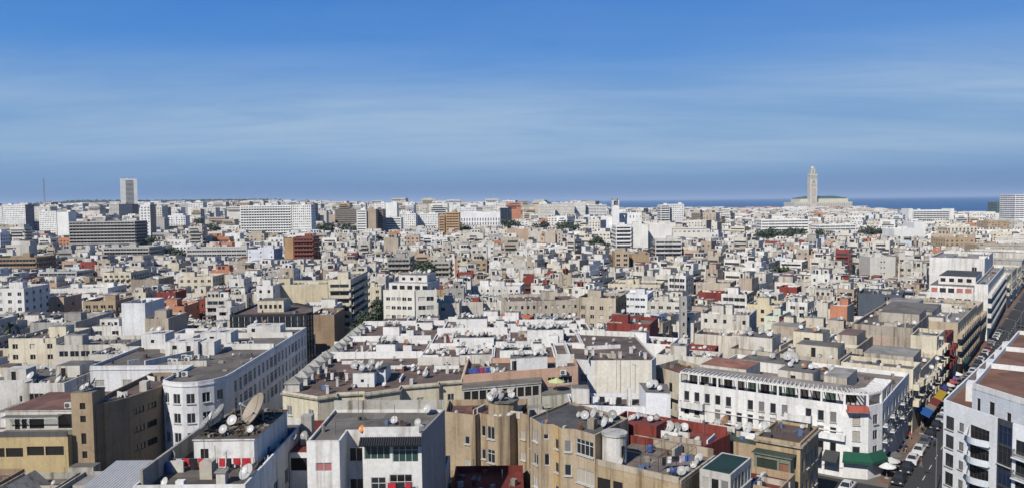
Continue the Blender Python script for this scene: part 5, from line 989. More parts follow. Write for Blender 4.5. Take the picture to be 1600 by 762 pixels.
# skyline, left to right
LM('white slab apartment tower at the far left of the skyline', 'the far-left white slab', -30, 5, 322, 980, 18, WHITE, LGREYR, 0, GRID)
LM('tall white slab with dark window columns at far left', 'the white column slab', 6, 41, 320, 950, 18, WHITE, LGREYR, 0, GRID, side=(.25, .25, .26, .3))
LM('white office tower pair left of the concrete frame', 'the white tower pair', 62, 89, 330, 900, 16, WHITE, LGREYR, 0, GRID); LM('white blank-sided tower left of the concrete frame', 'the blank-sided tower', 90, 108, 331, 880, 16, WHITE, LGREYR, 0, NONE)
LM('white block behind the tower pair on the left', 'the white rear block', 53, 80, 323, 1150, 18, OFFW, LGREYR, 0, GRID)
cf = LM('unfinished grey concrete-frame building with open dark floors', 'the concrete frame building', 108, 211, 346, 640, 22, (.38, .365, .34, .8), GREYR, 0, dict(n='band', pitch=3.4, h=2.0, sh=3.15, top=1.1, mu=.2, style='dark', balc=('solid', 1.2, 'all', ()), bdrop=2.55), huts=3, rdepth=.9)
LM('stepped concrete block before the concrete frame', 'the stepped concrete block', 160, 232, 386, 520, 20, (.42, .41, .38, .7), LGREYR, 0, BANDB, huts=2)
LM('long grey shed with strip windows left of centre', 'the long grey shed', 290, 385, 388, 500, 22, (.45, .44, .42, .7), LGREYR, 0, dict(n='band', pitch=4, h=1.3, sh=3.2, style='dark'), huts=2)
tw = LM('tall pale office tower with gridded front standing above the hills', 'the tall pale tower', 191, 217, 279, 1680, 22, (.74, .72, .67, .2), LGREYR, 28, dict(n=8, w=2.6, h=2.3, sh=3.4, top=5, mu=10, mu2=7, rows=40, style='dark'), huts=1, cat='tower', name='tower')
m = MB()
for i in range(5): x, y = tw['fr'](6 + i * 5, 10); m.tube((x, y, tw['z1']), (x, y, tw['z1'] + U(4, 9)), .35, .1, col=(.3, .3, .3))
part(tw, 'antenna', m, METAL)
LM('dark blue glass block at the foot of the tall tower', 'the dark blue glass block', 187, 208, 319, 1500, 25, (.05, .07, .12, .2), GREYR, 0, dict(n='auto', pitch=3.4, w=3, h=2.6, sh=3.4, top=1, mu=.4, style='dark'), cat='office building', name='office_building'); LM('pale office block left of the dark blue glass', 'the pale office block', 172, 187, 319, 1520, 25, OFFW, GREYR, 0, BAND, cat='office building', name='office_building')
LM('long white hotel slab with rows of balconies on the left skyline', 'the long white hotel', 376, 456, 321, 720, 14, (.74, .73, .70, .35), LGREYR, 0, dict(n='auto', pitch=3.0, w=2.2, h=1.7, sh=3.0, top=1.4, style='dark', balc=('solid', .8, 'all', ())), huts=3)
LM('right end of the long white hotel with window columns', 'the hotel end block', 457, 487, 320, 716, 16, (.74, .73, .70, .35), LGREYR, 0, GRID, huts=2)
LM('dark slim block right of the long hotel', 'the dark slim block', 478, 491, 318, 860, 20, (.3, .29, .28, .4), GREYR, 0, GRID)
LM('red and tan apartment tower with dark red balconies', 'the red tan tower', 458, 489, 370, 470, 15, (.24, .075, .05, .4), GREYR, 0, dict(n='band', pitch=4, h=1.5, sh=3.1, style='dark', balc=('solid', 1, 'all', ()))); LM('tan flank of the red apartment tower', 'the tan flank', 444, 457.5, 372, 472, 14, (.45, .29, .15, .3), GREYR, 0, NONE, huts=0)
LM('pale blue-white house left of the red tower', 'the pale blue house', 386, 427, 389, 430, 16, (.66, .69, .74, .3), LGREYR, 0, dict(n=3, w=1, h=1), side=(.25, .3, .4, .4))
LM('brown hangar-like hall on the skyline left of centre', 'the brown hall', 524, 558, 327, 1000, 25, (.25, .22, .18, .5), GREYR, 0, BAND, cat='hall', name='hall')
LM('white and brown tower left of centre skyline', 'the white brown tower', 558, 573, 328, 760, 18, WHITE, LGREYR, 0, BAND); LM('brown flank of the white tower left of centre', 'the brown flank tower', 573, 588, 327, 762, 18, (.36, .29, .22, .4), LGREYR, 0, NONE); LM('dark sided tower right of the brown flank', 'the dark-sided tower', 588.5, 599, 327, 775, 18, (.2, .18, .16, .4), LGREYR, 0, BAND)
LM('white twin skyline block left of centre', 'the white twin block', 585, 602, 317, 1100, 20, WHITE, LGREYR, 0, GRID); LM('white blank skyline tower with grey side', 'the blank skyline tower', 603, 621, 317, 1080, 18, WHITE, LGREYR, 0, NONE)
LM('white offices with curved balcony floors on the skyline', 'the curved-floor offices', 600, 627, 340, 800, 18, WHITE, LGREYR, 0, BAND); LM('white gridded flats on the skyline left of centre', 'the white gridded flats', 628, 650, 334, 830, 18, WHITE, LGREYR, 0, GRID); LM('white pale flats right of the gridded ones', 'the white pale flats', 652, 685, 334, 850, 18, WHITE, LGREYR, 0, GRID, huts=3)
LM('brown-orange apartment tower pair on the skyline', 'the brown-orange towers', 697, 718, 332, 740, 18, (.47, .31, .17, .4), LGREYR, 0, BAND); LM('left brown-orange tower on the skyline', 'the left brown-orange tower', 686, 695, 337, 742, 16, (.45, .29, .16, .4), LGREYR, 0, BAND)
cg = LM('large white building with arcaded front on the skyline', 'the white arcaded building', 720, 782, 332, 900, 30, (.76, .75, .73, .3), WHR, 0, dict(n='auto', pitch=3.5, w=1.4, h=4, sh=6, top=8, style='dark'), huts=3); LM('white rear part of the arcaded building', 'the white arcade rear', 716, 745, 324, 960, 20, WHITE, WHR, 0, GRID)
LM('dark navy glass cube on the skyline at centre', 'the navy glass cube', 782, 800, 325, 1000, 25, (.02, .035, .075, .2), GREYR, 0, dict(n='auto', pitch=3.4, w=3, h=2.4, sh=3.2, top=1, mu=.4, style='dark'), cat='office building', name='office_building')
LM('white church nave with clerestory beside its tall tower', 'the white church nave', 962, 1003, 333, 760, 30, (.76, .75, .72, .3), WHR, 0, dict(n=8, w=1, h=3, top=3, rows=1), huts=0, cat='church', name='church'); LM('white windowless church aisle left of the tower', 'the white church aisle', 924, 957, 339, 750, 30, (.76, .75, .73, .3), WHR, 0, NONE, huts=0, cat='church', name='church')
ct = LM('tall slim white church tower with open belfry top', 'the church tower', 957.5, 968, 321, 745, 7, (.76, .75, .72, .3), WHR, 0, dict(n=0), huts=0, cat='church tower', name='church_tower')
m = MB(); f = ct['fr']; w_ = ct['w']
for u, v in ((.6, .6), (w_ - .6, .6), (.6, 6.4), (w_ - .6, 6.4)): x, y = f(u, v); m.box(x, y, ct['z1'] - .4, 1.2, 1.2, 6.2, 0, (.7, .68, .62))
x, y = f(w_ / 2, 3.5); m.box(x, y, ct['z1'] + 5.8, w_ + .6, 7.6, 1.0, 0, (.35, .32, .27)); m.box(x, y, ct['z1'], 2.2, 2.2, 4, 0, (.2, .17, .13)); part(ct, 'belfry', m)
LM('white apartment slab with balconies on its narrow front, centre right', 'the balcony-fronted slab', 962.5, 987, 352, 520, 20, (.72, .71, .68, .4), LGREYR, 0, dict(n='band', pitch=9, h=1.7, sh=3.2, style='dark', balc=('solid', .9, 'all', ()))); LM('broad blank white flank of the slab, centre right', 'the broad blank flank', 987.5, 1013, 351, 522, 20, (.70, .685, .64, .5), LGREYR, 0, NONE); LM('second blank white flank right of the slab', 'the second blank flank', 1015, 1050, 350, 535, 20, (.72, .70, .66, .5), LGREYR, 0, NONE)
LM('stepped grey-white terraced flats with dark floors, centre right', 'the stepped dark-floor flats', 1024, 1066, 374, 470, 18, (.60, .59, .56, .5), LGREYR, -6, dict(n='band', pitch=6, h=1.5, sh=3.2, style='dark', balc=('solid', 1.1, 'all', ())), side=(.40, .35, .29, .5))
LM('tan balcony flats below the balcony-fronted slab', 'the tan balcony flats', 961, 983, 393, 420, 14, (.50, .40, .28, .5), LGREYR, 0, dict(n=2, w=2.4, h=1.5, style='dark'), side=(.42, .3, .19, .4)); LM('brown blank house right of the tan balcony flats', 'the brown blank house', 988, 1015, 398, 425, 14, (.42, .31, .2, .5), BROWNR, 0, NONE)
LM('white round-fronted hotel with balconies on the skyline', 'the round-fronted hotel', 1033, 1047, 320, 860, 20, WHITE, LGREYR, 0, BANDB); LM('white hotel wing with square windows on the skyline', 'the square-window hotel', 1048, 1069, 319, 865, 20, (.76, .75, .72, .3), LGREYR, 0, GRID)
LM('white slab towers of the centre skyline, tallest', 'the tallest centre slab', 899, 915, 316, 1250, 20, WHITE, LGREYR, 0, GRID); LM('white skyline flats left of the tallest centre slab', 'the left centre flats', 842, 866, 319, 1200, 20, OFFW, LGREYR, 0, GRID, huts=3); LM('pale skyline flats with grey flank at centre', 'the pale grey-flank flats', 868, 897, 317, 1230, 20, OFFW, LGREYR, 0, GRID, huts=3); LM('white broad skyline flats right of the tallest slab', 'the broad centre flats', 917, 948, 320, 1260, 22, WHITE, LGREYR, 0, BAND, huts=2)
LM('beige tower flats with dark slot, centre', 'the beige slot flats', 852, 868, 363, 560, 14, BEIGE, LGREYR, 0, NONE); LM('beige right half of the slotted flats, centre', 'the beige slot right half', 870, 879, 362, 562, 14, BEIGE, LGREYR, 0, dict(n=1, w=1, h=1.2))
LM('long white market hall with grey roof behind the stepped flats', 'the white market hall', 1052, 1110, 358, 640, 40, OFFW, (.22, .22, .23, .7), -6, dict(n='auto', pitch=4, w=2.4, h=1.2, rows=1), huts=0, cat='hall', name='hall')
LM('white curved office block with strip windows at right', 'the white curved offices', 1190, 1264, 343, 800, 20, WHITE, WHR, -3, dict(n='band', pitch=8, h=1.4, sh=3.6, style='dark'), huts=2); LM('white office row right of the curved offices', 'the white office row', 1281, 1338, 351, 780, 20, WHITE, WHR, 4, dict(n='band', pitch=6, h=1.4, sh=3.4, style='dark'), huts=2)
LM('long white hotel with end walls and dark floors before the sea', 'the long seaside hotel', 1427, 1484, 328, 1150, 20, (.74, .73, .71, .3), WHR, 0, dict(n='band', pitch=6, h=1.8, sh=3.4, top=3, style='dark'), huts=1); LM('white left end wall of the seaside hotel', 'the left hotel end wall', 1420, 1426.6, 326, 1148, 22, WHITE, WHR, 0, NONE, huts=0); LM('white right end wall of the seaside hotel', 'the right hotel end wall', 1484.4, 1491, 326, 1148, 22, WHITE, WHR, 0, NONE, huts=0)
LM('blank white cube pair in the right middle distance, left cube', 'the left white cube', 1398, 1436, 357, 620, 20, WHITE, WHR, 0, NONE); LM('taller blank white cube at right', 'the taller white cube', 1429, 1447, 347, 640, 18, WHITE, WHR, 0, NONE, huts=0)
LM('tall white curved tower cut by the right edge', 'the right-edge tower', 1586, 1640, 304, 950, 30, (.76, .75, .74, .3), LGREYR, 0, BAND); LM('green glass office by the right-edge tower', 'the green glass office', 1558, 1581, 316, 1250, 25, (.12, .2, .2, .2), LGREYR, 0, BAND, cat='office building', name='office_building'); LM('dark block behind the right-edge tower', 'the dark right-edge block', 1577, 1590, 322, 980, 20, (.07, .07, .08, .3), GREYR, 0, NONE)
LM('tan brick block with tower stub at right', 'the tan brick block', 1478, 1523, 372, 520, 18, TAN, LGREYR, 0, W2W); LM('tan flat block on the right', 'the tan flat block', 1545, 1578, 345, 800, 20, TAN, LGREYR, 0, W2W); LM('beige long block at right before the tall white wall', 'the beige long block', 1529, 1575, 382, 480, 14, (.45, .35, .24, .5), LGREYR, 0, NONE); LM('cream arcade building at right', 'the cream arcade building', 1481, 1528, 354, 760, 18, CREAM, WHR, 0, dict(n=8, w=2, h=2.4, rows=2, style='dark'))
# radio mast
rm_ = MB(); X = XAT(72, 1700); g = ground_z(X, 1700)
for i in range(12):
    z0, z1 = g + i * 8, g + i * 8 + 8; w0, w1 = 3.2 - i * .22, 3.2 - (i + 1) * .22
    for a in range(3):
        q0 = (X + w0 * math.cos(a * 2.094), 1700 + w0 * math.sin(a * 2.094), z0); q1 = (X + w1 * math.cos(a * 2.094), 1700 + w1 * math.sin(a * 2.094), z1); q2 = (X + w1 * math.cos(a * 2.094 + 2.094), 1700 + w1 * math.sin(a * 2.094 + 2.094), z1)
        rm_.tube(q0, q1, .2, n=4, col=(.32, .2, .19)); rm_.tube(q0, q2, .12, n=4, col=(.3, .25, .25))
tag(rm_.build('radio_mast', METAL), 'slim lattice radio mast on the far left skyline', 'mast')
# the great mosque by the sea
MQ = bpy.data.objects.new('mosque', None); COL.objects.link(MQ); MX, MY = XAT(1269, 3800), 3800.; MQ.location = (MX, MY, 0); tag(MQ, 'great pale mosque with tall square minaret and green roof beside the sea', 'mosque')
ST = (.66, .60, .49, .3); O = (MX, MY, 0)
m = MB(); w0 = 17.5
m.box(MX, MY, 0, 2 * w0, 2 * w0, 158, 0, ST); m.box(MX, MY, 158, 2 * w0 + 3, 2 * w0 + 3, 4, 0, ST)
for i in range(8):
    for j in (-1, 1): m.box(MX + (-15.5 + i * 4.4), MY + j * 17.2, 162, 2.4, 2.4, 5, 0, ST); m.box(MX + j * 17.2, MY + (-15.5 + i * 4.4), 162, 2.4, 2.4, 5, 0, ST)
mo = m.build('minaret', PLASTER, MQ, O)
m = MB(); m.box(MX, MY, 162, 19, 19, 30, 0, ST); m.box(MX, MY, 192, 21.5, 21.5, 2.5, 0, ST); m.build('lantern', PLASTER, mo, O)
m = MB()
for k in range(8):
    a0, a1 = k / 8 * math.pi * .5, (k + 1) / 8 * math.pi * .5; m.cyl(MX, MY, 194.5 + 9 * math.sin(a0), 194.5 + 9 * math.sin(a1), 9 * math.cos(a0), max(.3, 9 * math.cos(a1)), 14, (.62, .57, .48, .3))
m.tube((MX, MY, 203), (MX, MY, 211), .8, .2, col=(.5, .42, .2)); m.build('dome', PLASTER, mo, O)
m = MB()
for z0, h_, w_, c in ((22, 26, 15, (.56, .48, .38)), (56, 40, 20, (.56, .47, .37)), (104, 12, 25, (.52, .45, .36)), (120, 14, 12, (.36, .31, .25)), (142, 13, 33, (.40, .45, .38))):
    m.box(MX, MY - w0 - .4, z0, w_, 1.0, h_, 0, (*c, .3))
    if h_ > 20: m.cyl(MX, MY - w0 - .3, 0, 0, .1, .1, 3, c)
m.box(MX, MY - 9.8, 168, 7, .8, 18, 0, (.4, .35, .28)); m.build('ornament_panel', PLASTER, mo, O)
m = MB(); hx0, hx1 = XAT(1240, 3800), XAT(1330, 3800); c_ = (hx0 + hx1) / 2; m.box(c_, MY + 60, -2, hx1 - hx0, 150, 30, 0, ST); m.box(c_ + 12, MY + 70, 28, (hx1 - hx0) * .84, 120, 16, 0, ST)
for i in range(26): m.box(hx0 + 6 + i * (hx1 - hx0 - 12) / 25, MY - 15.6, 3, 5, .8, 18, 0, (.45, .39, .31))
m.build('prayer_hall', PLASTER, MQ, O)
m = MB(); m.box(c_ + 12, MY + 70, 44, (hx1 - hx0) * .80, 112, 5, 0, (.05, .12, .08, .4)); m.box(c_ + 12, MY + 70, 49, (hx1 - hx0) * .76, 104, 9, 0, (.055, .125, .085, .4), taper=.55); m.build('green_roof', PAINT, MQ, O)
def merge(short_a, short_b, label=None):
    a = next(r for r in REG if r['short'] == short_a); b = next(r for r in REG if r['short'] == short_b)
    off = b['root'].location - a['root'].location
    for c in list(b['root'].children): c.parent = a['root']; c.location = c.location + off
    bpy.data.objects.remove(b['root']); REG.remove(b)
    for i, d in enumerate(DISH):
        if d[7] is b: DISH[i] = (*d[:7], a, d[8])
    if label: a['root']['label'] = label
for a, b, l in (('the art-deco corner building', 'the art-deco wing', None), ('the twin tower flats', 'the tower right half', 'twin pale tower flats with dark balcony slot and brown flank'),
    ('the long white hotel', 'the hotel end block', None), ('the red tan tower', 'the tan flank', 'dark red apartment tower with balconies and a tan flank'), ('the white brown tower', 'the brown flank tower', 'white tower with broad brown flank left of centre skyline'),
    ('the balcony-fronted slab', 'the broad blank flank', 'white apartment slab with balconied front and broad blank flanks, centre right'), ('the white church nave', 'the white church aisle', None), ('the long seaside hotel', 'the left hotel end wall', None), ('the long seaside hotel', 'the right hotel end wall', None),
    ('the beige slot flats', 'the beige slot right half', 'beige tower flats split by a dark slot, centre'), ('the white arcaded building', 'the white arcade rear', None), ('the white church nave', 'the church tower', 'white church with windowless aisle and tall slim belfry tower')):
    merge(a, b, l)

# ------------------------------------------------------------------ the rest of the town
NH = len(HEROES)
HB = [(min(p[0] for p in f), max(p[0] for p in f), min(p[1] for p in f), max(p[1] for p in f), f) for f in HEROES]
def clash(foot, m=.5):
    x0 = min(p[0] for p in foot) - m; x1 = max(p[0] for p in foot) + m; y0 = min(p[1] for p in foot) - m; y1 = max(p[1] for p in foot) + m
    cx = sum(p[0] for p in foot) / 4; cy = sum(p[1] for p in foot) / 4
    for a0, a1, b0, b1, f in HB:
        if a0 > x1 or a1 < x0 or b0 > y1 or b1 < y0: continue
        big = inset(f, -m)
        for i in range(4):
            p, q = foot[i], foot[(i + 1) % 4]
            if inside(big, *p) or inside(big, (p[0] + q[0]) / 2, (p[1] + q[1]) / 2): return True
        if inside(big, cx, cy): return True
        for p in f:
            if inside(foot, *p): return True
    return False
def in_street(foot):
    for p in foot + [((foot[0][0] + foot[2][0]) / 2, (foot[0][1] + foot[2][1]) / 2)]:
        s = (p[0] - P0[0]) * DV[0] + (p[1] - P0[1]) * DV[1]; t = (p[0] - P0[0]) * LV[0] + (p[1] - P0[1]) * LV[1]
        if s < 620 and TL_(s) - 10.4 < t < TL_(s) + .4: return True
        if -45.5 < s < -29 and t < 62: return True
        if -49.3 < p[0] < -36.7 and p[1] < 430: return True
    return False
LIM = []    # what each pointed-out building must keep visible: (px0, px1, Y, lowest allowed top)
for r in REG:
    pj = [proj(x, y, r['z1']) for x, y in r['foot']]; pb = [proj(x, y, r['z0'] + 2) for x, y in r['foot']]
    ys = min(p[1] for p in pj); yb = max(p[1] for p in pb)
    LIM.append((min(p[0] for p in pj) - 1, max(p[0] for p in pj) + 1, min(p[1] for p in r['foot']), max(p[1] for p in pj) + (r.get('show') or .5 * max(0, yb - max(p[1] for p in pj)))))
FT = [(1196, 362, 690), (1204, 363, 700), (1212, 361, 690), (1219, 364, 700), (1226, 363, 705), (1240, 360, 710), (1250, 361, 700), (1190, 366, 640), (1284, 363, 690), (1352, 360, 760), (1362, 359, 770), (1372, 360, 760), (494, 351, 790), (502, 353, 790), (512, 354, 780), (540, 353, 800), (550, 355, 790), (580, 352, 800), (590, 352, 800), (722, 352, 780), (729, 354, 770), (790, 346, 900), (798, 348, 880), (806, 347, 900), (842, 350, 850), (852, 348, 860), (880, 349, 800), (896, 352, 790), (936, 376, 540), (930, 377, 545), (268, 392, 560), (282, 396, 550), (64, 392, 560), (240, 372, 650), (1218, 428, 400), (420, 350, 850), (335, 352, 900), (310, 342, 1000)]
for px, py, Y in FT: LIM.append((px - 5, px + 5, Y, py + 9))
def cap_height(foot, z, g):
    pj = [proj(x, y, z) for x, y in foot]; a = min(p[0] for p in pj); b = max(p[0] for p in pj); Y = min(p[1] for p in foot); D = min(p[2] for p in pj)
    top = min(p[1] for p in pj)
    for l0, l1, lY, lim in LIM:
        if lY > Y and l1 > a and l0 < b and top < lim:
            z = min(z, z - (lim - top) * D / FPX); top = lim
    return max(z, g + 3.6)
WCOLS = [WHITE] * 10 + [OFFW] * 8 + [(.60, .57, .51, .8)] * 5 + [CREAM] * 3 + [BEIGE] * 4 + [TAN, GREY, GREY, PINKB, SALMON, PALEB, (.46, .38, .30, .7), (.56, .53, .47, .8), (.27, .06, .045, .5)]
RCOLS = [LGREYR, LGREYR, GREYR, GREYR, BROWNR, BROWNR, WHR, REDR, (.24, .20, .16, .9), TERRA]
parcels = []
def lots(f, u0, u1, v0, v1, test):
    """terraced blocks of lots in the frame f; test(x, y) says which frame owns the ground"""
    v = v0
    while v < v1:
        bd = U(14, 21); u = u0
        while u < u1:
            bw = U(38, 74); uu = u
            while uu < u + bw:
                w = U(5, 9.5)
                for k in (0, 1):
                    dpt = bd / 2 + U(-1.4, .0); va = v if k == 0 else v + bd - dpt
                    foot = [f(uu, va), f(uu + w - .15, va), f(uu + w - .15, va + dpt - .1), f(uu, va + dpt - .1)]
                    cx = sum(p[0] for p in foot) / 4; cy = sum(p[1] for p in foot) / 4
                    if cy < 112 or not test(cx, cy): continue
                    px, py, d = proj(cx, cy, 17)
                    if not -70 < px < 1670 or cy > 560: continue
                    if in_street(foot) or clash(foot): continue
                    parcels.append((cy, foot))
                uu += w
            u += bw + 5
        v += bd + 4.6
own_c = lambda x, y: x < (30 + (y - 134) * .30 if y < 186 else 8 + (y - 186) * .015)
lots(lambda u, v: (u, v), -420, 260, 112, 560, own_c)
lots(lambda u, v: RS(v, -u), -330, 330, -40, 620, lambda x, y: not own_c(x, y))
parcels.sort(key=lambda p: p[0])
def style():
    c = random.random()
    if c < .36: return dict(n='auto', pitch=U(2.6, 3.6), w=U(1.0, 1.5), h=U(1.1, 1.5), sh=U(2.9, 3.2), top=U(1.6, 2.2))
    if c < .60: return dict(n='auto', pitch=U(2.8, 3.8), w=U(1.8, 2.5), h=1.7, sh=3.1, style='dark', balc=('solid', 1, U(1.8, 2.6), ()))
    if c < .74: return dict(n='band', pitch=U(3, 6), h=U(1.2, 1.7), sh=3.1, top=1.6, style='dark', **({'balc': ('solid', 1.0, 'all', ()), 'bdrop': 2.5} if R() < .6 else {}))
    if c < .9: return dict(n='auto', pitch=U(4, 6), w=U(.9, 1.3), h=1.2, sh=3.1, top=U(2, 3), rows=CH(1, 2, 5))
    return None
GEN = []
for cy, foot in parcels[:300]:
    z = U(13.5, 19.5) if cy < 230 else U(12.5, 21.5)
    if R() < .07: z += U(1, 4)
    z = cap_height(foot, z, GZ); col0 = CH(*WCOLS); col = (*col0[:3], U(.45, 1)); wc = None
    if R() < .3: wc = {CH(0, 1, 3): CH(BEIGE, TAN, GREY, CREAM, OFFW, (.40, .30, .2, .6))}
    r = building('town_house', None, 'house', foot, z, col=col, roof=CH(*RCOLS), par=U(.35, .9), dflt=style(), near=False, wallcols=wc, depth=U(.18, .35), fine=.8, group='flat-roofed houses of the town')
    fr = lambda u, v: (foot[0][0] + (foot[1][0] - foot[0][0]) * u + (foot[3][0] - foot[0][0]) * v, foot[0][1] + (foot[1][1] - foot[0][1]) * u + (foot[3][1] - foot[0][1]) * v)
    if R() < .55 and z > 13:       # a partial upper storey set back on the roof
        e = CH(0, .35, .5); uu, vv = (U(.02, .3), U(.15, .4)); w_ = U(.45, .68); ww_ = math.dist(foot[0], foot[1]) * w_; hs = U(2.0, 2.5); zz0 = r['zd']
        k_ = CH(0, 1, 2, 3); wn = [(ww_ * (i + .5) / max(1, k_) - .45, ww_ * (i + .5) / max(1, k_) + .45, zz0 + .7, zz0 + 1.65) for i in range(k_)]
        zt = hut(r, rect(fr, uu, uu + w_, vv, .97), hs, col=CH(col, col, OFFW, WHITE), roof=CH(LGREYR, WHR, GREYR, BROWNR), fac={0: wn}, name='upper_storey')
        dishes(r, [(*fr(uu + U(.05, w_ - .05), U(vv + .05, .9)), U(.34, .5)) for _ in range(CH(0, 2, 4, 6))], z=zt, where='top storey')
    for _ in range(CH(1, 1, 2, 2, 3)):
        u, v, wu, wv = U(.03, .62), U(.03, .62), U(.2, .36), U(.15, .32)
        hc = CH(col, WHITE, WHITE, OFFW, CREAM, (.27, .06, .045, .5)) if R() < .6 else col
        if z > 12:
            zz = hut(r, rect(fr, u, u + wu, v, v + wv), U(1.6, 2.3), col=hc, roof=CH(LGREYR, WHR, GREYR), door=(0, .3) if R() < .5 else None)
            if R() < .6: dishes(r, [(*fr(u + U(.02, wu - .02), v + U(.02, wv - .02)), U(.36, .55)) for _ in range(CH(2, 3, 4, 6))], z=zz, where='hut')
    dishes(r, scatter(foot, CH(4, 6, 8, 11) if cy < 300 else CH(2, 4, 7), .4), r=(.30, .46))
    for q in scatter(foot, CH(0, 1, 1, 2), .8): chimney(r, *q, U(.7, 1.3), .38, col)
    jm = MB()
    for q in scatter(foot, CH(4, 8, 14), .5):
        k_ = R(); jc = CH((.5, .48, .44, .8), (.12, .1, .09, .8), (.3, .27, .23, .9), (.2, .1, .06, .8), (.6, .59, .56, .6), (.06, .06, .06, .5))
        if k_ < .5: jm.box(*q, r['zd'], U(.3, 1.2), U(.2, .8), U(.2, 1.1), U(0, 3), jc)
        elif k_ < .8: jm.box(*q, r['zd'], U(1.5, 4), .18, U(.7, 1.3), math.atan2(foot[1][1] - foot[0][1], foot[1][0] - foot[0][0]) + CH(0, 1.571), CH(col, OFFW, (.5, .46, .4, .9)))
        else: jm.tube((*q, r['zd']), (*q, r['zd'] + U(1.5, 3.5)), .035, n=4, col=(.15, .14, .13))
    if jm.f: tag(part(r, 'roof_clutter', jm), kind='stuff')
    if R() < .35:
        m = MB(); q = scatter(foot, 1, 2)
        if q:
            q = q[0]; an = math.atan2(foot[1][1] - foot[0][1], foot[1][0] - foot[0][0]); w_, d_ = U(2, 4), U(2, 3.5)
            for a in (-1, 1):
                for b in (-1, 1): m.box(q[0] + a * w_ / 2 * math.cos(an) - b * d_ / 2 * math.sin(an), q[1] + a * w_ / 2 * math.sin(an) + b * d_ / 2 * math.cos(an), r['zd'], .12, .12, 2.1, an, (.3, .28, .25))
            m.box(q[0], q[1], r['zd'] + 2.1, w_ + .3, d_ + .3, .09, an, CH((.35, .33, .3, .9), (.2, .1, .06, .9), (.45, .44, .42, .9), (.12, .12, .12, .9), (.09, .14, .3, .5))); part(r, 'lean_to', m, METAL)
    if R() < .25:
        q = scatter(foot, 1, 1.2)
        if q: TANKS.append((*q[0], r['zd'], r))
    r['col'] = col0; GEN.append(r)
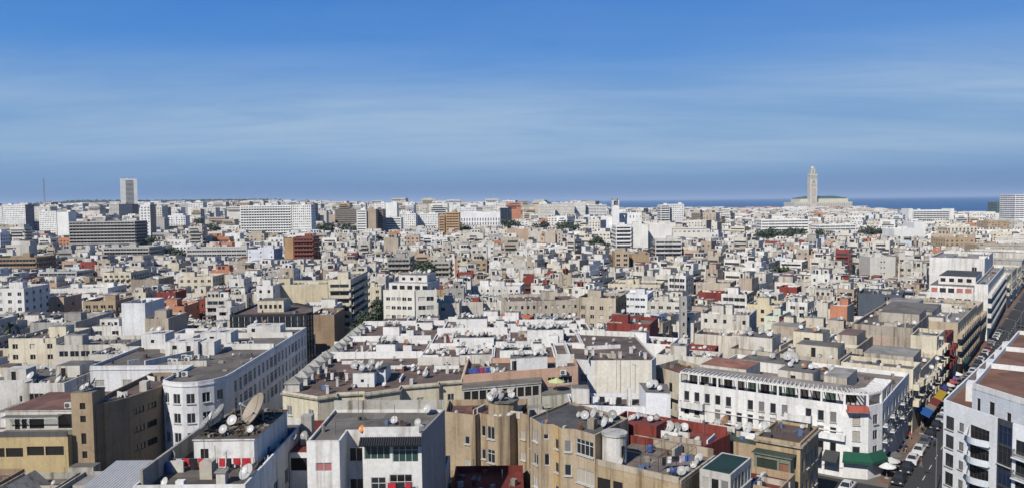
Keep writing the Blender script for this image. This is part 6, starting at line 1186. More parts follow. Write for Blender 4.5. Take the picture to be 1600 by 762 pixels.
# everything farther off: one mass of houses
far = MB(); FW = 0; FARD = []
def far_house(foot, z, g, col, roof, Y):
    global FW
    if area2(foot) < 0: foot = foot[::-1]
    n = 4; sc_ = CH(BEIGE, GREY, TAN, OFFW, (.4, .33, .26, .6)) if R() < .28 else col
    for i in range(n): far.quad((*foot[i], g), (*foot[(i + 1) % n], g), (*foot[(i + 1) % n], z), (*foot[i], z), sc_ if i % 2 else col, 0)
    ins = inset(foot, .3); far.prism(ins[::-1], z - .7, z, col, 0, False); far.poly([(x, y, z - .7) for x, y in ins], roof, 1)
    for i in range(n): far.quad((*foot[i], z), (*foot[(i + 1) % n], z), (*ins[(i + 1) % n], z), (*ins[i], z), col, 0)
    cx = sum(p[0] for p in foot) / 4; cy = sum(p[1] for p in foot) / 4
    if R() < .75:
        p = foot[0]; q = foot[2]; t = U(.3, .7); far.box(p[0] + (q[0] - p[0]) * t, p[1] + (q[1] - p[1]) * t, z - .7, U(2.4, 4), U(2, 3.2), U(1.8, 2.6), math.atan2(foot[1][1] - foot[0][1], foot[1][0] - foot[0][0]), CH(col, WHITE, OFFW), 0)
    if Y < 1700 and R() < .6:
        w_, e_ = U(.4, .7), U(.0, .3); f_ = lambda u, v: (foot[0][0] + (foot[1][0] - foot[0][0]) * u + (foot[3][0] - foot[0][0]) * v, foot[0][1] + (foot[1][1] - foot[0][1]) * u + (foot[3][1] - foot[0][1]) * v)
        fp = rect(f_, e_, e_ + w_, U(.1, .4), .98); hs = U(2.0, 2.6); far.prism(fp, z - .7, z + hs, CH(col, WHITE, OFFW), 0, True, roof, 1)
        a_, b_ = fp[0], fp[1]; L_ = math.dist(a_, b_); d_ = ((b_[0] - a_[0]) / L_, (b_[1] - a_[1]) / L_)
        for i in range(CH(0, 1, 2, 3)):
            u = L_ * (i + .6) / 3.4; far.quad(*[(a_[0] + d_[0] * q + d_[1] * .05, a_[1] + d_[1] * q - d_[0] * .05, t) for q, t in ((u, z + .5), (u + 1.2, z + .5), (u + 1.2, z + 1.9), (u, z + 1.9))], (.03, .03, .033, .1), 2)
    if Y < 900:
        for q in scatter(foot, CH(1, 2, 4, 6) if Y < 650 else CH(0, 1, 2), .4): FARD.append((q[0], q[1], z - .7, U(.3, .48), math.radians(U(196, 262)), math.radians(U(28, 48)), R(), None, ''))
    if Y < 1100:
        for _ in range(CH(2, 3, 4, 6)):
            q = scatter(foot, 1, .4)
            if q: s = U(.5, 1.1); far.box(q[0][0], q[0][1], z - .7, s, s * .4, U(1.0, 1.9), U(-.5, .5), CH((.6, .6, .58), (.2, .18, .16), (.45, .42, .38), (.55, .54, .5)), 0)
    if Y > 2300: return
    st = R()
    if st < .12: return
    for i in range(n):
        p0, p1 = foot[i], foot[(i + 1) % n]; L = math.dist(p0, p1)
        dx, dy = (p1[0] - p0[0]) / L, (p1[1] - p0[1]) / L; nx, ny = dy, -dx
        if -(nx * cx + ny * cy) < 0: continue
        zz = z - U(1.6, 2.2); k = 0
        while zz - 1.4 > g + 3 and k < (6 if Y < 1100 else 3):
            if st < .52 and Y < 1500:
                nn = max(1, int(L / (2.6 if Y < 900 else 4.0))); ww = U(.9, 1.6) if Y < 900 else U(1.4, 2.6)
                for j in range(nn):
                    if R() < .15: continue
                    u = L * (j + .5) / nn; u0, u1 = u - ww / 2, u + ww / 2
                    far.quad(*[(p0[0] + dx * a + nx * .05, p0[1] + dy * a + ny * .05, b) for a, b in ((u0, zz - 1.1), (u1, zz - 1.1), (u1, zz), (u0, zz))], CH((.025, .027, .03, .1), (.04, .045, .05, .1), (.12, .11, .1, .1)), 2)
            else:
                u0, u1 = (.5, L - .5) if R() < .5 else (U(.3, L * .3), U(L * .6, L - .4))
                far.quad(*[(p0[0] + dx * a + nx * .05, p0[1] + dy * a + ny * .05, b) for a, b in ((u0, zz - 1.1), (u1, zz - 1.1), (u1, zz), (u0, zz))], (.04, .042, .045, .1), 2)
                if R() < .7: far.box(p0[0] + dx * (u0 + u1) / 2 + nx * .5, p0[1] + dy * (u0 + u1) / 2 + ny * .5, zz - 1.85, u1 - u0, .8, .75, math.atan2(dy, dx), col, 0)
            zz -= U(2.35, 2.75); k += 1
for cy, foot in parcels[300:]: far_house(foot, cap_height(foot, U(13, 21) + (U(3, 9) if R() < .08 else 0), GZ), GZ - .3, CH(*WCOLS), CH(*RCOLS), cy)
Y = 565.
while Y < 4300:
    step = 12.5 + max(0, Y - 560) * .0125; px = -50
    dpt = step * U(.72, .9)
    while px < 1650:
        w = U(.7, 1.5) * step * .95; wp = w / Y * FPX; X = XAT(px, Y); a = X / Y
        gapx = U(0, .2) * wp if R() < .7 else U(.3, 1.0) * wp
        if Y < coast(a) - 30 and not (Y > 3600 and a < -.12):
            g = ground_z(X, Y); ang = (0 if own_c(X, Y) else -HD) + (U(-.06, .06) if Y < 1600 else U(-.3, .3))
            fr = frame2(X, Y + U(-.2, .2) * step, ang); foot = rect(fr, 0, w * .9, 0, dpt)
            hgt = U(9, 19) if R() < .78 else U(16, 30)
            if a < .12 and 700 < Y < 2000 and R() < .13: hgt = U(26, 44)
            if a > .25: hgt = U(8, 15) if R() < .9 else U(14, 22)
            if .1 < a and Y > 1700: hgt = U(5, 11)
            if 0.42 < a and Y > 1300: hgt = U(5, 10)
            if Y > 2200: hgt = min(hgt, U(6, 15))
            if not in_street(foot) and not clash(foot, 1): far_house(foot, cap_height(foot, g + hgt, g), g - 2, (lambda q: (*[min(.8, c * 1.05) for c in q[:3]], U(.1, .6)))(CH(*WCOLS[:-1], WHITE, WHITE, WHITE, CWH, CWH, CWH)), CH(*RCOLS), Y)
        px += wp + gapx
    Y += step + (U(2, 9) if R() < .6 else U(8, 16))
tag(far.build('distant_houses', [PLASTER, ROOF, GLASS]), 'mass of small white and beige houses stretching to the coast', 'houses', kind='stuff')

# ------------------------------------------------------------------ rooftop things
def paraboloid(mb, C, nrm, r, seg, rings, col, depth=.17, thick=.025):
    nrm = Vector(nrm).normalized(); e = nrm.cross(Vector((0, 0, 1))).normalized(); g = e.cross(nrm); C = Vector(C)
    def ringpts(k, back):
        rr = r * k / rings; dd = depth * 2 * r * (k / rings) ** 2 - back
        return [tuple(C + nrm * dd + e * (rr * math.cos(2 * math.pi * i / seg)) + g * (rr * math.sin(2 * math.pi * i / seg))) for i in range(seg)]
    for back in ((0, thick) if thick else (0,)):
        o = [tuple(C - nrm * back)]
        for k in range(1, rings + 1): o += ringpts(k, back)
        fs = [(0, 1 + i, 1 + (i + 1) % seg) for i in range(seg)]
        for k in range(rings - 1):
            b = 1 + k * seg; fs += [(b + i, b + seg + i, b + seg + (i + 1) % seg, b + (i + 1) % seg) for i in range(seg)]
        if back: fs = [f[::-1] for f in fs]
        mb.add(o, fs, col)
    if thick:
        a, b = ringpts(rings, 0), ringpts(rings, thick); mb.add(a + b, [(i, i + seg, (i + 1) % seg + seg, (i + 1) % seg) for i in range(seg)], col)
DTONE = [(.46, .46, .445, .6), (.38, .38, .365, .8), (.54, .535, .52, .4), (.27, .265, .255, .9), (.30, .16, .08, 1), (.62, .22, .04, .3), (.36, .31, .23, 1)]
def dish_meshes(tone, tilt_i, holed=False):
    key = ('dish', tone, tilt_i, holed)
    if key in CACHE: return CACHE[key]
    tilt = math.radians(28 + tilt_i * 6); nrm = (0, -math.cos(tilt), math.sin(tilt)); C = (0, -.28, 1.25)
    b = MB(); paraboloid(b, C, nrm, 1, 18, 4, DTONE[tone])
    a = MB(); n = Vector(nrm); Cv = Vector(C); bot = Cv + n * .33 + Vector((0, math.sin(tilt), math.cos(tilt))) * -.96; foc = Cv + n * 1.05
    a.tube(bot, foc, .03, n=4, col=(.3, .3, .3)); a.tube(foc - n * .12, foc + n * .06, .08, n=6, col=(.5, .5, .48))
    if holed:
        for i in range(3):
            t = i * 2.094; a.tube(Cv + n * .33 + Vector((math.cos(t), math.sin(t) * math.sin(tilt), math.sin(t) * math.cos(tilt))) * .97, foc, .02, n=4, col=(.3, .3, .3))
    m = MB(); m.tube((0, 0, 0), (0, 0, 1.3), .05, n=6, col=(.25, .24, .23)); m.tube((0, 0, 1.2), C, .05, n=5, col=(.25, .24, .23)); m.box(0, 0, 0, .5, .5, .08, 0, (.35, .34, .32))
    CACHE[key] = (b.mesh('satellite_dish', [METAL], smooth=True), a.mesh('feed_arm', [METAL]), m.mesh('mount', [METAL])); return CACHE[key]
vis = []; off = []
for d in DISH:
    px, py, dd = proj(d[0], d[1], d[2] + d[3]); (vis if 3 < px < 1597 and 300 < py < 758 else off).append((d[3] / max(dd, 1), px, d))
vis.sort(key=lambda q: -q[0])
LMK = [r for r in REG if r['hero']]
def nearest_landmark(px, py):
    best = min(LMK, key=lambda r: abs(r['px'] - px) + 1.6 * abs(r['py'] - py)); dx, dy = px - best['px'], py - best['py']
    rel = ('right of' if dx > 0 else 'left of') if abs(dx) > 1.4 * abs(dy) else ('behind' if dy < 0 else 'in front of')
    return best['short'], rel
def single_out(items, fmt):
    """items: (px, py, object, noun, group) -> labels counted from the left among those that share noun and place"""
    fam = {}
    for px, py, o, noun, place in items: fam.setdefault((noun, place), []).append((px, o))
    for (noun, place), l in fam.items():
        l.sort(key=lambda q: q[0])
        for i, (px, o) in enumerate(l): o['label'] = fmt(i, len(l), noun, place)
names = []
for _, px, d in vis[:300]:
    x, y, z, r, hd, tl, tone, rec, where = d
    ti = 5 if (abs(x + 17.4) < .01 and abs(y - 87.2) < .01) else (4 if tone > .96 else (3 if tone > .8 else (1 if tone > .5 else (2 if tone > .25 else 0))))
    if r > 2: ti = 6
    b, a, m = dish_meshes(ti, int((math.degrees(tl) - 28) / 6.7), r > .8)
    o = link('satellite_dish', b, None, (x, y, z), math.pi - hd); o.scale = (r,) * 3
    link('feed_arm', a, o); link('mount', m, o)
    tag(o, None, 'satellite dish', 'rooftop satellite dishes')
    noun = 'huge mesh satellite dish' if r > 2 else {4: 'rusty dish', 5: 'orange satellite dish', 3: 'grey satellite dish'}.get(ti, 'pale satellite dish')
    py = proj(x, y, z)[1]
    if rec['short']: place = 'on the %s of %s' % (where, rec['short']) if where != 'roof' else 'on ' + rec['short']
    else: s, rel = nearest_landmark(px, py); place = 'on roofs %s %s' % (rel, s)
    names.append((px, py, o, noun, place))
single_out(names, lambda i, n, a, p: ('%s %s' % (a, p)) if n == 1 else '%s %s from left, %s' % (ordinal(i), a, p))
dj = MB(); bx3 = [0, 0, 0]
for _, px, d in vis[300:] + off + [(0, 0, q) for q in FARD]:
    x, y, z, r, hd, tl, tone, rec, where = d; n = (math.sin(hd) * math.cos(tl), math.cos(hd) * math.cos(tl), math.sin(tl))
    paraboloid(dj, (x + n[0] * .2 * r, y + n[1] * .2 * r, z + 1.25 * r), n, r, 9, 2, DTONE[0 if tone < .4 else (2 if tone < .6 else (1 if tone < .8 else (3 if tone < .96 else 4)))], thick=.03)
    dj.tube((x, y, z), (x, y, z + 1.25 * r), .04, n=3, col=(.3, .3, .3))
tag(dj.build('satellite_dishes', METAL), 'the many smaller satellite dishes scattered over the farther roofs', 'satellite dishes', kind='stuff')

acb = MB(); acb.box(0, 0, .1, .95, .4, .75, 0, (.60, .60, .57, .6)); acb.box(-.3, 0, 0, .08, .4, .1, 0, (.2, .2, .2)); acb.box(.3, 0, 0, .08, .4, .1, 0, (.2, .2, .2)); acm = acb.mesh('air_conditioner', [PAINT])
fan = MB(); n_ = 14; fan.add([(-.12, -.205, .475)] + [(-.12 + .3 * math.cos(2 * math.pi * i / n_), -.215, .475 + .3 * math.sin(2 * math.pi * i / n_)) for i in range(n_)], [(0, 1 + i, 1 + (i + 1) % n_) for i in range(n_)], (.05, .05, .05))
for i in range(4): fan.box(-.12, -.222, .455 + 0, .56, .012, .03, 0, (.4, .4, .4)) if i == 0 else None
fan.box(-.12, -.222, .19, .03, .012, .57, 0, (.4, .4, .4)); fanm = fan.mesh('fan_grille', [PAINT])
names = []
for x, y, z, a, rec in ACS:
    o = link('air_conditioner', acm, None, (x, y, z), a - math.pi); o.scale = (1.15,) * 3; link('fan_grille', fanm, o); tag(o, None, 'air conditioner', 'rooftop air conditioners'); px, py, _ = proj(x, y, z); names.append((px, py, o, 'white air-conditioner unit', 'on ' + rec['short']))
single_out(names, lambda i, n, a, p: ('%s %s' % (a, p)) if n == 1 else '%s %s from the left %s' % (ordinal(i), a, p))
tkm = MB(); tkm.cyl(0, 0, .25, 1.35, .55, .55, 14, (.05, .10, .28, .4)); tkm.cyl(0, 0, 1.35, 1.6, .5, .25, 14, (.05, .1, .28, .4)); tk1 = tkm.mesh('water_tank', [PAINT]); st_ = MB()
for a in range(4): st_.box(.4 * math.cos(a * 1.571), .4 * math.sin(a * 1.571), 0, .08, .08, .25, 0, (.2, .2, .2))
st1 = st_.mesh('stand', [METAL]); names = []
TANKS += [(*RS(-65.2, 16.5), T1, T0), (*RS(-71.6, 10.5), T1, T0), (-36.2, 78.8, 22.1, D2), (-57.5, 103.5, 9.3, L2)]
for x, y, z, rec in TANKS:
    o = link('water_tank', tk1, None, (x, y, z)); o.scale = (.68,) * 3; link('stand', st1, o); tag(o, None, 'water tank', 'rooftop water tanks'); px, py, _ = proj(x, y, z)
    s, rel = (rec['short'], 'on') if rec['short'] else nearest_landmark(px, py)
    names.append((px, py, o, 'blue plastic water tank', 'on ' + s if rel == 'on' else 'on a roof %s %s' % (rel, s)))
single_out(names, lambda i, n, a, p: ('%s %s' % (a, p)) if n == 1 else '%s blue tank from left, %s' % (ordinal(i), p))
# house labels
names = []
for r in GEN:
    s, rel = nearest_landmark(r['px'], r['py']); c = CNAME.get(r['col'], 'dull red' if r['col'][0] < .35 else 'greyish'); names.append((r['px'], r['py'], r['root'], c, '%s %s' % (rel, s)))
single_out(names, lambda i, n, a, p: ('%s flat-roofed house just %s' % (a, p)) if n == 1 else '%s from left of %s houses %s' % (ordinal(i), a, p))
# washing lines
def laundry(a, b, z, cols, label, h=1.9, posts=True):
    L = math.dist(a, b); root = bpy.data.objects.new('washing_line', None); COL.objects.link(root); root.location = (*a, z); tag(root, label, 'washing line', 'washing lines on the roofs')
    dx, dy = (b[0] - a[0]) / L, (b[1] - a[1]) / L; m = MB()
    for q in (0, L): m.tube((dx * q, dy * q, 0), (dx * q, dy * q, h + .1), .03, n=5, col=(.15, .14, .13))
    m.tube((0, 0, h), (dx * L, dy * L, h), .012, n=3, col=(.2, .2, .2)); m.build('line', METAL, root)
    u = .2
    for c in cols:
        w = U(.45, .95)
        if u + w > L - .1: break
        hh = U(.7, 1.25); g = MB(); sw = U(-.08, .08)
        for k in range(3):
            for e in (0, .025):
                p = lambda uu, v, o: (dx * uu - dy * o, dy * uu + dx * o, h - v)
                u0, u1 = u + w * k / 3, u + w * (k + 1) / 3; o0, o1 = .05 * math.sin(k * 2.1 + u) + e, .05 * math.sin((k + 1) * 2.1 + u) + e
                g.quad(p(u0, hh, o0 + sw), p(u1, hh * U(.95, 1), o1 + sw), p(u1, 0, e), p(u0, 0, e), c)
        g.build('garment', CLOTH, root); u += w + U(.03, .2)
rd, wh, bk, bl, pk, pu = (.45, .03, .04, .2), (.7, .7, .68, .2), (.02, .02, .025, .2), (.05, .12, .4, .2), (.6, .12, .2, .2), (.16, .03, .22, .2)
laundry((-35.8, 79.4), (-31.6, 79.4), 22.1, [(.4, .5, .6, .2), rd, bk, rd, wh, (.5, .2, .2, .2)], h=1.3, label='red and white washing left of the hut door near the huge dish')
laundry((-31.2, 79.3), (-27.4, 79.3), 22.1, [rd, bk, rd, rd, bk, rd, (.45, .25, .2, .2), wh], h=1.3, label='row of red clothes hung before the white hut near the huge dish')
laundry((-32.5, 127.5), (-27.6, 129.2), 20, [bk, bk, wh, bk, bk, pk, bk, bk], 'dark clothes and a pink one on the brown terrace roof', 1.5)
laundry(RS(-70.6, 12.5), RS(-67.8, 9.8), T1, [bk, wh, bk, (.5, .4, .5, .2), bl, bk], 'clothes on the drying line of the tan flats terrace', 1.7)
laundry((11.8, 115), (17.2, 114), 18.9, [wh, bk, wh, wh, bk, wh, wh, (.5, .55, .4, .2), wh, bk], 'black and white washing on the bright white terrace', 1.5)
laundry((-7.8, 128.2), (-3.0, 129.6), 20.3, [bl, bl, pu, (.3, .05, .12, .2), bl, wh], 'blue and purple washing on the salmon strip roof', 1.6)
laundry(RS(-52, 18.2), RS(-47, 16), 14.6, [pu, pu, wh, wh, (.3, .4, .3, .2), pu, pu], 'purple and white washing behind the red roof terrace', 1.6)
laundry((-11.5, 84.9), (-14.5, 84.9), 16.9, [rd, bk, rd, wh, bk], 'red and black washing at the lower villa window', 1.6)
laundry((-14, 159.6), (-8.5, 162.5), 20.1, [rd, wh, bk, (.4, .1, .2, .2), wh, bl, wh], 'mixed washing on the stepped-wall roof', 1.5)
# thin roof aerials
names = []
for x, y, z, h in [(-16.2, 127.9, 19.6, 5.5), (-9.1, 128.4, 20, 8), (-30.6, 118.2, 20, 3), (-24.5, 95, 23.5, 3), (-19.5, 95.2, 23.5, 3.4), (18.6, 137, 15.9, 7.5), (21, 136.5, 16, 6), (4.5, 103, 17.5, 5), (12.5, 107.5, 17.5, 4), (26, 103.5, 17, 4), (-70, 121, 18.2, 3), (-55, 135, 20, 3), (0, 131.5, 20.3, 5), (-32, 78, 22.1, 4)]:
    m = MB(); m.tube((0, 0, 0), (0, 0, h), .035, n=5, col=(.2, .19, .18)); m.tube((-.5, 0, h - .15), (.5, .1, h - .15), .015, n=4, col=(.2, .2, .2))
    for k in range(6): m.tube((-.45 + k * .17, -.32, h - .15), (-.45 + k * .17, .32, h - .15), .01, n=3, col=(.2, .2, .2))
    o = m.build('aerial', METAL); o.location = (x, y, z); o.rotation_euler = (0, 0, U(-1, 1)); px, py, _ = proj(x, y, z + h); s, rel = nearest_landmark(px, py); tag(o, None, 'aerial', 'roof aerials'); names.append((px, py, o, 'thin television aerial', '%s %s' % (rel, s)))
single_out(names, lambda i, n, a, p: ('%s just %s' % (a, p)) if n == 1 else '%s of the thin aerials from left, %s' % (ordinal(i), p))

# ------------------------------------------------------------------ trees
def tree(x, y, h, r, nleaf, label, z=GZ - .05, group='street trees', flat=.8, ls=.5):
    root = bpy.data.objects.new('tree', None); COL.objects.link(root); root.location = (x, y, z); tag(root, label, 'tree', group)
    t = MB(); th = h - 1.3 * r * flat; t.tube((0, 0, 0), (U(-.3, .3), U(-.3, .3), th), .05 * h * .5, .03 * h * .5, n=7, col=(.09, .07, .05))
    cl = []
    for i in range(9):
        a = U(0, 6.28); e = U(-.5, 1); rr = r * U(.45, .85); c = (rr * math.cos(a) * math.cos(e), rr * math.sin(a) * math.cos(e), h - r * flat + r * flat * .75 * math.sin(e)); cl.append((c, r * U(.32, .55))); t.tube((0, 0, th * .9), c, .012 * h, .005 * h, n=4, col=(.09, .07, .05))
    t.build('trunk', PLASTER, root)
    cr = MB(); cl.append(((0, 0, h - r * flat * .8), r * .6))
    for i in range(nleaf):
        c, q = random.choice(cl); v = Vector((random.gauss(0, 1), random.gauss(0, 1), random.gauss(0, 1) * flat)).normalized() * q * U(.55, 1.08)
        p = Vector(c) + v; n = (v.normalized() + Vector((U(-1, 1), U(-1, 1), U(-.2, 1))) * .7).normalized(); e = n.orthogonal().normalized(); g = n.cross(e); s = ls * U(.6, 1.3)
        cr.add([tuple(p + e * s), tuple(p + g * s * .6 + n * s * .15), tuple(p - e * s), tuple(p - g * s * .6)], [(0, 1, 2, 3)], (.05, .08, .03))
    cr.build('crown', LEAF, root)
TL = [(604, 216, 9.5, 4.2, 900, 0), (612, 236, 10, 4.5, 900, 0), (586, 200, 8, 3.2, 700, 0), (622, 262, 10, 4.6, 800, 0), (632, 300, 10, 4.5, 700, 0), (536, 192, 9, 2.8, 700, 0), (522, 186, 8.5, 2.4, 600, 0), (660, 372, 16, 6, 1500, 0), (668, 360, 13, 4.6, 900, 0)]
for i, (px, Y, h, r, n, _) in enumerate(TL):
    tree(XAT(px, Y) if i not in (0, 1, 2, 3, 4) else (-44.5 + U(-1.5, 2.5)), Y, h, r, n, ['dark street tree, first in the shaded left street', 'dark street tree, second in the shaded left street', 'dark small street tree at the mouth of the shaded left street', 'dark street tree, third in the shaded left street', 'dark street tree, last in the shaded left street', 'round green shrub-like tree beside the third brown roof', 'small green tree in front of the tan gable', 'tall dense dark tree beside the beige slab flats', 'shorter dark tree against the tall one by the slab flats'][i])
names = []
for px, py, Y in FT:
    z = ZAT(px, py, Y); X = XAT(px, Y); g = ground_z(X, Y); h = max(9, z - g + 3); tree(X, Y, h, U(6, 9), 340, None, g, 'trees between the farther houses', ls=1.1)
    o = bpy.data.objects[-1]
for o in [o for o in COL.objects if o.name.startswith('tree') and o.get('category') == 'tree' and 'label' not in o]:
    px, py, _ = proj(o.location.x, o.location.y, o.location.z + 15); s, rel = nearest_landmark(px, py); names.append((px, py, o, 'dark leafy tree', '%s %s' % (rel, s)))
single_out(names, lambda i, n, a, p: ('%s just %s' % (a, p)) if n == 1 else '%s from left of the dark trees %s' % (ordinal(i), p))
# palm at the left edge
pr = bpy.data.objects.new('palm_tree', None); COL.objects.link(pr); pr.location = (XAT(6, 205), 205, GZ); tag(pr, 'dark palm with drooping fronds at the left edge', 'palm tree')
t = MB(); t.tube((0, 0, 0), (.4, 0, 11), .3, .2, n=7, col=(.12, .09, .06)); t.build('trunk', PLASTER, pr); t = MB()
for i in range(26):
    a = i * 2.4; e = U(-.3, 1.1); p = Vector((.4, 0, 11)); d = Vector((math.cos(a) * math.cos(e), math.sin(a) * math.cos(e), math.sin(e))); s = d.cross(Vector((0, 0, 1))).normalized()
    for k in range(6):
        q = p + d * .6; w0, w1 = .32 * math.sin((k + .6) / 6.5 * 3.14), .32 * math.sin((k + 1.6) / 6.5 * 3.14)
        t.add([tuple(p - s * w0), tuple(p + s * w0), tuple(q + s * max(0, w1)), tuple(q - s * max(0, w1))], [(0, 1, 2, 3)], (.04, .06, .03)); p = q; d = (d + Vector((0, 0, -.22))).normalized()
t.build('crown', LEAF, pr)
# wooded ridge: scrubby tree mass on the far left hills
wd = MB()
for _ in range(2600):
    Y = U(2500, 5200); px = U(100, 440) if R() < .8 else U(-20, 760); X = XAT(px, Y)
    if Y < 3600 and R() < .7: continue
    g = ground_z(X, Y)
    if Y > 4300: g += [0, .55, .9, 1, .7, 0][min(5, int((Y - 4300) / 350))] * (8 + 8 * math.sin(X * .0021 + 1) + 5 * math.sin(X * .006)) * sst(-700, -1300, X) - 3
    h = U(5, 12); s = U(4, 9)
    for k in range(5):
        p = Vector((X + U(-s, s), Y + U(-s, s), g + h * U(.3, 1))); e = Vector((U(-1, 1), U(-.3, .3), U(-.5, .5))).normalized(); q = Vector((U(-.3, .3), U(-.3, .3), 1)).normalized()
        wd.add([tuple(p - e * s * .6), tuple(p - q * s * .4), tuple(p + e * s * .6), tuple(p + q * s * .45)], [(0, 1, 2, 3)], (.04, .06, .03))
tag(wd.build('woods', LEAF), 'dark woods on the far left hills', 'woods', kind='stuff')

# ------------------------------------------------------------------ street life on the right
def car_meshes(col):
    key = ('car', col)
    if key in CACHE: return CACHE[key]
    m = MB(); L, W = 4.2, 1.72
    prof = [(-L / 2, .35), (-L / 2 + .05, .72), (-1.15, .92), (1.45, .95), (L / 2 - .08, .85), (L / 2, .4)]
    vs_ = []
    for y, k in ((-W / 2, 1), (-W / 2 + .12, 0), (W / 2 - .12, 0), (W / 2, 1)): vs_ += [(x, y, z - (.10 if k and z > .5 else 0)) for x, z in prof]
    n = len(prof); fs = []
    for j in range(3): fs += [(j * n + i, (j + 1) * n + i, (j + 1) * n + i + 1, j * n + i + 1)[::-1] for i in range(n - 1)]
    m.add(vs_, fs, col); m.add([v for v in vs_[:n]], [tuple(range(n))], col); m.add(vs_[3 * n:], [tuple(range(n))[::-1]], col)
    cab = [(-.95, .92), (-.35, 1.42), (1.0, 1.45), (1.65, .95)]
    rf = MB(); lo = W / 2 - .14; hi = W / 2 - .32; rf.add([(-.35, -hi, 1.43), (1.0, -hi, 1.46), (1.0, hi, 1.46), (-.35, hi, 1.43), (-.35, -hi, 1.37), (1.0, -hi, 1.4), (1.0, hi, 1.4), (-.35, hi, 1.37)], [(0, 1, 2, 3), (0, 4, 5, 1), (1, 5, 6, 2), (2, 6, 7, 3), (3, 7, 4, 0)], col)
    for x0, z0, x1, z1 in ((-.95, .9, -.35, 1.4), (1.65, .93, 1.0, 1.42), (.3, .92, .3, 1.42)):
        for s in (-1, 1): rf.tube((x0, s * lo, z0), (x1, s * hi, z1), .045, n=4, col=col)
    w = MB(); p = [(-.93, -lo + .02, .9), (1.63, -lo + .02, .93), (1.63, lo - .02, .93), (-.93, lo - .02, .9), (-.35, -hi + .02, 1.38), (1.0, -hi + .02, 1.41), (1.0, hi - .02, 1.41), (-.35, hi - .02, 1.38)]
    w.add(p, [(0, 1, 5, 4), (1, 2, 6, 5), (2, 3, 7, 6), (3, 0, 4, 7)], (.02, .022, .025, .1))
    wh = MB()
    for k in range(2):
        wh.tube((0, -.1, 0), (0, .1, 0), .31, n=12, col=(.02, .02, .02)) if k == 0 else wh.tube((0, -.11, 0), (0, .11, 0), .18, n=10, col=(.35, .35, .36))
    hl = MB(); hl.box(0, 0, 0, .06, .3, .14, 0, (.7, .7, .65, .1))
    CACHE[key] = (m.mesh('car', [PAINT]), rf.mesh('cabin_roof', [PAINT]), w.mesh('windows', [GLASS]), wh.mesh('wheel', [PAINT]), hl.mesh('headlight', [PAINT])); return CACHE[key]
CC = [((.62, .62, .61, .2), 'white'), ((.02, .02, .022, .2), 'black'), ((.62, .62, .61, .2), 'white'), ((.10, .10, .105, .2), 'dark grey'), ((.33, .34, .35, .2), 'silver'), ((.02, .03, .06, .2), 'dark blue'), ((.02, .02, .022, .2), 'black'), ((.25, .03, .02, .2), 'red')]
def car(s, t, ci, label, group, flip=False):
    i_road = flip and t < -9
    if i_road: t = TL_(s) + t + 4
    col, nm = CC[ci]; b, rf, w, wh, hl = car_meshes(col); x, y = RS(s, t)
    o = link('car', b, None, (x, y, GZ + .02), RANG + (math.pi if flip else 0) + U(-.03, .03)); link('cabin_roof', rf, o); link('windows', w, o)
    for a in (-1.3, 1.3):
        for c in (-.78, .78): link('wheel', wh, o, (a, c, .31))
    for c in (-.55, .55): link('headlight', hl, o, (-2.08, c, .58))
    tag(o, label, 'car', group)
cnt = 0
for i in range(30):
    s = -27 + i * 5.6 + U(-.5, .5); ci = [1, 1, 0, 2, 3, 1, 1, 4, 0, 1, 3, 6, 2, 1, 5, 4, 0, 3, 1, 2, 6, 0, 7, 3, 4, 1, 0, 2, 3, 1][i]
    car(s, TL_(s) - 2.85, ci, '%s parked %s car from the near end of the kerb row' % (ordinal(i), CC[ci][1]), 'cars parked along the right street kerb')
for i, (s, t, ci) in enumerate([(-2.5, -11.2, 5), (-33, -10.4, 1), (40, -11.2, 4), (95, -10.9, 0), (150, -11.2, 1), (-38, -5, 1), (-34.5, -1.0, 0), (-39, 5, 3), (-37, 10, 1), (200, -10.8, 2)]):
    car(s, t, ci, '%s car in the carriageway, %s going up the right street' % (CC[ci][1], ordinal(i)), 'cars on the roadway', True)
def person(x, y, z, hd, top, legs, label):
    """one continuous low-poly figure, lofted through cross-sections, with arms and legs in mid-stride"""
    skin = (.32, .19, .12, .1); m = MB(); ph = U(.12, .3)
    def ringz(cx, cy, z, a, b, n=8): return [(cx + a * math.cos(2 * math.pi * i / n), cy + b * math.sin(2 * math.pi * i / n), z) for i in range(n)]
    def loft(secs, cols):
        n = 8; o = []
        for q in secs: o += ringz(*q)
        for k in range(len(secs) - 1):
            m.add(o[k * n:(k + 2) * n], [(i, (i + 1) % n, (i + 1) % n + n, i + n) for i in range(n)], cols[min(k, len(cols) - 1)])
        m.poly(o[-n:], cols[-1]); m.poly(o[:n][::-1], cols[0])
    for s in (-1, 1): loft([(s * .09, s * ph + .05, 0, .05, .12), (s * .09, s * ph, .08, .05, .06), (s * .1, s * ph * .6, .46, .065, .07), (s * .1, 0, .88, .1, .1)], [bk, legs])
    loft([(0, 0, .84, .17, .11), (0, 0, 1.0, .155, .10), (0, 0, 1.25, .19, .12), (0, 0, 1.42, .19, .1), (0, 0, 1.48, .07, .06), (0, .01, 1.55, .06, .06), (0, .02, 1.6, .075, .09), (0, .02, 1.68, .085, .105), (0, .01, 1.76, .05, .06)], [legs, top, top, top, skin, skin, skin, bk])
    for s in (-1, 1):
        m.tube((s * .2, 0, 1.4), (s * .25, -s * .1, 1.12), .05, .042, n=6, col=top); m.tube((s * .25, -s * .1, 1.12), (s * .25, -s * .02 + .1, .86), .042, .03, n=6, col=top); m.tube((s * .25, .1 - s * .02, .86), (s * .25, .12, .78), .035, .02, n=5, col=skin)
    o = m.build('person', CLOTH); o.location = (x, y, z); o.rotation_euler = (0, 0, hd); tag(o, label, 'person', 'people in the right street')
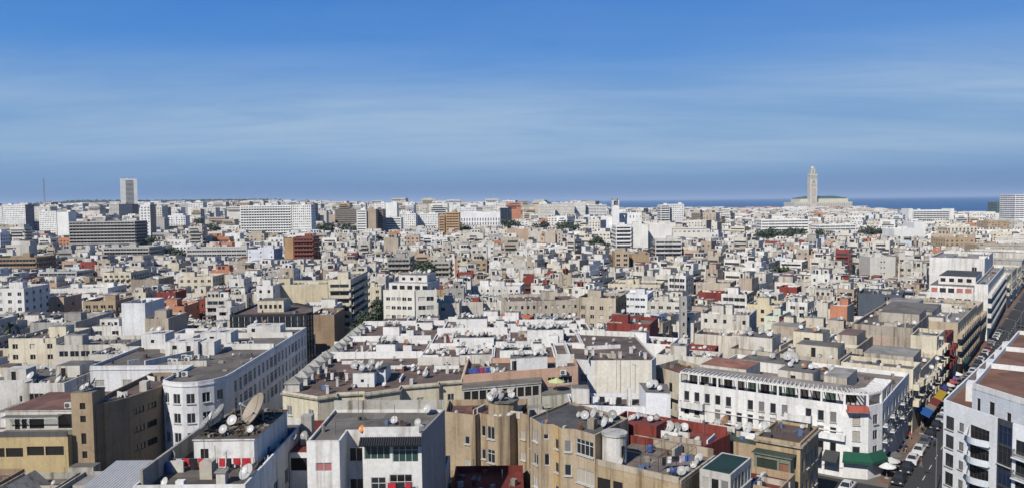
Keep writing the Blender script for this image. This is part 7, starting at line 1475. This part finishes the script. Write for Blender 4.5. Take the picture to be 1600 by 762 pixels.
PC = [('white', (.65, .65, .63, .1)), ('black', bk), ('blue', (.06, .1, .3, .1)), ('red', (.4, .05, .05, .1)), ('grey', (.25, .25, .25, .1)), ('brown', (.2, .12, .07, .1))]
for i, (s, t) in enumerate([(-24, -2.2), (-12, -1.5), (-11.2, -2.3), (-4, -2.6), (3, -3.1), (4, -2.6), (14, -3.2), (20, -3.2), (22, -2.9), (26, -3.1), (30, -1.8), (36, -2.4), (41, -1.5), (47, -2.5), (-5, -5.9), (-18, -6.2), (54, -2), (58, -2.7)]):
    t = TL_(s) - .3 - 1.3 * ((i * 7) % 10) / 10 if t > -4 else TL_(s) - 4.4; x, y = RS(s, t); a, b = PC[i % 6], PC[(i * 3 + 1) % 6]; person(x, y, GZ + .14 if t > TL_(s) - 1.8 else GZ + .01, U(0, 6.3), a[1], b[1], '%s pedestrian up the right street, in %s top and %s trousers' % (ordinal(i), a[0], b[0]))
def parasol(s, t, col, label, r=1.35, h=2.5):
    m = MB(); x, y = RS(s, TL_(s) - 1.0); m.tube((0, 0, 0), (0, 0, h), .04, n=6, col=(.3, .3, .3)); m.cyl(0, 0, 0, .15, .35, .3, 10, (.3, .3, .3))
    ring = [(r * math.cos(i * math.pi / 5), r * math.sin(i * math.pi / 5), h - .55) for i in range(10)]
    m.add([(0, 0, h)] + ring, [(0, 1 + i, 1 + (i + 1) % 10) for i in range(10)], col); m.add([(0, 0, h - .05)] + [(p[0], p[1], p[2] - .12) for p in ring], [(0, 1 + (i + 1) % 10, 1 + i) for i in range(10)], col); m.add(ring + [(p[0], p[1], p[2] - .12) for p in ring], [(i, i + 10, (i + 1) % 10 + 10, (i + 1) % 10) for i in range(10)], col)
    o = m.build('parasol', CLOTH); o.location = (x, y, GZ + .14); tag(o, label, 'parasol', 'pavement parasols')
for i, (s, t, c, n) in enumerate([(-26.5, -2.3, wh, 'white parasol nearest the green corner awning'), (-23.4, -2.2, (.55, .55, .52, .2), 'second pale parasol beside the green corner awning'), (-20, -1.9, (.12, .12, .12, .2), 'dark parasol beyond the two pale ones'), (29.5, -2, wh, 'white parasol beyond the yellow awning'), (33, -2, (.2, .2, .22, .2), 'grey parasol in the market stretch'), (37, -1.8, (.6, .55, .5, .2), 'cream parasol in the market stretch'), (41, -2.2, (.35, .08, .07, .2), 'dull red parasol in the market stretch'), (45, -1.8, (.14, .1, .22, .2), 'purple parasol in the market stretch'), (50, -2.1, wh, 'farthest white market parasol')]): parasol(s, t, c, n)
for i in range(9):
    s = -30 + i * 22; x, y = RS(s, TL_(s) - (8.2 if s < 40 else 8.9)); m = MB(); m.tube((0, 0, 0), (0, 0, 8.5), .09, .06, n=6, col=(.16, .16, .16)); m.tube((0, 0, 8.4), (-1.8 * .81, 1.8 * .58, 8.9), .05, .04, n=5, col=(.16, .16, .16)); m.box(-2.0 * .81, 2.0 * .58, 8.85, .6, .25, .12, math.atan2(.58, -.81), (.3, .3, .3))
    o = m.build('street_lamp', METAL); o.location = (x, y, GZ + .01); tag(o, '%s street lamp from the near end of the right street' % ordinal(i), 'street lamp', 'street lamps')
hz = MB(); hz.box(8000, 46000, -5, 190000, 100000, 228, 0, (1, 1, 1)); ho = hz.build('haze', [])
hzm = bpy.data.materials.new('haze'); hzm.use_nodes = True; ht = hzm.node_tree; ht.nodes.clear(); pv_ = N(ht, 'ShaderNodeVolumePrincipled'); pv_.inputs['Color'].default_value = (.62, .78, 1, 1); pv_.inputs['Density'].default_value = 4.2e-5; pv_.inputs['Anisotropy'].default_value = .1
ho_ = N(ht, 'ShaderNodeOutputMaterial'); ht.links.new(pv_.outputs[0], ho_.inputs['Volume']); ho.data.materials.append(hzm); tag(ho, 'thin pale haze over the town and sea', 'haze', kind='stuff')
